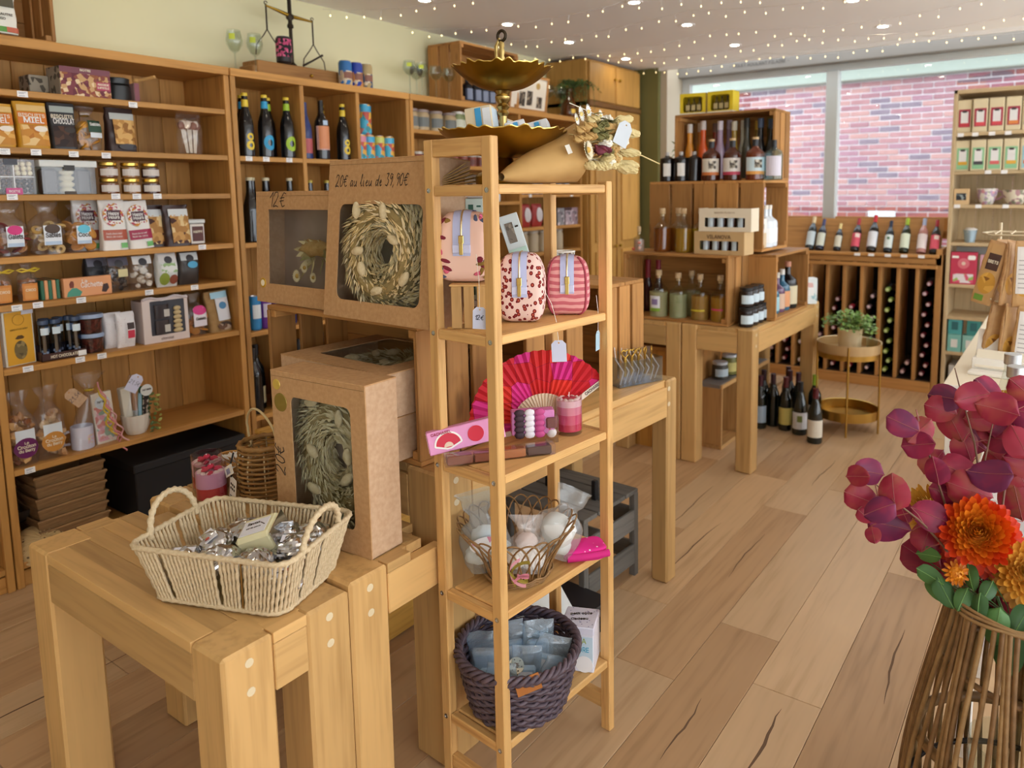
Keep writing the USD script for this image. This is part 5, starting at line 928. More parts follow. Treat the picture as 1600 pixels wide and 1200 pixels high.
t = pack('gift_box', 'white and blue flowered gift box at the far end of the window table', 'gift box', (-1.262, 4.34, .731), 40, .10, .06, .155, M('dfe8ec', .5), SPECK([(0, 'e6eef0'), (.5, 'cfe3e8'), (.75, '9fc6d0'), (.9, 'e3b9b4')], 30)); flat(t, 'label', -.03, .03, .05, .1, M('f0f2f2', .5), y=-.003)
# on the upper crate, in front of the topmost one
for i, (x, l) in enumerate(((-1.885, 'black flask with white label on the upper crate, first from the left'), (-1.80, 'black flask with white label on the upper crate, second from the left'), (-1.73, 'black flask without label on the upper crate, third from the left'))):
    bottle('liqueur_flask', l, 'flask', (x, 3.71 + .02 * (i == 2), 1.459), 25, 'flask', M('1b1412', .12), 1.0, (M('e6e3dc', .5),) if i < 2 else (), M('b9b4b0', .35), .018, lab=(.18, .62), la=.5, group='black flasks')
WH = M('6a2c12', .08, 0, specular_ior_level=.7)
for i, (x, l, a_, b_) in enumerate(((-1.625, 'whisky bottle with cream label and orange foot on the upper crate', 'e3ddcf', 'c9743a'), (-1.505, 'whisky bottle with cream label and crimson foot on the upper crate', 'e3ddd6', 'b83a54'), (-1.38, 'whisky bottle with light blue white label on the upper crate', 'cfe3ec', 'e0a050'))):
    t, rb, H = bottle('whisky_bottle', l, 'whisky bottle', (x, 3.72, 1.459), 10 + 12 * (i == 2), 'spirit', M('4a1d0c', .08, 0, specular_ior_level=.7) if i < 2 else WH, 1.02, (M(a_, .5),), M('23262b', .4), .045, lab=(.14, .56), la=1.15, group='whisky bottles')
    arc_label(t, 'label_foot', rb * 1.02, .14 * H, .22 * H, 1.15, M(b_, .5)); arc_label(t, 'label_print', rb * 1.021, .3 * H, .5 * H, .42, SPECK([(0, '5a544c'), (.5, 'a09888'), (.8, 'd9d3c6')], 90), -1.25); part(t, 'stopper', mv(cyl(.017, H, H + .012, 12)), M('c9a878', .5))
bottle('gin_bottle', 'clear gin bottle with pale label and black cap, right end of the upper crate', 'gin bottle', (-1.285, 3.73, 1.459), 20, 'spirit', CLEAR('dfeaea', .02), .98, (M('d9d3e0', .5),), M('1b1b1e', .4), .05, CLEAR('e9f2f4', .02, 1.33, .5), .75, lab=(.1, .6), la=.9)
for i, (x, g, c) in enumerate(((-1.885, 'd9902a', 'd9d3cc'), (-1.84, 'b8701c', 'c9b9a8'), (-1.80, 'd9581c', 'dccfc8'), (-1.745, '8a2c14', '7a5a50'), (-1.695, 'a88fa8', 'd6ccd2'), (-1.66, '8a7088', '9a8a98'), (-1.61, '9a7a2a', 'c9bfa8'), (-1.575, 'd9dccf', 'dfe0d4'), (-1.535, '3a3a30', '20201c'), (-1.49, '8a6a1c', 'd0a83a'), (-1.455, '14161c', '4a5a78'), (-1.42, '5a5020', '8a7a2a'), (-1.395, '15171d', '3a4a66'))):
    bottle('liqueur_bottle', f'{("amber", "brown amber", "orange", "rust", "lilac", "mauve", "olive gold", "milky white", "smoky", "yellow", "black", "olive", "blue black")[i]} tall liqueur bottle inside the topmost crate', 'liqueur bottle', (x, 4.0 + .05 * (i % 2), 1.474), 0, 'tall', M(g, .12, 0, specular_ior_level=.6), .99 + .02 * ((i * 7) % 3 - 1), (), M(c, .5), .05, group='tall liqueur bottles')
for i, x in enumerate((-1.865, -1.695)):
    t = thing('liqueur_box', f'yellow windowed carton of small bottles on the topmost crate, {("left", "right")[i]}', 'carton', (x, 3.99, 1.845), 6 - 8 * i); YB = M('dcc21f', .5)
    part(t, 'front', panel(sbox(-.078, 0, .078, .125).difference(rrect(-.058, .058, .018, .105, .012)), .004, 0), YB); part(t, 'shell', join([box(-.078, -.074, .004, .09, 0, .125), box(.074, .078, .004, .09, 0, .125), box(-.078, .078, .004, .09, .121, .125), box(-.078, .078, .086, .09, 0, .125)]), YB); part(t, 'white_base', cbox(-.079, .079, -.002, .09, -.0, .014), M('e3e0d2', .5))
    for j in range(3): part(t, 'small_bottle', mv(lathe([(0, 0), (.015, 0), (.016, .05), (.006, .065), (.006, .085), (0, .085)], 10), (-.034 + .034 * j, .03, .014)), M('5a4a1c', .12), 40); part(t, 'label', box(-.046 + .034 * j, -.022 + .034 * j, .0125, .0135, .03, .06), M('b9a878', .6))
# garland at the window edge
t = thing('leaf_garland', 'narrow green leaf garland hanging beside the topmost crate', 'garland', (-2.02, 4.12, 1.18)); lv = []; rr = random.Random(9)
for i in range(170): lv.append(leaf_quad(np.array((rr.uniform(-.03, .03), rr.uniform(-.02, .02), rr.uniform(0, .52))), .045, .018, (rr.uniform(-1, 1), rr.uniform(-1, .3), rr.uniform(-.8, .4))))
part(t, 'stem', tube([(0, 0, 0), (.01, 0, .25), (0, 0, .53)], .003, 5), M('4a5a26', .7)); part(t, 'foliage', join(lv), SPECK([(0, '5f7f33'), (.5, '4a6a2a'), (.8, '7d9a48')], 30), kind='stuff')
# ---------------------------------------------------------------- under and beside the window tables
t = thing('cabinet', 'low pine planked cabinet under the left window table', 'cabinet', (-2.02, 3.47, 0))
for i in range(4): part(t, 'front_plank', cbox(.09 * i + .001, .09 * i + .089, 0, .016, 0, .55, .002), WOOD('c98f42', '8a5420', 'z', 1.0, .8, .5, 4))
part(t, 'top', cbox(0, .36, 0, .5, .55, .57), w_crate('x')); part(t, 'side', cbox(0, .016, .016, .5, 0, .55), w_crate('z')); part(t, 'side', cbox(.344, .36, .016, .5, 0, .55), w_crate('z'))
t = thing('box_shelf', 'small pine box shelf with grey top under the window table, open to the aisle', 'shelf', (-1.52, 3.63, 0)); PB = lambda a: WOOD('d0a56c', 'a0703c', a, 1.2, .8, .55, 4)
part(t, 'top', cbox(-.125, 0, 0, .75, .34, .36), M('8d8b88', .6)); part(t, 'top_edge', cbox(0, .012, 0, .75, .338, .36), PB('y')); part(t, 'floor', cbox(-.125, .012, 0, .75, 0, .022), PB('y')); part(t, 'back', cbox(-.125, -.11, 0, .75, .022, .34), PB('z'))
for y in (0, .27, .735): part(t, 'upright', cbox(-.11, .01, y, y + .016, .022, .34), PB('z'))
part(t, 'label_strip', join([box(.0105, .0125, .271, .285, .03 + .045 * i, .065 + .045 * i) for i in range(6)]), WHITE)
for i in range(3): part(t, 'inner_plank', cbox(-.109, -.101, .29 + .148 * i, .436 + .148 * i, .024, .338), PB('z'))
for i, (x, y, l, c) in enumerate(((-1.58, 3.90, 'olive jar with pale lid at the front of the grey topped box shelf', '6a6a2c'), (-1.585, 4.04, 'light blue jar with dark lid on the grey topped box shelf', '9fb4bc'), (-1.585, 3.78, 'dark jar at the near end of the grey topped box shelf', '3a3a34'))): jar('preserve_jar', l, 'jar', (x, y, .361), 60, .045, .115 - .01 * i, M(c, .3), M('c9d0d8' if i != 1 else '2e2a28', .4), M('cfc67a' if i == 0 else 'b9cbd6', .5))
t = thing('footstool', 'small whitewashed wooden stool beyond the box shelf', 'stool', (-1.60, 4.55, 0)); part(t, 'seat', cbox(-.12, .12, -.11, .11, .17, .19), M('a5825c', .6))
for x in (-.11, .11):
    part(t, 'leg_frame', join([cbox(x - .01, x + .01, -.105, -.085, 0, .17), cbox(x - .01, x + .01, .085, .105, 0, .17), cbox(x - .01, x + .01, -.105, .105, .0, .02)]), M('d9d0c4', .6))
for i, (x, y, cp, lb, kd) in enumerate(((-1.12, 4.03, '5a1420', 'e6e0d0', 'burgundy'), (-1.235, 4.13, '15151a', 'dfe0e4', 'burgundy'), (-1.20, 4.30, '9abf3a', 'd0cbb8', 'wine'), (-1.33, 4.16, '5a1c20', 'cfc06a', 'wine'), (-1.30, 4.30, '3a1420', None, 'wine'), (-1.42, 4.20, '3a1822', None, 'wine'), (-1.36, 4.33, '4a1a24', None, 'wine'), (-1.47, 4.12, '4a1824', '9fb4c8', 'wine'), (-1.50, 4.26, '30121c', 'a8a48c', 'wine'), (-1.40, 4.42, '3a1520', None, 'wine'), (-1.56, 4.17, '4a1c28', 'c9d4dc', 'wine'))):
    t, rb, H = bottle('wine_bottle', f'wine bottle standing on the floor, {("nearest, with cream label and burgundy capsule", "second, with white label and printed leaf", "with lime green capsule at the back", "with tall yellow label", "behind the leaf labelled one", "in the middle of the cluster", "behind the middle ones", "with blue label at the left", "with olive label", "last in the back row", "leftmost by the table leg")[i]}', 'wine bottle', (x, y, 0), 15, kd, M('0f1712', .07, 0, specular_ior_level=.7), 1.02, (M(lb, .6),) if lb else (), M(cp, .4), .06, lab=(.12, .44), la=1.25, group='wine bottles on the floor')
    if i == 1: arc_label(t, 'printed_leaf', rb * 1.02, .26 * H, .38 * H, .35, M('7f8a4a', .6))
# ---------------------------------------------------------------- round brass side table with plant
t = thing('tray_table', 'round two tier brass tray table beside the wine rack', 'side table', (-1.03, 4.37, 0))
BT = M('b9934a', .35, 1.0)
for z, r_ in ((.475, .175), (.085, .17)):
    p = part(t, 'tray', lathe([(0, z), (r_ - .004, z), (r_, z + .002), (r_, z + .05), (r_ + .005, z + .052), (r_ + .005, z + .048), (r_ + .003, z - .003), (0, z - .004)], 40), M('cdb184', .45, .6) if z > .3 else BT, 40)
    for a in (.5, 2.6, 4.7) if z < .3 else (): part(p, 'foot_peg', mv(cyl(.006, z - .03, z - .003, 8), (.1 * math.cos(a), .1 * math.sin(a), 0)), BT)
for a in (-1.35, -.05, 1.8, 3.6): part(t, 'leg', tube([(.178 * math.cos(a), .178 * math.sin(a), 0), (.178 * math.cos(a), .178 * math.sin(a), .52)], .006, 8), BT, True)
part(t, 'apron_band', lathe([(.168, .44), (.172, .44), (.172, .475), (.168, .475)], 36), BT, 40)
t = thing('potted_plant', 'small bright green plant in a plain beige pot on the brass table', 'plant', (-1.03, 4.38, .476)); part(t, 'pot', lathe([(0, 0), (.062, 0), (.07, .125), (.066, .128), (.062, .11), (0, .11)], 24), NOISY('c9b38c', 'd6c39c', 12, .6), 40); lv, st, rr = [], [], random.Random(12)
for i in range(75):
    a, rd = rr.uniform(0, 2 * PI), rr.uniform(.02, .15); e = np.array((rd * math.cos(a), rd * math.sin(a) * .8, .15 + rr.uniform(-.015, .075) - rd * .25)); st.append(tube([(0, 0, .11), e * (.5, .5, 1.0), e], .0014, 3))
    for q in range(7): lv.append(leaf_quad(e + np.array([rr.uniform(-.02, .02) for _ in '123']), .026, .02, (rr.uniform(-1, 1), rr.uniform(-1, 1), rr.uniform(-.2, .8))))
part(t, 'stems', join(st), M('6f8a4a', .7), kind='stuff'); part(t, 'foliage', join(lv), SPECK([(0, '86ab5a'), (.4, '9cc06f'), (.7, '6f964a'), (.9, 'b9d493')], 40), kind='stuff')
t = thing('drinking_glass', 'clear tumbler beside the plant pot on the brass table', 'glass', (-.91, 4.40, .476)); part(t, 'tumbler', lathe([(0, .004), (.03, 0), (.034, .075), (.032, .075), (.028, .006), (0, .006)], 18), GLASS, 40); part(t, 'base', cyl(.029, .0005, .004, 14), GLASS)
# ---------------------------------------------------------------- pale tea shelving at the right
t = thing('tea_shelving', 'pale oak shelving of tea and cups right of the wine rack', 'shelves', (-.675, 5.44, 0)); OAK = lambda a: WOOD(*PO, a, 1.6, .1, .55, 5.0, .1)
part(t, 'side_panel', cbox(0, .022, 0, .36, 0, 2.045), OAK('z')); part(t, 'side_panel', cbox(.98, 1.002, 0, .36, 0, 2.045), OAK('z')); part(t, 'top_board', cbox(0, 1.002, 0, .36, 2.02, 2.045), OAK('x'))
for z in (.31, .552, .77, 1.05, 1.30, 1.52, 1.77): part(t, 'shelf', cbox(.022, .98, .004, .35, z - .022, z), OAK('x'))
part(t, 'plinth', cbox(.022, .98, .02, .04, 0, .08), OAK('x'))
for i in range(9): part(t, 'back_plank', cbox(.022 + .1064 * i + .0006, .022 + .1064 * (i + 1) - .0006, .35, .358, .02, 2.02, .002), OAK('z'))
for x, z in ((.05, 1.755), (.135, 1.755), (.23, 1.755), (.32, 1.755), (.05, 1.29), (.175, 1.29), (.33, 1.29), (.22, 1.51), (.31, 1.51)): part(t, 'price_ticket', cbox(x - .018, x + .018, .001, .003, z - .012, z + .012, .0003), TICKET)
TEA = M('e0d2ae', .6)
for i in range(5):
    for k, z in ((0, 1.77), (1, 1.52)):
        c = (('c9404c', 'd9505a', 'd9505a', 'e08a4a', '4a3f86'), ('d9a83a', '4a4a4f', 'd96a6a', 'e0b048', 'e07a3a'))[k][i]
        t = thing('tea_packet', f'cream tea packet with {("crimson", "green")[k]} label, {("first", "second", "third", "fourth", "fifth")[i]} on the {("top", "second")[k]} tea shelf', 'tea packet', (-.612 + .093 * i, 5.452 + .02 * (i == 0), z), 0, ('crimson', 'green')[k] + ' labelled tea packets')
        part(t, 'packet', cbox(-.043, .043, 0, .07, 0, .212 if k == 0 else .20, .004), TEA); flat(t, 'label', -.032, .036, .035 if k == 0 else .012, .15, M(('a8324a', '8fc79a')[k] if i < 4 else ('3a3570', '9fc9d2')[k], .5)); flat(t, 'label_white', -.02, .024, .06, .135, M('e6e6e6', .5), y=-.003); flat(t, 'label_colour', -.024, .03, .04, .062, M(c, .5), y=-.0034); flat(t, 'label_crest', -.012, .016, .128, .142, M('3f3438', .5), y=-.0036, r=.005)
t = pack('gift_box', 'small wooden framed box with dark bottles on the third tea shelf', 'box', (-.605, 5.46, 1.30), 0, .09, .06, .105, M('cfae80', .6), M('d9b98a', .6)); flat(t, 'dark_window', -.03, .03, .03, .075, SPECK([(0, '33363a'), (.5, '9aa6a8')], 60), y=-.003)
def cup(label, x, z, r_, h, mat): 
    t = thing('tea_cup', label, 'cup', (x, 5.53, z), 0); part(t, 'bowl', lathe([(0, .006), (r_ * .5, 0), (r_ * .6, .004), (r_ * .92, h * .55), (r_, h), (r_ * .96, h), (r_ * .86, h * .5), (0, .012)], 24), mat, 40); part(t, 'handle', tube([(r_ * .9, 0, h * .85), (r_ * 1.35, 0, h * .8), (r_ * 1.45, 0, h * .5), (r_ * .85, 0, h * .3)], .006, 7), M('b98a9a', .4), True); return t
FLW = SPECK([(0, 'e6e2dc'), (.68, 'e6e2dc'), (.69, 'b9a0c0'), (.84, 'a8b0a0'), (.93, 'd9a0a8')], 55)
cup('flowered white cup with pink handle on the third tea shelf', -.46, 1.30, .062, .105, FLW); cup('wide flowered cream bowl cup right of the white cup', -.30, 1.30, .075, .095, SPECK([(0, 'e3dcc8'), (.7, 'e3dcc8'), (.71, '8f8f7a'), (.86, 'b08a90')], 50))
t = thing('tin_pail', 'small light blue metal pail on the fourth tea shelf', 'pail', (-.545, 5.5, 1.05)); part(t, 'pail', lathe([(0, .002), (.03, 0), (.041, .08), (.043, .082), (.039, .08), (.029, .006), (0, .006)], 20), M('9fb6c4', .35, .3), 40); part(t, 'content', mv(ball((.036, .036, .02), (0, 0, .078), nu=6, nv=10, seed=3, amp=.4, fr=40)), M('e3e0da', .7), True)
t = pack('tea_box', 'large crimson printed tea pouch box on the fifth tea shelf', 'box', (-.57, 5.46, .77), 0, .155, .07, .215, M('c03a54', .5), M('c23a56', .5)); part(t, 'printed_flower', panel(Point(0, .14).buffer(.035), .0008, -.003), M('d9707f', .5)); part(t, 'flower_centre', panel(Point(0, .14).buffer(.012), .0008, -.0034), M('e6c9b8', .5)); flat(t, 'white_foot', -.06, .06, .01, .07, SPECK([(0, 'e6dfe2'), (.5, 'e6dfe2'), (.55, '9cc06a'), (.75, 'd9607a')], 34)); flat(t, 'white_mark', -.07, -.03, .175, .19, WHITE); flat(t, 'white_mark', .025, .07, .165, .195, WHITE, r=.01)
for i, (x, c) in enumerate(((-.44, 'd9a9b8'), (-.36, 'd9b8c4'))): pack('tea_box', f'pale pink tea box half hidden behind the snack rack, {("left", "right")[i]}', 'box', (x, 5.47, .77), 0, .07, .07, .2, M(c, .5), M(c, .5))
for i, (x, z, c) in enumerate(((-.602, .31, '7fc0b8'), (-.512, .31, '8cc4bc'), (-.425, .31, 'b06a78'), (-.602, .43, '4fa8ac'), (-.49, .43, '3f8f8c'))):
    t = pack('tea_tin', f'{("pale turquoise", "pale mint", "dull rose", "turquoise", "teal")[i]} cube tea carton on the {("lower", "lower", "lower", "upper", "upper")[i]} layer of the sixth shelf', 'tea carton', (x, 5.452, z), 0, .082, .08, .118 if z < .4 else .10, M(c, .5), M(c, .45)); flat(t, 'label', -.02, .02, .03, .085, M('e3e6e2', .5) if z < .4 else M('2f6a70', .5), y=-.003)
t = pack('storage_box', 'grey white box on the bottom of the tea shelving', 'box', (-.5, 5.47, .081), 0, .26, .2, .13, M('b9b9b6', .6), M('c4c4c2', .6))
# ---------------------------------------------------------------- crates and wreath boxes on the tables
E1 = crate('apple crate open to the front with flat kraft boxes inside, under the wreath boxes', (-1.868, 1.205, .751), .612, .27, .345, rz=-1.5, th=.013, slats=3)
E2 = crate('middle apple crate on the narrow table, behind the folding fan', (-1.835, 1.60, .751), .60, .27, .345, rz=-2, th=.013, slats=3)
E3 = crate('far apple crate on the narrow table, beside the clear holder', (-1.865, 2.055, .751), .605, .25, .345, rz=-2, th=.013, slats=3)
FILM = CLEAR('f2f4f5', .05, 1.45, .3)
def kraft_box(label, loc, r, w, d, h, win, rad, name='window_box', mat=None, frame=.0025):
    """kraft carton with a clear window; its front at y = 0"""
    m = mat or KRAFT
    t = thing(name, label, 'kraft box', loc, r=r)
    x0, x1, z0, z1 = win
    hole = rrect(x0, x1, z0, z1, rad) if rad else sbox(x0, z0, x1, z1)
    part(t, 'front_panel', panel(sbox(-w / 2, 0, w / 2, h).difference(hole), frame, 0), m)
    part(t, 'end_panel', cbox(-w / 2, -w / 2 + .003, .0028, d, 0, h, .0008), KRAFT2); part(t, 'end_panel', cbox(w / 2 - .003, w / 2, .0028, d, 0, h, .0008), KRAFT2)
    part(t, 'lid_panel', cbox(-w / 2 - .0008, w / 2 + .0008, -.0005, d, h - .003, h + .0006, .0008), m); part(t, 'base_panel', cbox(-w / 2, w / 2, .0028, d, 0, .003, .0008), m); part(t, 'back_panel', cbox(-w / 2 + .003, w / 2 - .003, d - .003, d, .003, h - .003, .0008), NOISY('b09c8a', 'bca898', 20, .9))
    part(t, 'window_film', box(x0 - .004, x1 + .004, frame, frame + .0006, z0 - .004, z1 + .004), FILM)
    part(t, 'fold_line', box(-w / 2 + .002, w / 2 - .002, -.0008, 0, h - .0125, h - .0118), M('8a6a44', .9))
    return t
def wreath(label, loc, r, R_, T_, seed, dep=.6, gaps=(0.0,), sx=1.0, sz=1.0, n=900, tone=('ecd7a4', 'd4ba84', 'e2d0a8'), lim=(.18, .042, .15, .13)):
    """ring of dried grass ears lying in its own xz plane, hub at the origin"""
    t = thing('dried_wreath', label, 'wreath', loc, r=r); rr = random.Random(seed)
    ring = [(R_ * sx * math.cos(a), .0, R_ * sz * math.sin(a)) for a in np.linspace(0, 2 * PI, 41)[:-1]]
    part(t, 'moss_ring', tube(ring, T_ * .45, 8, True), NOISY('8f7b4e', 'a8925f', 40, .95, bump=.6))
    groups = [[], [], []]
    ear = np.array([(0, 0, 0), (.32, .13, .0), (.32, -.07, .11), (.32, -.07, -.11), (1, 0, 0)]); ef = np.array([(0, 2, 1), (0, 3, 2), (0, 1, 3), (4, 1, 2), (4, 2, 3), (4, 3, 1)])
    for i in range(n):
        a = rr.uniform(0, 2 * PI); b = rr.uniform(0, 2 * PI); q = T_ * (.45 + .4 * rr.random())
        rad = np.array([math.cos(a) * sx, 0, math.sin(a) * sz]); tan = np.array([-math.sin(a), 0, math.cos(a)])
        c = rad * R_ + rad * q * math.cos(b) + np.array([0, -1, 0]) * q * dep * math.sin(b)
        d = tan + rad * (.45 * math.cos(b) + rr.uniform(-.35, .55)) + np.array([0, -1, 0]) * (.35 * math.sin(b) + rr.uniform(-.2, .2)); d /= np.linalg.norm(d)
        s = np.cross(d, rad); s /= np.linalg.norm(s) + 1e-9; u = np.cross(s, d); L = rr.uniform(.018, .034); W = .023
        v = c + ear[:, :1] * L * d + ear[:, 1:2] * W * u + ear[:, 2:] * W * s; v = np.clip(v, (-lim[0], -lim[1], -lim[2]), (lim[0], lim[1], lim[3]))
        groups[rr.randrange(3)].append((v, ef))
    for g, tn in zip(groups, tone): part(t, 'grass_ears', join(g), M(tn, .85), kind='stuff')
    for i in range(7):
        a = seed * 1.3 + i * .93; rad = np.array([math.cos(a) * sx, 0, math.sin(a) * sz]) * (R_ + (i % 3 - 1) * T_ * .4)
        part(t, 'bunny_tail', mv(ball((.011, .010, .021), nu=7, nv=9, seed=i, amp=.15, fr=9), rad + (0, -T_ * dep * .95, 0), (0, rr.uniform(0, 180), 0)), NOISY('cdb98f', 'dfcfa8', 90, .95, bump=.5), True)
    return t
b1 = kraft_box('smaller kraft box marked 12 euros with a square window, left on the crate', (-1.765, 1.225, 1.098), (-3, 0, -2), .372, .09, .315, (-.125, .15, .055, .265), 0)
part(b1, 'handwriting', mv(hand('12€', .042, .0012), (-.075, -.0012, .272), FRONT), INK); part(b1, 'gold_sticker', mv(lathe([(0, -.001), (.014, -.0008), (.0145, 0)], 20), (-.155, 0, .055), (90, 0, 0), (1, 1, -1)), M('e0b93a', .3, .6)); part(b1, 'sticker_centre', panel(Point(-.155, .055).buffer(.009), .0006, -.0016), CREAM)
t = thing('dried_bouquet', 'dried husk bouquet with a straw flower inside the smaller kraft box', 'dried flowers', (-1.735, 1.27, 1.157), 0, r=(-3, 0, -2)); rr = random.Random(8)
HUSK = [M(c, .8) for c in ('c9b98a', 'a89a68', 'dccfa4', '8f8a5a')]
for i in range(26):
    a = rr.uniform(-.4, PI + .4) if i < 18 else rr.uniform(-2.6, -.6); L = rr.uniform(.05, .105); c0 = np.array((rr.uniform(-.03, .03), rr.uniform(-.01, .02), .085 if i < 18 else .07)); d_ = np.array((math.cos(a) * 1.1, rr.uniform(-.15, .05), math.sin(a) * .55 + .12)); s_ = np.array((-d_[2], 0, d_[0])); wv = .009
    pts = [c0 + d_ * L * q + np.array((0, .004 * math.sin(q * 5), -.02 * q * q)) for q in np.linspace(0, 1, 6)]; ww = [.3, .8, 1, .9, .6, .1]
    v = np.array([p + s_ * wv * k * sg for p, k in zip(pts, ww) for sg in (-1, 1)]); part(t, 'husk_leaf', (v, grid_faces(6, 2)), HUSK[i % 4], True)
for i, (x, z, s) in enumerate(((-.045, .02, 1.0), (-.01, .045, .8), (.03, .02, .75))):
    pt = [leaf_quad(np.array((x, -.022, z)), .021 * s, .008, (math.cos(a), -.25, math.sin(a)), (0, -1, 0)) for a in np.linspace(0, 2 * PI, 19)[:-1]]; f_ = part(t, 'straw_flower', join(pt), M('e3d5ae', .8)); part(f_, 'flower_heart', mv(ball((.007 * s, .004, .007 * s), nu=6, nv=8), (x, -.025, z)), M('b9964a', .8), True)
part(t, 'grass_bundle', mv(ball((.06, .02, .022), nu=8, nv=12, seed=4, amp=.4, fr=14), (.01, .0, .098)), NOISY('a8854a', 'c4a46a', 60, .9, bump=.6), True)
b2 = kraft_box('larger kraft box with handwritten sale price and a full grass wreath', (-1.378, 1.165, 1.098), (-6, 0, -3), .396, .105, .392, (-.150, .162, .045, .282), .022)
part(b2, 'handwriting', mv(hand('20€ au lieu de 39,90€', .030, .0011), (-.03, -.0012, .325), FRONT, (.78, 1, 1)), INK)
wreath('thick dried grass wreath with bunny tails in the larger kraft box', (-1.372, 1.212, 1.265), (-6, 0, -3), .096, .070, 3, .5, n=3000, lim=(.19, .043, .16, .12))
b3 = kraft_box('upright kraft box with gold seal and 20 euros written on its side', (-1.362, .985, .6175), (0, 0, 3), .305, .092, .385, (-.088, .106, .055, .33), .016)
part(b3, 'handwriting', mv(hand('20€', .034, .0012), (-.118, -.0012, .175), rot(0, -90, 0) @ FRONT), INK)
for x, z, r_, c in ((-.133, .353, .0125, 'd9bd5a'), (-.122, .312, .022, '8f7a34')): part(b3, 'gold_sticker', mv(lathe([(0, -.0014), (r_ * .96, -.0012), (r_, 0)], 24), (x, 0, z), (90, 0, 0), (1, 1, -1)), M(c, .4, .5))
wreath('dried grass wreath in the upright kraft box on the low table', (-1.355, 1.04, .81), (0, 0, 3), .085, .064, 5, .55, n=2800, sz=1.3, tone=('d8caa0', 'bfb084', 'e2d6b0'), lim=(.142, .05, .185, .165))
for k in range(2):
    t = thing('window_box', f'flat kraft wreath box lying in the crate, {("lower", "upper")[k]} of two', 'kraft box', (-1.52 + .006 * k, 1.135, .7645 + .112 * k), -2)
    hole = rrect(-.13, .15, .06, .30, .02)
    part(t, 'lid_panel', mv(extrude(sbox(-.205, .0, .215, .325).difference(hole) if k else sbox(-.205, .0, .215, .325), .003), (0, 0, .106)), KRAFT); [part(t, 'wall_panel', cbox(*q, 0, .106, .0008), KRAFT2) for q in ((-.205, .215, 0, .003), (-.205, .215, .322, .325), (-.205, -.202, .003, .322), (.212, .215, .003, .322))]; part(t, 'base_panel', box(-.202, .212, .003, .322, 0, .003), KRAFT)
    if k: part(t, 'window_film', box(-.135, .155, .055, .305, .1045, .1055), FILM)
wreath('dried grass wreath seen through the lid of the flat kraft box', (-1.508, 1.31, .935), (-90, 0, -2), (.0,)[0] + .088, .062, 7, .55, n=1800, tone=('d0c398', 'b9aa80', 'dcd0aa'), lim=(.19, .05, .17, .17))
t = thing('wine_case', 'yellow pine wine case standing on the floor behind the low tables', 'wine case', (-2.035, 1.26, 0)); PY = lambda a: WOOD('d0a04c', '9a6a28', a, 1.2, .5, .55, 4)
for x in (0, .318):
    for i in range(3): part(t, 'side_board', cbox(x, x + .012, .014, .30, .005 + .226 * i, .225 + .226 * i, .002), PY('y'))
for i in range(3): part(t, 'front_board', cbox(.034, .30, .002, .014, .005 + .226 * i, .225 + .226 * i, .002), PY('x')); part(t, 'back_board', cbox(.012, .318, .288, .30, .005 + .226 * i, .225 + .226 * i, .002), PY('x'))
for x in (0, .298): part(t, 'corner_post', cbox(x, x + .034, -.012, .002, 0, .68, .003), WOOD('b9854a', '8a5424', 'z', 1.5, .4))
part(t, 'lid', cbox(0, .33, -.012, .30, .68, .692, .002), PY('y')); part(t, 'lettering', ftext('BAROLO', .02, .10, .60, .0012, .09, True), M('7a5a2c', .8)); part(t, 'screw', mv(lathe([(.006, 0), (.005, .001), (0, .001)], 10), (.017, -.012, .645), (90, 0, 0)), STEEL)
# ---------------------------------------------------------------- rope basket with foil packets
def loop_rr(w, d, r, n):
    """points round a rounded rectangle, evenly spaced"""
    pts = np.array(rrect(-w / 2, w / 2, -d / 2, d / 2, r).exterior.coords)[:, :2]
    s = np.concatenate([[0], np.cumsum(np.linalg.norm(np.diff(pts, axis=0), axis=1))]); q = np.linspace(0, s[-1], n + 1)[:-1]
    return np.stack([np.interp(q, s, pts[:, k]) for k in (0, 1)], 1)
BAS = (-1.365, .805, .608)
rb_ = thing('rope_basket', 'rectangular natural rope basket holding foil packets on the front table', 'basket', BAS, 20)
ROPE = NOISY('c9b28c', 'dcc8a4', 160, .9, bump=.6, bdist=.003)
N = 122; lo, hi = loop_rr(.292, .195, .03, N), loop_rr(.352, .238, .03, N); H_ = .112; st = []
for i in range(N):
    if i % 20 in (7, 13): continue
    p = [np.array([*(lo[i] * (1 - q) + hi[i] * q), .004 + H_ * q]) for q in np.linspace(0, 1, 16)]
    k = np.arange(16)[:, None]; rad = .0034 * (1 + .30 * np.sin(k * 1.9 + np.arange(5)[None] * 2.5 + i))
    st.append(tube(p, rad, 5))
part(rb_, 'rope_strands', join(st), ROPE, True, kind='stuff')
def rope(pts, r, n=7, amp=.22, closed=False, tw=1.1):
    k = np.arange(len(pts))[:, None]; return tube(pts, r * (1 + amp * np.sin(k * tw + np.arange(n)[None] * 2 * PI / n * 2)), n, closed)
part(rb_, 'rope_rim', rope([(*p, H_ + .006) for p in loop_rr(.354, .24, .03, 330)], .0055, closed=True), ROPE, True); part(rb_, 'rope_base', rope([(*p, .006) for p in loop_rr(.292, .195, .03, 260)], .0055, closed=True), ROPE, True); part(rb_, 'floor', extrude(rrect(-.14, .14, -.092, .092, .02), .004), NOISY('a8925f', 'c0a878', 60, .9))
for i in (0, 7, 16, 37, 75, 95, 112, 130): part(rb_, 'wire_stay', tube([(*lo[i % N], .004), (*hi[i % N], H_ + .002)], .0016, 5), M('a8854a', .4, .7))
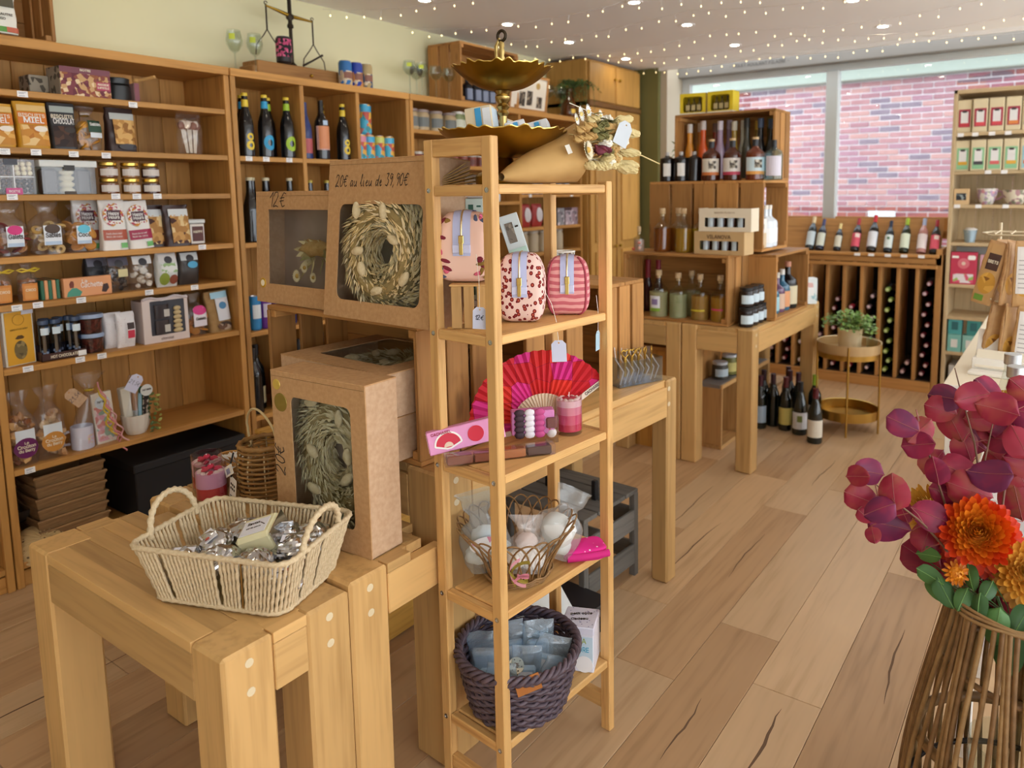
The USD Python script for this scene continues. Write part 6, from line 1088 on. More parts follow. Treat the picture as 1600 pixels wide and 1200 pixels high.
for s_ in (-1, 1):
    part(rb_, 'handle', rope([(s_ * (.172 + .012 * math.sin(a)), .062 * math.cos(a), H_ - .01 + .078 * math.sin(a) ** .8 if math.sin(a) > 0 else H_ - .01) for a in np.linspace(0.02, PI - .02, 90)], .0062, tw=.9), ROPE, True)
FOIL = M('c9cacc', .17, 1.0); LABEL = M('e4e4ec', .45)
cs, sn = math.cos(math.radians(20)), math.sin(math.radians(20))
def in_basket(x, y, z): return (BAS[0] + x * cs - y * sn, BAS[1] + x * sn + y * cs, BAS[2] + z)
FP = [(-.105, -.048, .035, 'with white label, front left', 30), (-.075, .0, .05, 'with a red rose label, left middle', -20), (-.04, .052, .055, 'at the back left', 10), (-.02, -.06, .05, 'round one at the front', 60), (.055, -.045, .045, 'crumpled one at the front centre', -35), (.095, .02, .05, 'with small white label, right', 25), (.12, -.06, .03, 'in the front right corner', 70), (.11, .065, .055, 'in the back right corner', 0)]
for i, (x, y, z, l, a) in enumerate(FP):
    t = thing('foil_packet', 'crumpled silver foil soap packet ' + l, 'foil packet', in_basket(x, y, z + .022), a)
    rr = random.Random(40 + i); v, f = ball((.044, .037, .032), nu=22, nv=32); v = v * (1 + .20 * (meshkit.fbm(v * 75 + i * 9, 2, i)[:, None] * 2 - 1) + .10 * (meshkit.noise(v * 28 + i * 5, i)[:, None] * 2 - 1)); part(t, 'foil', (v, f), FOIL)
    if i in (0, 1, 5, 6): part(t, 'label', mv(cbox(-.021, .021, -.014, .014, 0, .0012, .0004), (.002, -.013, .026), (28, 0, 8)), LABEL); part(t, 'printed_rose', mv(ball((.006, .005, .0008), nu=5, nv=8), (.014, -.017, .0262), (28, 0, 0)), M('c9584a', .5), True); part(t, 'printed_line', mv(box(-.015, .004, -.003, -.001, .0013, .0016), (.002, -.013, .026), (28, 0, 8)), INK)
t = thing('soap_packet', 'pale yellow wrapped soap cube with a printed label on top of the foil packets', 'soap packet', in_basket(.022, .018, .100), 0, r=(16, -18, 32)); v, f = cbox(-.04, .04, -.035, .035, -.028, .022, .008); part(t, 'soap', (v, f), M('e6dfb4', .35)); part(t, 'label', cbox(-.03, .026, -.024, .02, .0222, .0232, .0003), LABEL)
part(t, 'lettering', mv(text('Savon', .007, True), (-.008, .006, .0232)), INK); part(t, 'lettering', mv(text('Lait de chèvre', .0035), (-.004, -.006, .0232)), INK); part(t, 'printed_twig', mv(cbox(-.008, .008, -.001, .001, 0, .0004), (.014, .002, .0233), (0, 0, -40)), M('4a3a3a', .6)); part(t, 'foil_side', cbox(.0395, .042, -.036, .036, -.028, .02, .001), FOIL)
t = thing('foil_packet', 'foil packet standing behind the yellow soap cube', 'foil packet', in_basket(.065, .045, .078), 50); v, f = ball((.03, .03, .036), nu=20, nv=28); part(t, 'foil', (v * (1 + .24 * (meshkit.fbm(v * 75 + 77, 2, 5)[:, None] * 2 - 1)), f), FOIL); part(t, 'fold', mv(cbox(-.012, .012, -.002, .002, 0, .014, .001), (0, 0, .03), (20, 0, 0)), FOIL)
# ---------------------------------------------------------------- candles, lantern basket, white flower dish
WAX = [M('c8283c', .35, 0, subsurface_weight=.2, subsurface_scale=.01), M('e9b6c8', .4), M('f0dcd8', .45), M('d8406a', .4)]
def candle(label, loc, rz, r_, h, layers, top='rose'):
    t = thing('glass_candle', label, 'candle', loc, rz)
    part(t, 'glass', lathe([(0, .004), (r_ * .93, 0), (r_, .004), (r_, h), (r_ * .955, h), (r_ * .945, .01), (0, .009)], 28), CLEAR('f7f4f5', .02, 1.45), 40)
    z = .010
    for i, (z1, m) in enumerate(layers): part(t, 'wax_layer', lathe([(0, z), (r_ * .94, z), (r_ * .94, z1 * h), (0, z1 * h + .002)], 24), m, 40); z = z1 * h
    rr = random.Random(int(loc[0] * 1e4))
    for i in range(10): a = i * .63; part(t, 'wax_swirl', mv(ball((r_ * .24, r_ * .17, r_ * .15), nu=6, nv=8, seed=i, amp=.2), (r_ * .66 * math.cos(a), r_ * .66 * math.sin(a), z), (rr.uniform(-30, 30), 0, math.degrees(a) + 60)), WAX[2], True)
    if top == 'rose':
        for i in range(7): a = i * 2.4; q = .12 * i ** .5 * r_ * 2.2; part(t, 'rose_petal', mv(ball((r_ * .3, r_ * .22, r_ * .14), nu=6, nv=8), (q * math.cos(a), q * math.sin(a), z + r_ * .3 - .002 * i), (25, 0, math.degrees(a))), M('cf2f55', .35), True)
    else: part(t, 'rose_wax', lathe([(0, z + .004), (r_ * .5, z + .003), (r_ * .72, z - .001)], 18), M('b82852', .3), 40)
    part(t, 'wick', tube([(0, 0, z), (.001, 0, z + r_ * .5)], .0012, 5), WHITE)
    return t
candle('pink rose candle in a glass, the one behind on the low table', (-1.895, 1.02, .618), 0, .0385, .098, [(.42, WAX[0]), (.78, WAX[1])]); candle('pink rose candle in a glass, the one in front on the low table', (-1.815, .985, .618), 0, .0385, .098, [(.40, WAX[0]), (.78, M('dfa8c8', .4))])
t = thing('wicker_lantern', 'brown wicker candle lantern with a pale looped handle and paper tags', 'lantern basket', (-1.725, 1.085, .618), 0); WK = NOISY('8a6230', 'a87c42', 60, .6, bump=.3)
for j in range(11):
    z = .006 + .0122 * j; r_ = .058 + .012 * math.sin(PI * (j + 2) / 14)
    part(t, 'wicker_strand', tube([((r_ + .0018 * math.cos(9 * a + PI * j)) * math.cos(a), (r_ + .0018 * math.cos(9 * a + PI * j)) * math.sin(a), z) for a in np.linspace(0, 2 * PI, 73)[:-1]], .0035, 6, True), WK, True)
for i in range(10): a = i * 2 * PI / 10; part(t, 'upright', tube([((.058 + .012 * math.sin(PI * q)) * math.cos(a), (.058 + .012 * math.sin(PI * q)) * math.sin(a), .138 * q) for q in np.linspace(0, 1, 7)], .002, 5), M('c9b48a', .6))
part(t, 'rim', rope([(.062 * math.cos(a), .062 * math.sin(a), .14) for a in np.linspace(0, 2 * PI, 91)[:-1]], .007, 6, .25, True), WK, True); part(t, 'floor', cyl(.056, 0, .004, 24), WK)
part(t, 'handle', tube([(.0 + .066 * math.cos(a) * (1.06 if abs(math.cos(a)) < .9 else 1), -.0 - .02 * math.sin(a), .13 + .105 * math.sin(a)) for a in np.linspace(-.12, PI + .12, 26)], .0032, 7), M('d3bb8a', .5), True)
for c in (-1, 1): part(t, 'handle_knot', tube([(c * .064 + .008 * math.cos(a), -.004, .128 + .008 * math.sin(a)) for a in np.linspace(0, 2 * PI, 14)[:-1]], .0028, 6, True), M('d3bb8a', .5), True)
p = part(t, 'paper_tag', mv(cbox(-.018, .018, -.0006, .0006, -.036, .036, .0003), (-.03, -.078, .03), (0, 14, -8)), PAPER); part(p, 'print', mv(join([box(-.012, .012, -.0012, -.0006, -.02 - .006 * i, -.018 - .006 * i) for i in range(3)] + [box(-.012 + .009 * (i % 3), -.007 + .009 * (i % 3), -.0012, -.0006, .0 + .012 * (i // 3), .006 + .012 * (i // 3)) for i in range(6)]), (-.03, -.078, .03), (0, 14, -8)), INK)
p = part(t, 'barcode_tag', mv(cbox(-.026, .026, -.0006, .0006, -.013, .013, .0003), (-.036, -.082, .082), (0, -28, -8)), PAPER); part(p, 'barcode', mv(join([box(-.014 + .0022 * i, -.0128 + .0022 * i, -.0012, -.0006, -.008, .006) for i in range(11)]), (-.036, -.082, .082), (0, -28, -8)), M('9a9ab0', .6)); part(t, 'tag_cord', tube([(-.03, -.07, .128), (-.03, -.08, .1), (-.03, -.08, .066)], .0022, 5), BLACK)
t = thing('kraft_carton', 'low brown carton under the heart shaped dish', 'box', (-1.875, 1.10, .618), 8); part(t, 'carton', cbox(-.075, .08, -.05, .05, 0, .042), M('a8825c', .8)); part(t, 'flap', cbox(-.078, .083, -.053, .0, .0415, .044), M('b9916a', .8)); part(t, 'white_sheet', mv(cbox(-.02, .02, -.05, .05, .0, .003), (-.10, .02, .03), (0, 0, 4)), WHITE)
t = thing('heart_dish', 'heart shaped wooden dish holding a white paper flower', 'dish', (-1.87, 1.095, .6625), 10); hp = [(.062 * math.sin(a) ** 3 * 1.15, .05 * (13 * math.cos(a) - 5 * math.cos(2 * a) - 2 * math.cos(3 * a) - math.cos(4 * a)) / 15) for a in np.linspace(0, 2 * PI, 40)[:-1]]
P_ = Polygon(hp).buffer(0); part(t, 'dish_wall', extrude(P_.buffer(.008).difference(P_), .022), WOOD('cf9a55', '9c6a30', 'x', 3, .2)); part(t, 'dish_floor', extrude(P_.buffer(.004), .006), WOOD('cf9a55', '9c6a30', 'x', 3, .2))
for i in range(60):
    a = i * 2.399; q = .004 + .0055 * i ** .5; part(t, 'paper_petal', mv(leaf_quad(np.array((0, 0, 0.)), .018 + .0002 * i, .011, (math.cos(a), math.sin(a), 1.25 - .022 * i)), (q * math.cos(a), q * math.sin(a), .014)), M('eeece8', .7))
single('wooden_dowel', 'thin pale wooden stick standing under the front table', 'stick', mv(cyl(.0095, 0, .52, 10), (-1.30, .99, 0)), WOOD('d9b894', 'b8946c', 'z', 3, .1), 40)
# ---------------------------------------------------------------- slim ladder rack
RX, RY = -.957, 1.12
rk = thing('ladder_rack', 'slim pale pine ladder rack with five shelves in the foreground', 'rack', (RX, RY, 0), -5)
RD, RL = .205, .405                                             # depth in x, length in y
def post(x, y, z1, a=.028, b=.022): return part(rk, 'post', cbox(x, x + a, y, y + b, 0, z1, .002), w_rack('z'))
post(-.028, 0, 1.515); post(-RD, 0, 1.515); post(-.028, RL - .022, 1.428); post(-RD, RL - .022, 1.428)
part(rk, 'top_rail', cbox(-RD + .028, -.028, .001, .021, 1.478, 1.515, .002), w_rack('x'))
for z in (.2, .505, .81, 1.11, 1.42):
    s = part(rk, 'shelf_board', cbox(-RD + .03, -.003, .022, RL - .0225, z - .02, z, .003), w_rack('y'))
    part(rk, 'end_rail', cbox(-RD + .028, -.028, .002, .02, z - .024, z - .002, .002), w_rack('x')); part(rk, 'end_rail', cbox(-RD + .028, -.028, RL - .02, RL - .002, z - .024, z - .002, .002), w_rack('x'))
    for x in (-.014, -RD + .014):
        p = part(rk, 'screw', mv(lathe([(.0055, 0), (.0055, .0012), (.0025, .0016), (.002, .0004), (0, .0004)], 12), (x, 0, z - .012), (90, 0, 0)), STEEL, 40)
part(rk, 'foot_rail', cbox(-RD + .028, -.028, .002, .02, .055, .095, .002), w_rack('x')); part(rk, 'foot_rail', cbox(-RD + .028, -.028, RL - .02, RL - .002, .055, .095, .002), w_rack('x'))
# brass stand
t = thing('brass_stand', 'two tier brass cake stand with frilled bowls on top of the ladder rack', 'cake stand', (-1.055, 1.28, 1.4205))
def frill(r0, r1, z0, z1, seed, n=144, m=9):
    v = []
    for j in range(m):
        q = j / (m - 1)
        for i in range(n):
            a = i * 2 * PI / n; w_ = q ** 3 * (.0022 * math.sin(9 * a + seed) + .0022 * math.sin(23 * a + 2 * seed) + .0018 * math.sin(31 * a))
            r_ = r0 + (r1 - r0) * q + w_; v.append((r_ * math.cos(a), r_ * math.sin(a), z0 + (z1 - z0) * q ** 2.1 + w_ * .8))
    v = np.array(v); n_ = len(v); w2 = v + (0, 0, .0018); f = grid_faces(m, n, True); e = np.arange(n); o = n_ - n
    rim = np.stack([o + e, o + (e + 1) % n, n_ + o + (e + 1) % n, n_ + o + e], 1)
    return np.vstack([v, w2]), np.vstack([f[:, ::-1], f + n_, rim[:, [0, 1, 2]], rim[:, [0, 2, 3]]])
part(t, 'foot', lathe([(0, .0), (.062, 0), (.064, .004), (.064, .018), (.058, .024), (.038, .034), (.022, .05), (.016, .07), (.0, .07)], 36), BRASS, 40); part(t, 'lower_bowl', frill(.012, .140, .058, .115, 1), BRASS, 50); part(t, 'bowl_edge', tube([((.140 + .0022 * math.sin(9 * a + 1) + .0022 * math.sin(23 * a + 2) + .0018 * math.sin(31 * a)) * math.cos(a), (.140 + .0022 * math.sin(9 * a + 1) + .0022 * math.sin(23 * a + 2) + .0018 * math.sin(31 * a)) * math.sin(a), .1165 + .8 * (.0022 * math.sin(9 * a + 1) + .0022 * math.sin(23 * a + 2) + .0018 * math.sin(31 * a))) for a in np.linspace(0, 2 * PI, 217)[:-1]], .0013, 4, True), M('d3b467', .3, 1.0))
part(t, 'stem', lathe([(0, .065), (.012, .065), (.009, .09), (.0085, .15), (.014, .156), (.010, .163), (.015, .170), (.010, .177), (.016, .184), (.017, .192), (.013, .196), (.019, .204), (.0, .206)], 20), M('b8a064', .3, 1.0), 40); part(t, 'upper_bowl', frill(.012, .106, .205, .252, 3), BRASS, 50); part(t, 'bowl_edge', tube([((.106 + .0022 * math.sin(9 * a + 3) + .0022 * math.sin(23 * a + 6) + .0018 * math.sin(31 * a)) * math.cos(a), (.106 + .0022 * math.sin(9 * a + 3) + .0022 * math.sin(23 * a + 6) + .0018 * math.sin(31 * a)) * math.sin(a), .2535 + .8 * (.0022 * math.sin(9 * a + 3) + .0022 * math.sin(23 * a + 6) + .0018 * math.sin(31 * a))) for a in np.linspace(0, 2 * PI, 217)[:-1]], .0012, 4, True), M('d3b467', .3, 1.0))
part(t, 'finial', lathe([(0, .206), (.010, .207), (.0065, .235), (.0085, .24), (.005, .25), (.0075, .258), (.005, .265), (.0075, .273), (.005, .28), (.0075, .288), (.005, .295), (.0065, .303), (.004, .31), (.0, .312)], 16), M('b8a064', .3, 1.0), 40)
part(t, 'finial_ring', tube([(.011 * math.cos(a), 0, .322 + .011 * math.sin(a)) for a in np.linspace(0, 2 * PI, 22)[:-1]], .0035, 7, True), M('3b3226', .45, .8), True); part(t, 'finial_leaf', tube([(-.006, 0, .318), (-.014, -.002, .30), (-.013, -.002, .27), (-.010, 0, .25)], [.003, .0045, .004, .002], 6), M('b8a064', .3, 1.0), True)
for i, (x, y, z, a, w, h, l) in enumerate(((-1.075, 1.225, 1.528, 20, .062, .062, 'largest soap carton in the lower brass bowl, standing on the left'), (-1.02, 1.29, 1.523, 48, .045, .038, 'small white soap carton lying in the middle of the brass bowl'), (-.99, 1.325, 1.528, 30, .05, .034, 'white soap carton tilted up at the right of the brass bowl'), (-1.10, 1.32, 1.52, 10, .05, .05, 'kraft soap carton at the back of the brass bowl'))):
    t = thing('soap_carton', l, 'soap carton', (x, y, z), a, r=(-6, -14 if i else -8, a)); part(t, 'carton', cbox(-w / 2, w / 2, 0, .04, 0, h, .002), M('dfd0b0', .6) if i in (0, 3) else M('e3e6ea', .55)); flat(t, 'blue_band', -w * .1, w * .12, .004, h - .004, M('3f9fd6', .5)); flat(t, 'white_label', w * .18, w * .46, .004, h * .9, M('e9eef2', .5)); flat(t, 'blue_print', -w * .4, -w * .14, h * .1, h * .3, M('6fb3dc', .5)); part(t, 'side_label', cbox(w / 2 - .0005, w / 2 + .0008, .004, .036, .006, h - .006, .0003), M('cfe2f0', .5))
t = thing('kraft_tags', 'sheaf of folded kraft paper leaves left of the brass stand foot', 'paper leaves', (-1.135, 1.235, 1.421), 30)
for i in range(6): part(t, 'paper_leaf', mv(cbox(-.045, .03, -.012, .012, 0, .0016, .0004), (-.005 * i, .004 * i, .003 + .006 * i), (0, -6 - 5 * i, 6 * i - 15)), NOISY('a8894a', 'c0a05e', 60, .9))
# bouquet in kraft paper
bq = thing('dried_bouquet', 'dried flower bouquet in kraft paper lying on top of the ladder rack', 'bouquet', (-.985, 1.185, 1.4225), 0, r=(0, -2, 80)); rr = random.Random(21)
nv_, nu_ = 12, 40; v = []
for q in np.linspace(0, 1, nv_):
    for i in range(nu_):
        a = i * 2 * PI / nu_; L = .245 + .02 * math.sin(a) + .055 * math.cos(a); x = q * L; r_ = .010 + .082 * (x / .26) ** .8 * (1 + .05 * math.sin(4 * a) * q)
        v.append((x, r_ * math.cos(a), .012 + .055 * x / .26 + r_ * .78 * math.sin(a)))
v = np.array(v); part(bq, 'kraft_wrap', (np.vstack([v, v * (1, .985, .985) + (0, 0, .001)]), np.vstack([grid_faces(nv_, nu_, True), grid_faces(nv_, nu_, True)[:, ::-1] + len(v)])), NOISY('b08a50', 'c09a60', 12, .85, bump=.25, bdist=.004), 60)
def spot(): 
    a, q = rr.uniform(0, 2 * PI), rr.random() ** .5; return np.array((.205 + rr.uniform(-.01, .03) + .02 * math.sin(a), .062 * q * math.cos(a), .068 + .05 * q * math.sin(a)))
NV = np.array((.75, .62, .12))                                     # flowers face out of the opening towards the aisle and the viewer
def daisy(c, r_, m, heart, n=18, parent=bq, name='daisy', rows=1, nrm=(.5, .8, .25)):
    nrm = np.array(nrm, float); nrm /= np.linalg.norm(nrm); u = np.cross(nrm, (0, 0, 1)); u /= np.linalg.norm(u); w_ = np.cross(u, nrm); ps = []
    for k in range(rows):
        for a in np.linspace(0, 2 * PI, n + 1)[:-1] + k * .2: ps.append(leaf_quad(c, r_ * (1 - .2 * k), r_ * .34, np.cos(a) * u + np.sin(a) * w_ + nrm * (.25 + .3 * k), nrm))
    p = part(parent, name, join(ps), m); part(p, 'flower_heart', mv(ball((r_ * .26,) * 3, nu=6, nv=8), c + nrm * r_ * .15), heart, True); return p
def rosebud(c, r_, m, parent=bq, name='dried_rose'):
    ms = []
    for i in range(14): a = i * 2.4; q = .22 + .05 * i; ms.append(mv(ball((r_ * .5, r_ * .2, r_ * .5), nu=5, nv=7), c + np.array((math.cos(a) * q * r_ * .7, math.sin(a) * q * r_ * .7, .1 * r_ * math.sin(i))), (90 * math.sin(a), 30, math.degrees(a) + 90)))
    return part(parent, name, join(ms), m, True)
def ear(c, d, L, m, parent=bq, name='wheat_ear'):
    d = np.asarray(d, float); d /= np.linalg.norm(d); o = np.cross(d, (0, .3, 1)); o /= np.linalg.norm(o); B = np.stack([o, np.cross(d, o), d], 1)
    v, f = ball((1, 1, 1), nu=11, nv=14); k = 1 + .42 * (meshkit.noise(v * (9, 9, 6) + 31 * c.sum(), 3)[:, None] * 2 - 1) * (1, 1, .2); v = (v * k * (.0105, .0105, L * .5) + (0, 0, L * .5)) @ B.T + c
    return part(parent, name, join([(v, f), tube([c - d * .08, c], .0013, 4)]), m)
WHT, STRAW, BEI, BUR, OLV = M('e9e4d4', .8), M('cdbb86', .85), NOISY('c9a86a', 'b08a52', 60, .9), NOISY('7a3444', '5a2433', 60, .9), NOISY('8a8452', '6d6a3c', 40, .9)
VN = (.35, -.9, .15)
def F(u, w, dpt=0.0): return np.array((.225 + .068 * u, -.062 - .028 * (1 - u * u * .6 - w * w * .6) - dpt, .088 + .055 * w))   # u along the wrap, w up, in the mouth of the paper
for u, w, r_ in ((-.75, .95, .019), (-.45, 1.05, .018), (-.95, .75, .015)): daisy(F(u, w), r_, M('f0efe8', .7), M('d9c27a', .8), nrm=VN)
daisy(F(-.72, -.45), .027, M('ece2c4', .8), M('c9a24a', .8), 24, rows=2, nrm=VN); daisy(F(.0, .9), .015, M('efe9dc', .7), M('d9c27a', .8), nrm=VN)
for u, w, m in ((-.85, .35, BEI), (-.55, .5, BEI), (-.95, .0, BEI), (-.6, .1, BEI), (-.3, .35, OLV), (-.05, .55, OLV), (-.15, .1, OLV), (-.1, -.42, BUR), (.15, -.5, OLV), (.25, -.2, STRAW), (-.35, .75, STRAW)): rosebud(F(u, w), .019 if m is not BUR else .024, m)
for i in range(34):
    a = rr.uniform(0, 2 * PI); q = rr.random() ** .5; u, w = .35 + .6 * q * math.cos(a), -.05 + .95 * q * math.sin(a); ear(F(u, w, -.012), (rr.uniform(.2, 1.1), rr.uniform(-1.0, -.3), rr.uniform(-.4, .6)), rr.uniform(.026, .04), (STRAW, BEI, STRAW, WHT)[i % 4])
for u, d in ((-.6, (.3, -.9, -.3)), (-.3, (.4, -.9, -.35)), (0, (.5, -.8, -.35)), (.35, (.7, -.7, -.3)), (.6, (.9, -.6, -.2))): ear(F(u, -.95, -.01), d, .034, STRAW)
for c, d in (((.30, -.05, .13), (1, -.35, .12)), ((.31, -.06, .105), (1, -.4, -.1)), ((.30, -.06, .035), (.9, -.5, -.15)), ((.28, -.07, .025), (.8, -.6, -.2)), ((.31, -.06, .06), (1, -.4, -.1))): ear(np.array(c), d, .055, STRAW)
part(bq, 'dry_stem', tube([(.28, -.06, .07), (.34, -.10, .05), (.38, -.12, .03)], .0016, 5), STRAW)
for i in range(14): part(bq, 'dried_leaf', leaf_quad(F(rr.uniform(-.5, .5), rr.uniform(-.3, 1.0)), .034, .018, (rr.uniform(.2, 1), rr.uniform(-1, -.2), rr.uniform(-.3, .8))), OLV)
p = part(bq, 'paper_tag', mv(panel(Polygon([(-.019, -.028), (.019, -.028), (.019, .016), (.008, .028), (-.008, .028), (-.019, .016)]).difference(Point(0, .02).buffer(.002)), .0008), (.262, -.112, .098), (0, 26, -14)), M('bfc6cc', .6)); part(bq, 'wrap_sticker', mv(cbox(-.008, .008, -.0006, .0006, -.010, .010, .0003), (.135, -.066, .066), (-18, -12, 8)), M('d9d4c8', .6))
# ---------------------------------------------------------------- pouches on the second shelf of the rack
def STRIPE(c1, c2, f, axis='z', wob=.0):
    return cached(f'stripe|{c1}|{c2}|{f}|{axis}|{wob}', lambda p: usdkit.material(stage, p, {'tc': ('texture_coordinate', {}), 's': ('separate_xyz', {}), 'n': ('noise_texture', {'scale': 25.0}), 'w': ('math', {'math_type': 'multiply_add', 'value2': wob}), 'm': ('math', {'math_type': 'multiply', 'value2': f}), 'fr': ('math', {'math_type': 'fraction'}), 'rp': ('rgb_ramp', {'ramp': [(0, C(c1)), (.46, C(c1)), (.54, C(c2)), (1, C(c2))]}), 'p': ('principled_bsdf', {'roughness': .85})},
        [('tc.object', 's.vector'), ('tc.object', 'n.vector'), ('n.fac', 'w.value1'), (f's.{axis}', 'w.value3'), ('w.value', 'm.value1'), ('m.value', 'fr.value1'), ('fr.value', 'rp.fac'), ('rp.color', 'p.base_color')], surface='p.BSDF'))
LEO = SPECK([(0, 'b5553c'), (.16, 'b5553c'), (.20, '7a1f22'), (.36, '7a1f22'), (.40, 'e8c9be'), (1, 'eacfc6')], 92, 'spots', .85, aniso=(1, 1, .85)); FLO = SPECK([(0, '7a8490'), (.09, '46506a'), (.13, 'edc6b4'), (.55, 'edc6b4'), (1, 'f0cfc0')], 24, 'spots', .85, aniso=(1, 1, .55))
TAPE = M('b9c0e4', .7)
def sgp(v, e): return np.sign(v) * np.abs(v) ** e
def zip_pouch(label, loc, rz, w, d, h, mat, seed, decor=None):
    t = thing('zip_pouch', label, 'pouch', loc, rz)
    nu, nv = 28, 40; ph = np.linspace(-PI / 2, PI / 2, nu); th = np.arange(nv) * 2 * PI / nv; e1, e2 = .42, .42
    def S(p, q): 
        zz = sgp(np.sin(p), e1 * 1.25); k = 1 - .16 * np.clip(zz, 0, 1) ** 2
        return np.stack([w / 2 * sgp(np.cos(p), e1) * sgp(np.cos(q), e2) * k, d / 2 * sgp(np.cos(p), e1) * sgp(np.sin(q), e2) * k, h / 2 * (zz + 1)], -1)
    P, Q = np.meshgrid(ph, th, indexing='ij'); v = S(P, Q).reshape(-1, 3)
    v += (np.stack([meshkit.noise(v * 30 + 5 * k, seed + k) for k in range(3)], 1) - .5) * .006 * (v[:, 2:] / h + .15); v[:, 2] = np.maximum(v[:, 2], 0)
    body = part(t, 'body', (v, grid_faces(nu, nv, True)), mat, True)
    pth = [S(np.array(a), np.array(-PI / 2)) for a in np.linspace(-.06, PI / 2, 14)] + [S(np.array(a), np.array(PI / 2)) for a in np.linspace(PI / 2, .3, 12)[1:]]
    pth = np.array(pth); pth[:, 0] = 0; tn = np.gradient(pth, axis=0); tn /= np.linalg.norm(tn, axis=1, keepdims=True); nr = np.cross(tn, (1, 0, 0)); nr = nr * np.sign((nr * (pth - (0, 0, h * .45))).sum(1, keepdims=True)); c = pth + nr * .0022
    ww = w * .155; part(t, 'zip_tape', (np.vstack([c - (ww, 0, 0), c + nr * .001 - (ww * .35, 0, 0), c + nr * .001 + (ww * .35, 0, 0), c + (ww, 0, 0)]).reshape(4, -1, 3).transpose(1, 0, 2).reshape(-1, 3), grid_faces(len(c), 4)), TAPE, True)
    part(t, 'zip_teeth', tube(c[1:] + nr[1:] * .0012, .0021, 6), M('d3c295', .3, 1.0)); z0 = c[1]
    sl = part(t, 'zip_slider', mv(cbox(-.0055, .0055, -.005, .0, -.010, .008, .002), z0), M('c9b06a', .25, 1.0)); part(sl, 'zip_pull', mv(cbox(-.004, .004, -.0065, -.0045, -.034, -.008, .001), z0), M('c9b06a', .25, 1.0)); part(t, 'zip_tab', mv(cbox(-ww * 1.02, ww * 1.02, -.003, .001, -.03, -.012, .001), z0), M('ccd0ee', .7))
    return t, S, z0
tl, S_, z0 = zip_pouch('leopard print pouch with lavender zip on the second rack shelf', (-1.037, 1.312, 1.1105), 32, .108, .10, .155, LEO, 2)
ts, S_, z1 = zip_pouch('pink striped pouch with lavender zip at the right of the second rack shelf', (-1.005, 1.452, 1.1105), 32, .106, .10, .14, STRIPE('c4646e', 'e3a3a0', 62, 'z', .01), 3)
for x in (-1, 1):
    pp = np.array([S_(np.array(a), np.array(-PI / 2 + x * .74)) for a in np.linspace(-1.35, 1.2, 16)]); part(ts, 'piping', tube(pp + (0, -.001, 0), .003, 6), M('b04a5a', .8), True)
t = thing('mini_crate', 'small slatted wooden crate stood on end under the floral pouch', 'crate', (-1.092, 1.205, 1.1105), 34)
for x in (-.04, .036):
    for y in (-.04, .032): part(t, 'corner_post', cbox(x, x + .008, y, y + .008, 0, .092, .001), w_crate('z'))
for i, x in enumerate((-.040, -.013, .016)): part(t, 'front_slat', cbox(x, x + .022, -.044, -.040, 0, .092, .001), WOOD('d0a468', '9c7038', 'z', 2, .3)); part(t, 'side_slat', cbox(.044, .048, x, x + .022, 0, .092, .001), WOOD('d0a468', '9c7038', 'z', 2, .3))
part(t, 'top_board', cbox(-.044, .048, -.044, .044, .092, .096, .001), WOOD('d0a468', '9c7038', 'x', 2, .3))
tf, S2, z2 = zip_pouch('peach floral pouch with lavender zip on the small crate, behind the front post', (-1.115, 1.215, 1.2075), 30, .125, .095, .155, FLO, 4)
rr = random.Random(33)
for i in range(44):
    a, b_ = rr.uniform(-.75, .9), -PI / 2 + rr.choice((-1, 1)) * rr.uniform(.22, 1.2); c = S2(np.array(a), np.array(b_)); 
    part(tf, 'printed_leaf', mv(ball((.012 if i % 4 else .008, .0012, .0045 if i % 4 else .007), nu=5, nv=8), c + (0, -.0006 if abs(b_ + PI / 2) < .75 else 0, 0), (0, rr.uniform(0, 180), 0 if abs(b_ + PI / 2) < .75 else 60 * np.sign(b_ + PI / 2))), M(('4a5470', '7a2030', '8a6a2c', 'd4607a', '5a6480')[i % 5], .85), True)
price_tag('white price tag on a string below the floral pouch', (-1.005, 1.128, 1.122), (0, 2, 24), .03, .046, M('cdd3ea', .6), '12€', string=[(0, 0, .041), (-.003, .002, .10), (-.01, .004, .155)])
price_tag('white price tag hanging below the leopard pouch over the shelf edge', (-.95, 1.335, 1.018), (0, -2, 30), .034, .05, M('cfd6ee', .6), None, string=[(0, 0, .046), (-.002, -.002, .09), (-.012, .0, .135), (-.03, .004, .17)])
price_tag('white price tag turned edge on, hanging below the striped pouch', (-.937, 1.478, 1.02), (0, 2, 105), .032, .048, M('a8c6d6', .6), None, string=[(0, 0, .044), (.002, 0, .09), (-.008, .002, .135)])
t = thing('gift_card', 'pale mint card box with a grey window leaning behind the leopard pouch', 'card box', (-1.075, 1.415, 1.125), 0, r=(-4, -17, 34)); part(t, 'card', cbox(-.024, .024, 0, .008, 0, .235, .001), M('d8e4e4', .6)); flat(t, 'grey_window', -.013, .006, .165, .215, SPECK([(0, '7c7468'), (.5, '958c7c'), (.8, '655e54')], 150)); flat(t, 'mint_panel', -.022, .022, .105, .150, M('bfe0d2', .6)); flat(t, 'print_line', -.018, -.004, .138, .142, INK, y=-.0024); flat(t, 'print_line', .010, .018, .2, .204, INK, y=-.0024)
t = thing('tag_bundle', 'stack of small white and mint label packs hanging beside the large wreath box', 'label packs', (-1.155, 1.29, 1.10), 25); part(t, 'backing_strip', cbox(-.022, .022, .004, .010, 0, .345, .001), M('cfc6c0', .6))
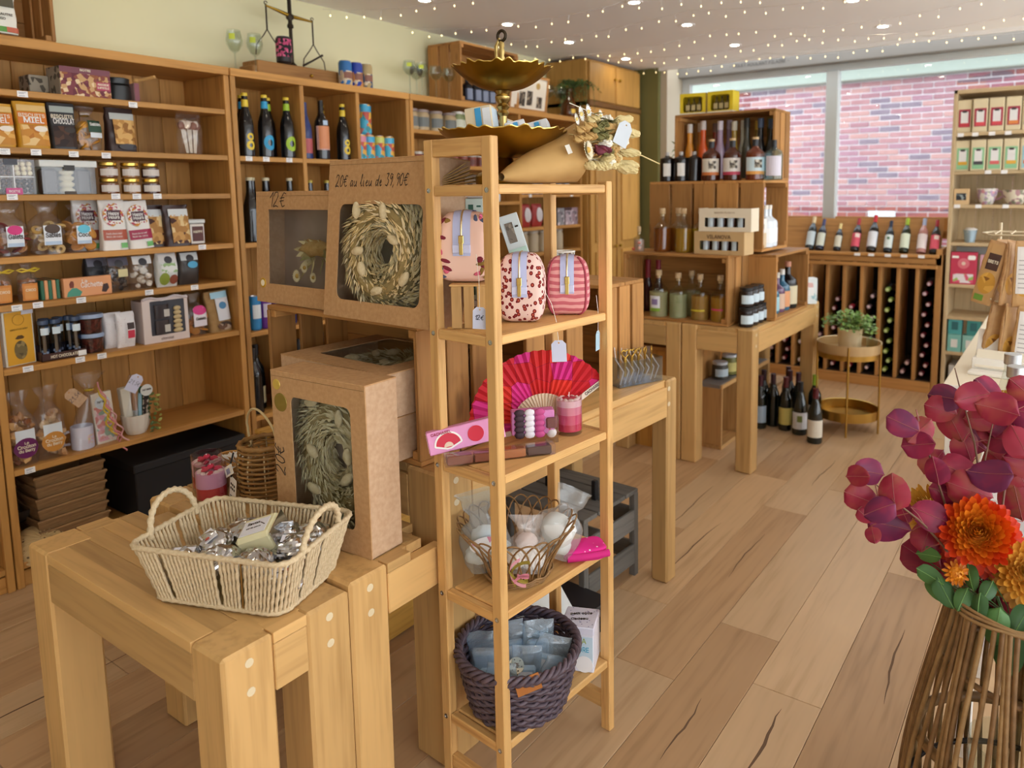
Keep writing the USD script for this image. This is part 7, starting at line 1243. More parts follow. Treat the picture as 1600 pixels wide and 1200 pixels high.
for i in range(7):
    p = part(t, 'label_pack', cbox(-.021, .021, -.004, .004, .006 + .048 * i, .05 + .048 * i, .001), M(('e6e0da', 'd6ebe4', 'ece8e2', 'e3d3d6')[i % 4], .6)); part(p, 'print', join([box(-.014, -.002, -.0048, -.004, .016 + .048 * i, .036 + .048 * i), box(.006, .016, -.0048, -.004, .03 + .048 * i, .034 + .048 * i)]), M(('5a5048', '3d6a5a', '4a4a50', 'a05a6a')[i % 4], .7))
t = thing('glass_jar', 'cut glass jar with a domed lid behind the pouches', 'jar', (-1.345, 1.72, 1.097), 0); part(t, 'jar_body', lathe([(0, .003), (.030, 0), (.034, .008), (.034, .085), (.031, .092), (.03, .092), (.031, .08), (.031, .01), (0, .01)], 12), CLEAR('eef4f4', .03, 1.5, 1.3)); part(t, 'lid', lathe([(.034, .092), (.036, .097), (.032, .105), (.015, .118), (.009, .122), (.013, .132), (.0, .14)], 14), CLEAR('eef4f4', .03, 1.5, 1.3), 40)
t = thing('cage_lantern', 'white wire birdcage lantern behind the striped pouch', 'lantern', (-1.275, 1.815, 1.097), 25)
for z in (.0, .06, .125): part(t, 'ring', tube([(.036 * math.cos(a), .036 * math.sin(a), z + .003) for a in np.linspace(0, 2 * PI, 33)[:-1]], .0026, 6, True), M('ebe8e0', .5), True)
for i in range(14): a = i * 2 * PI / 14; part(t, 'bar', tube([(.036 * math.cos(a), .036 * math.sin(a), .003), (.036 * math.cos(a), .036 * math.sin(a), .128)], .0016, 5), M('ebe8e0', .5))
part(t, 'glass_insert', lathe([(.028, .004), (.028, .12)], 16), CLEAR('dfe8ea', .05, 1.45, 1.0, .1), 40); part(t, 'catch', mv(ball((.007, .004, .005), nu=6, nv=8), (.041, 0, .06)), M('cfe0e4', .4), True)
# ---------------------------------------------------------------- third rack shelf: fan, candle, boxes
fp = thing('folding_fan', 'open red and magenta folding fan standing on the third rack shelf', 'fan', (-1.055, 1.415, .828), 0, r=(-9, 0, 38))
A0, A1, NP = math.radians(36), math.radians(191), 24
def fpt(r_, a, dy): return (r_ * math.cos(a), dy, r_ * math.sin(a))
def FANMAT(i):
    return cached(f'fan|{i}', lambda p: usdkit.material(stage, p, {'tc': ('texture_coordinate', {}), 'mp': ('mapping', {'scale': (1, .001, 1), 'location': (.013, 0, .02)}), 'v': ('voronoi_texture', {'scale': 21.0, 'randomness': .35}), 'e': ('voronoi_texture', {'scale': 21.0, 'randomness': .35, 'feature': 'distance_to_edge'}), 's': ('separate_color', {}), 'rp': ('rgb_ramp', {'ramp': [(0, C('d42a2a')), (.22, C('e2388f')), (.42, C('e23a2c')), (.6, C('d8308a')), (.78, C('cf2632'))], 'interpolate': False}),
        'ln': ('math', {'math_type': 'less_than', 'value2': .012}), 'mx': ('mix', {'color2': C('a01c3a')}), 'p': ('principled_bsdf', {'roughness': .7})}, [('tc.object', 'mp.vector'), ('mp.vector', 'v.vector'), ('mp.vector', 'e.vector'), ('v.color', 's.color'), ('s.r', 'rp.fac'), ('e.distance', 'ln.value1'), ('ln.value', 'mx.fac'), ('rp.color', 'mx.color1'), ('mx.color', 'p.base_color')], surface='p.BSDF'))
for i in range(NP):
    a, b_ = A0 + (A1 - A0) * i / NP, A0 + (A1 - A0) * (i + 1) / NP; m_ = (a + b_) / 2; ro = .188
    v = []
    for r_ in (.078, .132, ro): v += [fpt(r_ * (1 if r_ < ro else .985), a, .004), fpt(r_, m_, -.0045 * r_ / ro), fpt(r_ * (1 if r_ < ro else .985), b_, .004)]
    part(fp, 'pleat', (np.array(v), grid_faces(3, 3)), FANMAT(0))
    part(fp, 'stick', (np.array([fpt(.006, m_ - .05, -.001 - .0002 * i), fpt(.006, m_ + .05, -.001 - .0002 * i), fpt(.08, m_ + .052, -.0042), fpt(.08, m_ - .052, .0005)]), np.array([(0, 1, 2), (0, 2, 3)])), M('e0c7a8', .6))
for a, l in ((A0, 'guard_stick'), (A1, 'guard_stick')): part(fp, l, mv(cbox(0, .192, -.0045, -.001, -.0065, .0065, .001), (0, -.002, 0), (0, -math.degrees(a), 0)), M('eadccb', .5))
part(fp, 'lettering', mv(ftext('CACHAREL', .0065, .15, -.003, -.0075, .05, True), (0, 0, 0), (0, -math.degrees(A0), 0)), INK); part(fp, 'pivot', mv(lathe([(0, -.008), (.005, -.007), (.006, .006)], 10), (0, 0, 0), (90, 0, 0), (1, 1, -1)), STEEL, 40)
t = thing('chocolate_bar_box', 'long clear box of brown chocolate blocks along the front of the third shelf', 'box of chocolates', (-1.03, 1.215, .8105), 52); part(t, 'clear_box', cbox(-.125, .125, -.014, .014, 0, .024, .001), CLEAR('f0ecee', .04, 1.45, 1.3))
for i, c in enumerate(('8a4f3a', '8f5038', 'b5703a', '4a2a24')): part(t, 'chocolate_block', cbox(-.12 + .06 * i, -.064 + .06 * i, -.0115, .0115, .002, .021, .002), NOISY(c, c, 40, .5, bump=.5))
t = thing('fan_box', 'pink carton printed with a red fan, resting on the clear chocolate box', 'carton', (-1.105, 1.172, .8355), 0, r=(-6, -9, 50)); part(t, 'carton', cbox(-.072, .10, -.008, .016, 0, .052, .002), M('e59ac9', .5)); P2 = [(0.022 * math.cos(a) * 1.25, .012 + .026 * math.sin(a)) for a in np.linspace(0.1, PI - .1, 14)] + [(-.004, .006), (.004, .006)]
part(t, 'fan_outline', mv(panel(Polygon(P2).buffer(.004), .0006), (-.028, -.0092, .004)), WHITE); part(t, 'printed_fan', mv(panel(Polygon(P2), .0006), (-.028, -.0098, .004)), M('cf2340', .5)); part(t, 'printed_sticks', mv(panel(Polygon([(0.0105 * math.cos(a), .008 + .011 * math.sin(a)) for a in np.linspace(0, PI, 9)]), .0006), (-.028, -.0104, .004)), M('e6cdb4', .5)); part(t, 'red_disc', panel(Point(.035, .026).buffer(.018), .0006, -.0092), M('d2203c', .5)); part(t, 'lettering', ftext('CACHAREL', .0062, -.04, .042, -.0092, .045, True), M('a01c3a', .6)); part(t, 'end_lettering', mv(text('Gabrielle', .008), (-.0725, .004, .026), rot(0, 0, -90) @ FRONT @ rot(0, 0, 90)), WHITE)
t = thing('frilled_box', 'pink carton with dark, white and rose frilled bands right of the post', 'carton', (-1.025, 1.345, .8105), 45); part(t, 'carton', cbox(-.06, .042, 0, .03, .02, .078, .002), M('d583bd', .5))
for x, c in ((-.042, '3f2a33'), (-.018, 'e8e4ea'), (.006, 'c04a86')):
    for j in range(5): part(t, 'frill', mv(ball((.0135, .006, .009), nu=5, nv=9), (x, -.004, .022 + .0135 * j)), M(c, .7), True)
part(t, 'red_mark', box(.028, .032, -.0015, 0, .03, .05), M('c0203a', .5))
t = thing('praline_box', 'small clear box of brown and white pralines beside the candle', 'box of chocolates', (-1.005, 1.375, .8105), 40); part(t, 'clear_box', cbox(-.016, .016, -.016, .016, 0, .062, .001), CLEAR('f2f0f0', .04, 1.45, 1.3)); part(t, 'brown_praline', mv(cbox(-.013, .013, -.013, .013, .034, .06, .003), (0, 0, 0)), M('7a3f44', .4)); part(t, 'white_praline', mv(ball((.013, .013, .012), (0, 0, .02), nu=7, nv=10)), M('eceaea', .6), True)
candle('pink layered candle with whipped top at the right of the third rack shelf', (-1.003, 1.447, .8105), 30, .0335, .098, [(.28, M('cf2f5c', .4)), (.52, M('dd5580', .4)), (.72, M('e88fa8', .4)), (.88, M('f0cdd4', .45))], 'wax')
# ---------------------------------------------------------------- fourth rack shelf: looped basket
t = thing('looped_basket', 'round basket of looped willow rods on the fourth rack shelf', 'basket', (-1.04, 1.28, .5055)); WILL = NOISY('7d5a34', 'a07c4e', 60, .5, bump=.2); HB = .13
def rw(q): return .072 + .068 * q ** 1.1
NL = 26
for i in range(NL):
    a0 = i * 2 * PI / NL; pts = []
    for q in np.linspace(0, 1, 17):
        h_ = math.sin(PI * q); a = a0 + (q - .5) * .95; r_ = rw(h_) + .002 * (1 if i % 2 else -1); pts.append((r_ * math.cos(a), r_ * math.sin(a), .006 + HB * h_ ** .75))
    part(t, 'willow_loop', tube(pts, .0021, 5), WILL, True)
for z, r_ in ((.006, .074), (.013, .078), (.02, .082)): part(t, 'base_ring', tube([(r_ * math.cos(a) + .002 * math.cos(12 * a), r_ * math.sin(a), z + .002 * math.sin(12 * a)) for a in np.linspace(0, 2 * PI, 73)[:-1]], .0026, 5, True), WILL, True)
part(t, 'base_plate', cyl(.073, .001, .006, 24), WILL)
def soapbag(label, loc, r, w, h, items, seed, tint='f2f6f8', printed=None):
    b = Bag(label, 'bag of sweets', 'cellophane_bag', loc, 0, w, .05, h, .68, CLEAR(tint, .10, 1.45, 1.3, .12), seed, .008, r=r)
    for i, (x, z, s_, c) in enumerate(items): part(b.t, 'white_meringue', mv(ball((s_, s_ * .75, s_ * .8), nu=9, nv=13, seed=i + seed, amp=.18, fr=40), (x, 0, z)), M(c, .6), True)
    if printed: b.patch(-w * .3, w * .3, h * .30, h * .5, printed, 'oval', off=.008)
    return b
soapbag('tall cellophane bag of white meringues with blue print, left in the looped basket', (-1.08, 1.232, .535), (8, -10, 40), .115, .20, [(-.02, .04, .032, 'ece6dc'), (.025, .045, .028, 'e8e0d4'), (0, .085, .03, 'f0ece6')], 3, 'e6f0f6', SPECK([(0, 'e6e9ee'), (.6, 'e6e9ee'), (.62, '6fa8d0'), (.85, 'd08aa0')], 60))
soapbag('cellophane bag of a round white soap leaning right in the looped basket', (-1.0, 1.345, .54), (-8, 26, 40), .12, .165, [(0, .06, .047, 'e9ebe8'), (.02, .03, .028, 'e3e6e4')], 7, 'f4f6f6', None)
soapbag('cellophane bag with pink and olive ribbon at the front of the looped basket', (-1.005, 1.262, .525), (-22, 8, 48), .11, .13, [(-.025, .03, .028, 'ede6da'), (.02, .03, .03, 'efe9e0'), (.0, .07, .026, 'e9dcd8')], 11, 'f6f3f1')
t = thing('ribbon_bow', 'pink and olive ribbon curls at the front of the looped basket', 'ribbon', (-.975, 1.205, .585), 40)
for i, c in enumerate(('8a7a2c', 'd99aa8', '9a8a38', 'c97a8c')):
    a0 = i * 1.5; v = []
    for q in np.linspace(0, 1, 18):
        a = a0 + q * 4.2; v += [(.024 * math.cos(a) * (1 - .3 * q), -.006 - .008 * i, .014 * math.sin(a) - .04 * q - .004), (.024 * math.cos(a) * (1 - .3 * q), -.006 - .008 * i, .014 * math.sin(a) - .04 * q + .004)]
    part(t, 'ribbon_curl', (np.array(v), grid_faces(18, 2)), M(c, .35, .2), True)
t = thing('folded_sock', 'folded bright pink spotted cloth at the right end of the fourth rack shelf', 'cloth', (-.955, 1.435, .5055), 50); CL = SPECK([(0, 'f0d8e6'), (.12, 'f0d8e6'), (.14, 'e02a8c'), (1, 'dc2484')], 55, 'spots', .8)
def pillow(w, d, h, z, s):
    v, f = ball((1, 1, 1), nu=14, nv=28); v = np.column_stack([sgp(v[:, 0], .45) * w, sgp(v[:, 1], .45) * d, sgp(v[:, 2], .8) * h]); v[:, 2] += .0035 * np.sin(v[:, 0] * 70 + s) * np.cos(v[:, 1] * 60) + z; return v, f
part(t, 'lower_fold', pillow(.056, .038, .010, .0115, 0), CL, True); part(t, 'upper_fold', pillow(.054, .036, .008, .0265, 2), CL, True); part(t, 'rolled_edge', tube([(-.052, -.036, .018), (0, -.040, .019), (.054, -.035, .018)], .009, 8), M('cf1f7c', .8), True)
# ---------------------------------------------------------------- lowest rack shelf: dark wicker basket
DW = NOISY('463a44', '5f505a', 50, .45, bump=.2)
t = thing('wicker_basket', 'round dark grey brown wicker basket on the lowest rack shelf', 'basket', (-1.03, 1.262, .2005)); NR = 14
def bw_(z): return .106 + .033 * (z / .14) ** .8
rows = []
for j in range(NR):
    z = .008 + .0094 * j; th = np.linspace(0, 2 * PI, 133)[:-1]; r_ = bw_(z) + .0035 * np.sin(16.5 * th * 2 / 1.0 * .5 + PI * j); zz = z + .0016 * np.sin(33 * th + j)
    rows.append(part(t, 'wicker_row', tube(np.stack([r_ * np.cos(th), r_ * np.sin(th), zz], 1), .0052, 6, True), DW, True))
for i in range(24): a = i * 2 * PI / 24; part(t, 'stake', tube([(bw_(z) * math.cos(a), bw_(z) * math.sin(a), z) for z in (.004, .05, .09, .14)], .0032, 5), DW, True)
for k in range(3): th = np.linspace(0, 2 * PI, 181)[:-1]; part(t, 'rim_braid', tube(np.stack([(.140 + .007 * np.cos(15 * th + k * 2.1)) * np.cos(th), (.140 + .007 * np.cos(15 * th + k * 2.1)) * np.sin(th), .142 + .007 * np.sin(15 * th + k * 2.1)], 1), .0058, 6, True), DW, True)
part(t, 'base', cyl(.1, 0, .008, 28), DW); p = part(t, 'kraft_label', mv(cbox(-.028, .028, -.001, .001, -.018, .018, .0004), (.105, -.096, .135), (-8, -14, 48)), M('a8672c', .8))
BB = CLEAR('e2f0fa', .12, 1.45, 1.3, .2)
for i, (x, y, z, a, tl_, w, l, c) in enumerate(((-.07, -.03, .055, 20, -12, .075, 'left', 'd2e8f6'), (-.035, .03, .065, 40, -6, .08, 'back left', 'dcecf8'), (.015, .055, .07, 50, 4, .08, 'back middle', 'c9e2f4'), (.055, .03, .06, 35, 14, .085, 'back right', 'd2e4f0'), (-.03, -.06, .045, 30, -4, .08, 'front left, with a printed slip', 'd9edf8'), (.03, -.02, .05, 42, 6, .075, 'centre', 'cfe6f6'), (.01, -.085, .035, 36, 4, .07, 'at the front rim', 'bfe0ea'), (.085, -.02, .04, 60, 22, .06, 'far right', 'c9d6dc'))):
    b = Bag('clear bag of blue wrapped soap in the dark basket, ' + l, 'bag of soap', 'soap_bag', (-1.03 + x, 1.262 + y, .185 + z), 0, w, .03, .115, 'pillow', BB, 60 + i, .006, r=(-8, tl_, a)); part(b.t, 'wrapped_soap', mv(cbox(-w * .33, w * .33, -.009, .009, .012, .066, .006), (0, 0, 0)), NOISY(c, 'e9eef2', 60, .4)); b.patch(-w * .25, w * .2, .03, .062, M('e3e9f2', .5), off=.005)
    if i == 4: b.patch(-w * .2, w * .2, .004, .04, M('ded9e6', .5), name='printed_slip', off=.007); b.write('SAVON', .005, 0, .03, INK, off=.0085)
for i, (x, y, z, l) in enumerate(((.05, -.075, .105, 'nearest the kraft label'), (.018, -.03, .13, 'further back'))):
    t = thing('sweet_roll', f'roll with a leaf printed end in the dark basket, {l}', 'roll', (-1.03 + x, 1.262 + y, .18 + z), 0, r=(38, 12, 30)); part(t, 'roll', cyl(.0185, -.04, 0, 18), M('c4a23a', .5)); part(t, 'printed_end', lathe([(0, .0008), (.0175, .0006), (.0185, 0)], 18), CREAM); part(t, 'printed_flower', mv(join([ball((.0045, .0022, .0006), (.004 * math.cos(a), .004 * math.sin(a), .001), 4, 7) for a in np.linspace(0, 5.3, 6)]), (0, 0, .0004)), M('8a5a2c', .6)); part(t, 'print_dots', join([cyl(.0018, .0008, .0012, 6)] and [mv(cyl(.0018, .0008, .0012, 6), (.013 * math.cos(a), .013 * math.sin(a), 0)) for a in np.linspace(0, 5.3, 6)]), INK)
t = thing('gift_box', 'white and lilac gift box lettered on top beside the dark basket', 'gift box', (-.985, 1.462, .2005), 22); part(t, 'carton', cbox(-.042, .042, -.044, .044, 0, .118, .002), M('e2e4f2', .5)); part(t, 'lid', cbox(-.043, .043, -.045, .045, .100, .120, .002), M('dfe0f2', .5)); part(t, 'lettering', mv(text('petit colis', .009, True), (0, .012, .1202), (0, 0, 12)), INK); part(t, 'lettering', mv(text('Cadeau', .009, True), (0, -.012, .1202), (0, 0, 12)), INK)
part(t, 'confetti', join([mv(cyl(.0016, .1201, .1205, 5), (R.uniform(-.038, .038), R.uniform(-.04, .04), 0)) for _ in range(28)]), M('8a86b0', .6)); part(t, 'blue_side', cbox(-.0425, -.0415, -.04, .04, .01, .095, .0003), M('a9cfe0', .5)); part(t, 'lettering', ftext('TATA', .013, 0, .078, -.0446, .05, True), M('9fb06a', .6)); part(t, 'lettering', ftext("J'ADORE", .013, 0, .055, -.0446, .06, True), M('4fa8c8', .6)); part(t, 'round_window', panel(Point(.018, .022).buffer(.022), .0008, -.0452), M('f0f0f4', .5)); part(t, 'blue_front', box(-.04, .04, -.0447, -.044, .02, .095), M('c6dcec', .5))
# ---------------------------------------------------------------- beneath the narrow table and at its far end
GREY = lambda a: WOOD('75726c', '4a4844', a, 1.5, .3, .75, 4, .3)
t = thing('slatted_stool', 'weathered grey slatted crate stool under the narrow table', 'crate', (-1.62, 1.93, 0), -3)
for i in range(4): part(t, 'top_slat', cbox(0, .35, .085 * i, .085 * i + .078, .315, .33, .002), GREY('x'))
for x in (0, .325):
    for y in (0, .31): part(t, 'leg', cbox(x, x + .025, y, y + .025, 0, .315, .002), GREY('z'))
for z in (.05, .18): part(t, 'side_slat', cbox(.338, .35, .026, .309, z, z + .075, .002), GREY('y')); part(t, 'back_slat', cbox(.026, .324, .325, .335, z, z + .075, .002), GREY('x'))
for x in (.06, .27): part(t, 'handle_peg', cbox(x, x + .02, .15, .17, .33, .40, .003), BLACK)
t = thing('greeting_card', 'white card with a mustard half circle leaning under the narrow table', 'card', (-1.20, 1.69, .03), 0, r=(-14, -22, 78)); part(t, 'card', cbox(-.09, .09, 0, .003, 0, .20, .0008), M('dfe6e6', .6)); part(t, 'mustard_circle', panel(Point(-.045, .03).buffer(.055).intersection(sbox(-.09, 0, .09, .2)), .0006, -.001), M('c9a82c', .6))
t = thing('black_case', 'black flat case under the leaning card', 'case', (-1.33, 1.66, 0), -5); part(t, 'case', cbox(-.1, .14, -.02, .26, 0, .09, .006), M('1c1a1d', .5)); part(t, 'lid', cbox(-.104, .144, -.024, .264, .078, .096, .004), M('232024', .5))
t = thing('acrylic_holder', 'clear acrylic holder of ribbons and gold clips at the far end of the narrow table', 'holder', (-1.215, 2.155, .751), 68); AC = CLEAR('e3eaf2', .03, 1.5, 1.5)
part(t, 'front_wall', cbox(-.095, .095, -.035, -.032, 0, .085, .0005), AC); part(t, 'back_wall', cbox(-.095, .095, .032, .035, 0, .11, .0005), AC); part(t, 'end_wall', cbox(-.095, -.092, -.032, .032, 0, .10, .0005), AC); part(t, 'end_wall', cbox(.092, .095, -.032, .032, 0, .085, .0005), AC); part(t, 'floor', cbox(-.095, .095, -.035, .035, 0, .003, .0005), AC)
for i in range(8): x = -.08 + .022 * i; part(t, 'pale_cord', tube([(x, -.02 + .005 * (i % 3), .006), (x + .012, -.024, .05), (x - .004, 0, .09), (x + .01 * math.sin(i), .012, .13 - .006 * i)], .0022, 5), M('e0d6cc', .5), True)
for i in range(5):
    t = thing('gold_clip', f'gold heart topped clip in the acrylic holder, {("first", "second", "third", "fourth", "fifth")[i]} from the near end', 'clip', (-1.222 + .011 * i, 2.10 + .026 * i, .83), 68 + 12 * i, 'gold clips in the acrylic holder'); part(t, 'heart', tube([(.017 * math.sin(a) ** 3, 0, .03 + .015 * (13 * math.cos(a) - 5 * math.cos(2 * a) - 2 * math.cos(3 * a) - math.cos(4 * a)) / 15) for a in np.linspace(0, 2 * PI, 28)[:-1]], .0024, 6, True), GOLD, True); part(t, 'shank', cbox(-.005, .005, -.003, .003, -.05, .016, .001), GOLD)
# ---------------------------------------------------------------- white counter at the right
t = thing('counter', 'white counter table with a cream top along the right', 'counter', (-.312, 2.69, 0)); CW_ = M('e9e6df', .5)
part(t, 'top', cbox(-.012, 1.1, -.01, 2.1, .725, .75, .003), M('ece0c6', .5)); part(t, 'top_edge', cbox(-.014, 1.102, -.013, -.01, .722, .75, .001), CW_); part(t, 'apron', cbox(0, 1.09, .005, .025, .60, .725), CW_); part(t, 'apron', cbox(0, .02, .025, 2.08, .60, .725), CW_)
for x, y in ((0, .005), (0, 2.02), (1.03, .005), (.45, .005)): part(t, 'leg', cbox(x, x + .055, y, y + .055, 0, .60, .002), CW_)
part(t, 'back_panel', cbox(.06, 1.05, 1.2, 1.22, .1, .6), M('d9d4ca', .6))
t = thing('side_stand', 'low white display stand hidden behind the flowers, carrying juice bottles', 'stand', (-.165, 1.90, 0)); part(t, 'top', cbox(0, .7, 0, .40, .66, .68, .003), M('eceae6', .5))
for x, y in ((0, 0), (0, .36), (.66, 0), (.66, .36)): part(t, 'leg', cbox(x, x + .035, y, y + .035, 0, .66), CW_)
part(t, 'panel', cbox(.035, .66, .01, .02, .3, .66), M('e6e6e8', .5))
for x, y, c, l in ((-.085, 2.0, '9a0f22', 'bottle of red juice with silver cap, nearest behind the flowers'), (-.10, 2.15, 'd9ae3a', 'bottle of yellow juice with silver cap behind the red juice'), (.03, 2.05, '8a1024', 'second bottle of red juice, at the picture edge')):
    t = thing('juice_bottle', l, 'juice bottle', (x, y, .6805)); pr = [(0, .004), (.040, 0), (.043, .006), (.043, .13), (.038, .17), (.026, .225), (.0185, .26), (.0185, .285)]
    part(t, 'bottle_glass', lathe(pr + [(.015, .285)], 24), GLASS, 40); part(t, 'juice', lathe([(0, .006), (.038, .006), (.0415, .01), (.0415, .13), (.0365, .17), (.0315, .195), (0, .195)], 22), CLEAR(c, .02, 1.33, .5, .35), 40); part(t, 'cap', lathe([(.0195, .272), (.0202, .274), (.0202, .298), (.018, .30), (0, .30)], 20), M('c9cfd4', .3, .8), 40)
t = thing('leaflet_holder', 'stepped white card holder with cream leaflets on the counter corner', 'card holder', (-.21, 2.86, .7505), -6)
part(t, 'base', cbox(-.06, .2, 0, .16, 0, .012, .002), M('f0ece2', .5)); part(t, 'step', cbox(-.06, .2, .06, .16, .012, .05, .002), M('f0ece2', .5)); part(t, 'leaflet', mv(cbox(-.05, .10, 0, .003, 0, .07), (0, .055, .02), (-35, 0, 0)), M('ece3cd', .6)); part(t, 'back_card', mv(cbox(-.06, .2, 0, .004, 0, .10), (0, .12, .05), (-25, 0, 0)), M('f2eee6', .5))
# hanging snack rack
t = thing('snack_rack', 'pale wire rack on the counter with two tiers of hanging snack bags', 'wire rack', (-.20, 3.08, .751)); WR = M('d9c9a8', .5)
for z in (.245, .485):
    part(t, 'wire_hoop', tube([(-.04, -.06, z), (.26, -.06, z), (.30, .0, z), (.30, .2, z), (-.04, .2, z), (-.07, .08, z)], .004, 6, True), WR, True)
    for i in range(6): part(t, 'hook_wire', tube([(-.02 + .05 * i, .2, z + .004), (-.02 + .05 * i, -.06, z + .004), (-.02 + .05 * i, -.085, z + .012)], .0028, 5), WR)
for x, y in ((-.02, .2), (.28, .2)): part(t, 'upright', tube([(x, y, 0), (x, y, .52)], .006, 7), WR)
part(t, 'base', cbox(-.05, .3, .10, .26, 0, .012, .003), M('efece6', .5)); part(t, 'curved_shield', (np.array([(x, .10 + .10 * math.cos(a), .012 + .28 * math.sin(a) * (1 if x > .08 else .55)) for a in np.linspace(0, 1.4, 8) for x in (.04, .12, .22, .32)]), grid_faces(8, 4)), M('eef0f2', .4), True)
KW = ('b98a58', 'c49762', 'a97848'); CH = SPECK([(0, 'c8943c'), (.35, 'dca94e'), (.7, 'b57a2c'), (.9, '8a5a22')], 40)
for i, (x, y, z, a, tl_, l, fr) in enumerate(((-.255, 3.02, .985, -8, 14, 'top tier, leftmost with dark lettering', 0), (-.205, 3.04, .985, 60, 5, 'top tier, second, seen edge on', 1), (-.175, 3.0, .985, 55, 8, 'top tier, third, turned sideways', 1), (-.12, 2.98, .985, 10, 0, 'top tier, fourth with a white text panel', 2), (-.045, 3.0, .985, -5, -3, 'top tier, at the picture edge', 0), (-.22, 3.01, .76, 25, 10, 'bottom tier, leftmost with a green mark', 3), (-.165, 2.985, .76, 45, 6, 'bottom tier, second, turned sideways', 1), (-.115, 2.96, .76, 8, 4, 'bottom tier, third with a pale text panel', 2), (-.04, 2.98, .76, -10, -4, 'bottom tier, at the picture edge', 0))):
    b = Bag('brown hanging snack bag, ' + l, 'snack bag', 'snack_bag', (x, y, z), 0, .072, .022, .235, 'pillow', NOISY(KW[i % 3], 'cfa470', 50, .55), 80 + i, .004, 'hanging snack bags', r=(0, tl_, a))
    b.patch(-.032, .032, .005, .225, NOISY(KW[(i + 1) % 3], 'c9a068', 25, .5), name='printed_front', off=.003); b.patch(-.028, .028, .04, .12, CH, 'oval', 'printed_snack', off=.0036)
    if fr == 0: b.patch(-.02, .02, .13, .19, M('4a2f26', .5), name='dark_plate', off=.0042); b.write('BRETS', .011, 0, .155, CREAM, .034, off=.005)
    if fr in (0, 3): b.patch(-.026, .004, .012, .034, M('6f9a3c', .5), name='green_mark', off=.0042)
    if fr == 2:
        b.patch(-.026, .026, .05, .215, M('dfdbd6', .5), name='text_panel', off=.0042)
        for k in range(7): b.patch(-.02, .02 - .006 * (k % 3), .07 + .016 * k, .073 + .016 * k, M('a09a98', .6), name='text_line', off=.0048)
# ---------------------------------------------------------------- rattan vase and artificial flowers in the right foreground
VX, VY = -.04, 1.585
t = thing('rattan_vase', 'tall open rattan slat vase on the floor in the right foreground', 'vase', (VX, VY, 0)); RAT = [NOISY(a, b_, 40, .5, bump=.15) for a, b_ in (('7a5a34', '96744a'), ('6a4c2a', '876540'), ('8a6a42', 'a58457'))]
def vr(z): return .118 + .078 * max(0, math.sin(PI * min(1, (1 - z / .6) * .62 + .0))) ** 1.2 if z > .0 else .2
NS = 60
for i in range(NS):
    a = i * 2 * PI / NS + .012 * math.sin(i * 5); pts = []
    for q in np.linspace(0, 1, 15):
        z = .595 * q; r_ = vr(z) * (1 + .006 * math.sin(i * 3.1)); pts.append((r_ * math.cos(a + .05 * math.sin(3 * q + i)), r_ * math.sin(a + .05 * math.sin(3 * q + i)), z))
    part(t, 'rattan_slat', tube(pts, .0054, 6), RAT[i % 3], True)
for k in range(5): th = np.linspace(0, 2 * PI, 65)[:-1]; part(t, 'rim_cane', tube(np.stack([(.122 - .004 * k + .002 * np.sin(5 * th + k)) * np.cos(th), (.122 - .004 * k + .002 * np.sin(5 * th + k)) * np.sin(th), .594 + .004 * (k % 3) + .003 * np.sin(3 * th + k)], 1), .0034, 6, True), RAT[2], True)
for z, r_, m in ((.46, .006, RAT[1]), (.30, .011, RAT[0]), (.17, .006, M('2f2a28', .4, .6)), (.04, .008, RAT[1])): th = np.linspace(0, 2 * PI, 65)[:-1]; rr_ = vr(z) - .012; part(t, 'inner_hoop', tube(np.stack([rr_ * np.cos(th), rr_ * np.sin(th), z + .02 * np.sin(th + z * 9)], 1), r_, 7, True), m, True)
t = thing('glass_cylinder', 'clear glass cylinder standing inside the rattan vase', 'glass', (VX, VY, .005)); part(t, 'cylinder', lathe([(0, .003), (.07, 0), (.073, .005), (.073, .30), (.070, .30), (.070, .008), (0, .008)], 28), GLASS, 40); part(t, 'base', cyl(.07, 0, .003, 24), GLASS)
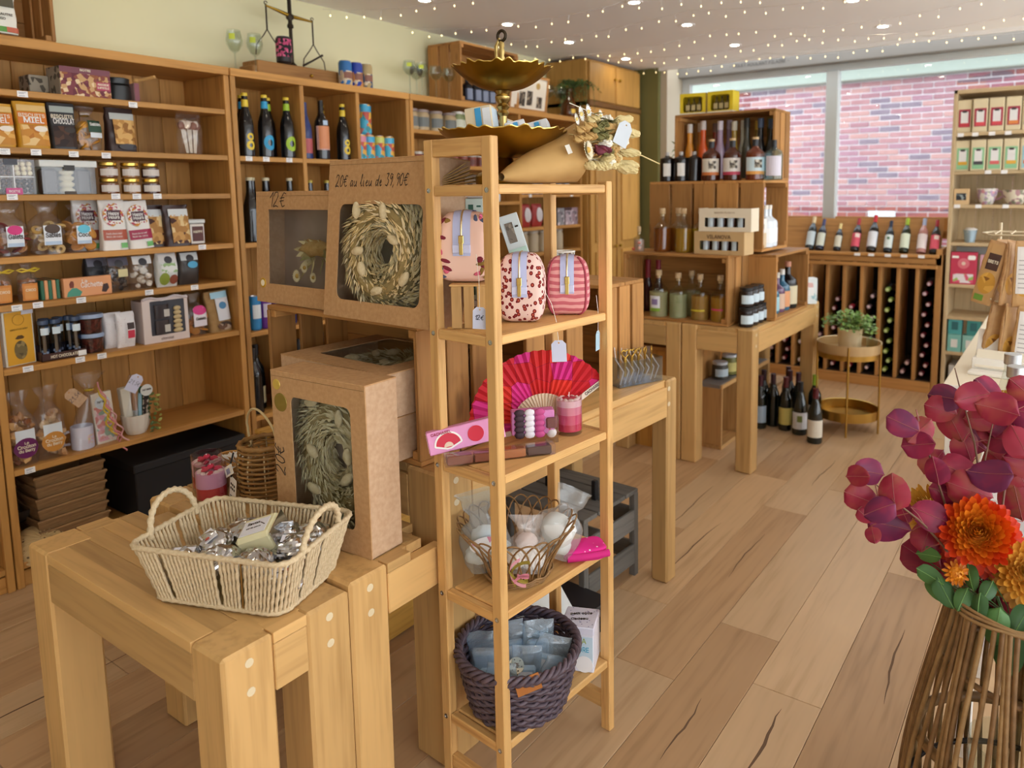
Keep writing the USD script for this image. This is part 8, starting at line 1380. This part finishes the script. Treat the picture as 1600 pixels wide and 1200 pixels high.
LEAF = [(-0.296,1.448,0.856,0.055,10),(-0.31,1.416,0.855,0.044,-15),(-0.31,1.457,0.797,0.058,20),(-0.251,1.459,0.823,0.062,80),(-0.27,1.427,0.793,0.056,-35),(-0.302,1.458,0.762,0.033,40),(-0.273,1.558,0.708,0.082,12),(-0.298,1.52,0.699,0.034,70),(-0.248,1.554,0.746,0.039,60),(-0.2,1.555,0.751,0.064,15),(-0.209,1.593,0.688,0.061,-70),(-0.248,1.5,0.947,0.057,20),(-0.225,1.554,0.922,0.059,-50),(-0.225,1.54,0.897,0.058,-15),(-0.194,1.57,0.84,0.051,75),(-0.211,1.677,0.82,0.063,-40),(-0.197,1.69,0.96,0.063,5),(-0.204,1.678,0.937,0.06,15),(-0.179,1.689,0.907,0.071,60),(-0.141,1.623,0.986,0.062,-15),(-0.115,1.661,0.993,0.06,50),(-0.132,1.694,0.924,0.053,-10),(-0.121,1.714,0.892,0.046,60),(-0.157,1.706,0.853,0.068,65),(-0.144,1.72,0.865,0.063,35),(-0.098,1.631,0.966,0.071,10),(-0.086,1.721,0.924,0.08,-20),(-0.098,1.719,0.888,0.062,-70),(-0.085,1.699,0.883,0.061,5),(-0.059,1.663,0.898,0.064,70),(-0.157,1.636,0.822,0.079,20),(-0.104,1.61,0.842,0.076,-10),(-0.091,1.758,0.821,0.077,30),(-0.061,1.764,0.804,0.076,60),(-0.178,1.629,0.776,0.066,10),(-0.137,1.617,0.797,0.078,15),(-0.058,1.765,0.741,0.082,75),(-0.186,1.619,0.716,0.058,-20),(-0.221,1.634,0.622,0.077,30),(-0.186,1.651,0.61,0.068,60),(-0.058,1.732,0.987,0.066,40),(-0.043,1.719,0.939,0.079,10),(-0.064,1.69,0.614,0.067,20),(-0.076,1.647,0.567,0.079,30),(-0.041,1.623,0.556,0.077,-40),(-0.043,1.689,0.853,0.078,0)]
STEM = [[(-0.108,1.623,0.548),(-0.167,1.577,0.676),(-0.211,1.533,0.743),(-0.254,1.499,0.786),(-0.305,1.461,0.844)],[(-0.106,1.68,0.52),(-0.163,1.631,0.696),(-0.19,1.603,0.796),(-0.213,1.576,0.882),(-0.234,1.561,0.962)],[(-0.095,1.688,0.52),(-0.118,1.701,0.722),(-0.135,1.686,0.863),(-0.157,1.671,0.946),(-0.178,1.646,1.037)],[(-0.075,1.644,0.548),(-0.081,1.668,0.743),(-0.073,1.694,0.886),(-0.066,1.708,0.951)],[(-0.081,1.641,0.548),(-0.1,1.648,0.691),(-0.122,1.648,0.796),(-0.111,1.669,0.887),(-0.1,1.689,0.978)]]
LM = [SPECK([(0, a), (.45, b_), (.75, c)], 16, 'noise', .42, 1.0, hard=False) for a, b_, c in (('5a1628', '8a1c38', '9a4a3a'), ('4a1430', '76183c', 'a02a48'), ('7a1a2c', '96283c', '8a5a3c'), ('421a3a', '641c44', '8a2444'))]
VEIN = M('96504c', .6)
def leaf_mesh(s, seed):
    n, m = 9, 5; v = []
    for i in range(n):
        q = i / (n - 1); w = .43 * s * math.sin(PI * min(1, max(0, q)) ** .8) ** .48 if 0 < q < 1 else .001
        for j in range(m):
            u = -1 + 2 * j / (m - 1); v.append((u * w, .10 * s * u * u + .10 * s * math.sin(q * 2.6 + seed) - .06 * s * q * q, q * s))
    return np.array(v) - (0, 0, s * .5), grid_faces(n, m)
br = []
NAMES = ('longest eucalyptus branch, reaching out to the left', 'eucalyptus branch rising upright on the left', 'tall eucalyptus branch with a thin bare tip', 'eucalyptus branch at the right, in front of the juice', 'short eucalyptus branch in the middle')
for k, s in enumerate(STEM):
    t = thing('eucalyptus_branch', 'burgundy ' + NAMES[k], 'branch', (0, 0, 0)); sp = np.array(s); q = np.linspace(0, len(sp) - 1, 14); sp = np.stack([np.interp(q, range(len(sp)), sp[:, c]) for c in range(3)], 1)
    part(t, 'stem', tube(sp, np.linspace(.0034, .0012, 14), 6), M('7a5a48', .6), True); br.append((t, sp))
for i, (x, y, z, s, a) in enumerate(LEAF):
    c = np.array((x, y, z)); k = min(range(len(br)), key=lambda b_: np.linalg.norm(br[b_][1] - c, axis=1).min()); t, sp = br[k]; near = sp[np.linalg.norm(sp - c, axis=1).argmin()]
    rr = random.Random(i); Rm = rot(0, 0, 14 + rr.uniform(-28, 28)) @ rot(-24 + rr.uniform(-26, 26), 0, 0) @ rot(0, -(90 - a) + 180 * (x < near[0]), 0)
    lf = part(t, 'leaf', (leaf_mesh(s * 1.12, i)[0] @ Rm.T + c, leaf_mesh(s, i)[1]), LM[rr.randrange(4)], True)
    v = leaf_mesh(s * 1.12, i)[0].reshape(9, 5, 3)[:, 2] @ Rm.T + c; part(lf, 'vein', tube(v + Rm @ np.array((0, -.0003, 0)), .0006, 4), VEIN); base = v[0] if np.linalg.norm(v[0] - near) < np.linalg.norm(v[-1] - near) else v[-1]
    part(t, 'leaf_stalk', tube([near, (near + base) / 2 + (0, 0, .004), base], .0011, 4), VEIN)
def mum(label, c, r_, cols, seed, n=130, name='chrysanthemum', tilt=(.05, -.85, .5)):
    t = thing(name, label, 'flower', c); rr = random.Random(seed); nz = np.array(tilt, float); nz /= np.linalg.norm(nz); u = np.cross(nz, (0, 0, 1)); u /= np.linalg.norm(u); w = np.cross(u, nz)
    for i in range(n):
        f = (i + .5) / n; ph = f ** .8 * 1.95; a = i * 2.39996; d = math.sin(ph) * (math.cos(a) * u + math.sin(a) * w) + math.cos(ph) * nz; L = r_ * (.62 + .38 * f) * rr.uniform(.9, 1.05); s = np.cross(d, nz + .01); s /= np.linalg.norm(s); up = np.cross(s, d); W = r_ * (.075 + .045 * f)
        cup = 1 if f < .6 else -.4; v = []
        for q, k in ((.15, .3), (.45, .85), (.75, 1.0), (.93, .7), (1, .15)): cc = d * L * q + (nz * cup * .30 * r_ * q * q); v += [cc - s * W * k, cc - up * W * .35 * k, cc + s * W * k]
        part(t, 'petal', (np.array(v), grid_faces(5, 3)), M(cols[min(len(cols) - 1, int(f * len(cols) + rr.uniform(-.4, .4)))] if f < 1 else cols[-1], .5), True)
    hv, hf = ball((1, 1, 1), nu=14, nv=22); hv = hv * (1 + .22 * (meshkit.noise(hv * 7 + seed, seed)[:, None] * 2 - 1)); part(t, 'flower_heart', (hv * r_ * .44 + nz * r_ * .2, hf), M(cols[0], .5), True)
    part(t, 'stalk', tube([-nz * .01, -nz * .05 + (0, .02, -.03), (VX - c[0], VY - c[1] + .02, .5 - c[2])], .0035, 6), M('4a6a2c', .6)); part(t, 'flower_base', mv(ball((r_ * .35,) * 3, nu=6, nv=9), -nz * r_ * .1), M(cols[-1], .6), True); return t
mum('large orange red chrysanthemum at the front of the vase', (-.116, 1.60, .712), .088, ('ee9a24', 'ee8a1e', 'ea6a18', 'e0481a', 'd63a16', 'd03414'), 2, 240)
mum('amber yellow chrysanthemum at the right picture edge', (-.030, 1.60, .655), .075, ('e8b04a', 'e6a83e', 'e0a03a', 'd8963a'), 5, 170)
mum('soft yellow chrysanthemum behind the burgundy leaves on the left', (-.215, 1.70, .690), .07, ('e6b850', 'e0ac44', 'd9a23c'), 7, 90, tilt=(-.4, -.5, .7))
mum('small orange flower bud under the large chrysanthemum', (-.145, 1.545, .648), .03, ('e89a28', 'e08a22', 'd67a1c'), 9, 36, 'flower_bud', (.0, -.9, .25))
mum('orange bud rising among the burgundy leaves', (-.105, 1.70, .80), .028, ('e88a24', 'dc6c1c'), 11, 24, 'flower_bud', (.1, -.3, 1.0))
GL = [M(c, .5) for c in ('3f6a34', '335a2c', '4d7a3a')]
t = thing('foliage', 'dark green leaves under the chrysanthemums at the vase rim', 'leaves', (0, 0, 0)); rr = random.Random(17)
for i, (x, y, z, s, a) in enumerate(((-.19, 1.53, .635, .055, 200), (-.16, 1.52, .615, .06, 250), (-.18, 1.55, .60, .05, 230), (-.13, 1.52, .61, .05, 290), (-.10, 1.51, .61, .05, 260), (-.07, 1.50, .585, .07, 280), (-.05, 1.50, .545, .09, 262), (-.03, 1.52, .60, .06, 300), (-.20, 1.57, .66, .05, 170), (-.12, 1.55, .645, .05, 240), (-.09, 1.53, .635, .045, 300))):
    Rm = rot(0, 0, rr.uniform(-25, 25)) @ rot(-25 + rr.uniform(-15, 15), 0, 0) @ rot(0, -(90 - a), 0); v, f = leaf_mesh(s, i); lf = part(t, 'leaf', (v * (.75, 1, 1) @ Rm.T + (x, y, z), f), GL[i % 3], True); mid = v.reshape(9, 5, 3)[:, 2] @ Rm.T + (x, y, z); part(lf, 'vein', tube(mid + Rm @ np.array((0, -.0006, 0)), .0007, 4), M('6f9a52', .6))
    part(t, 'leaf_stalk', tube([mid[0], mid[0] * .4 + np.array((VX, VY, .56)) * .6, (VX, VY, .5)], .0012, 4), GL[0])
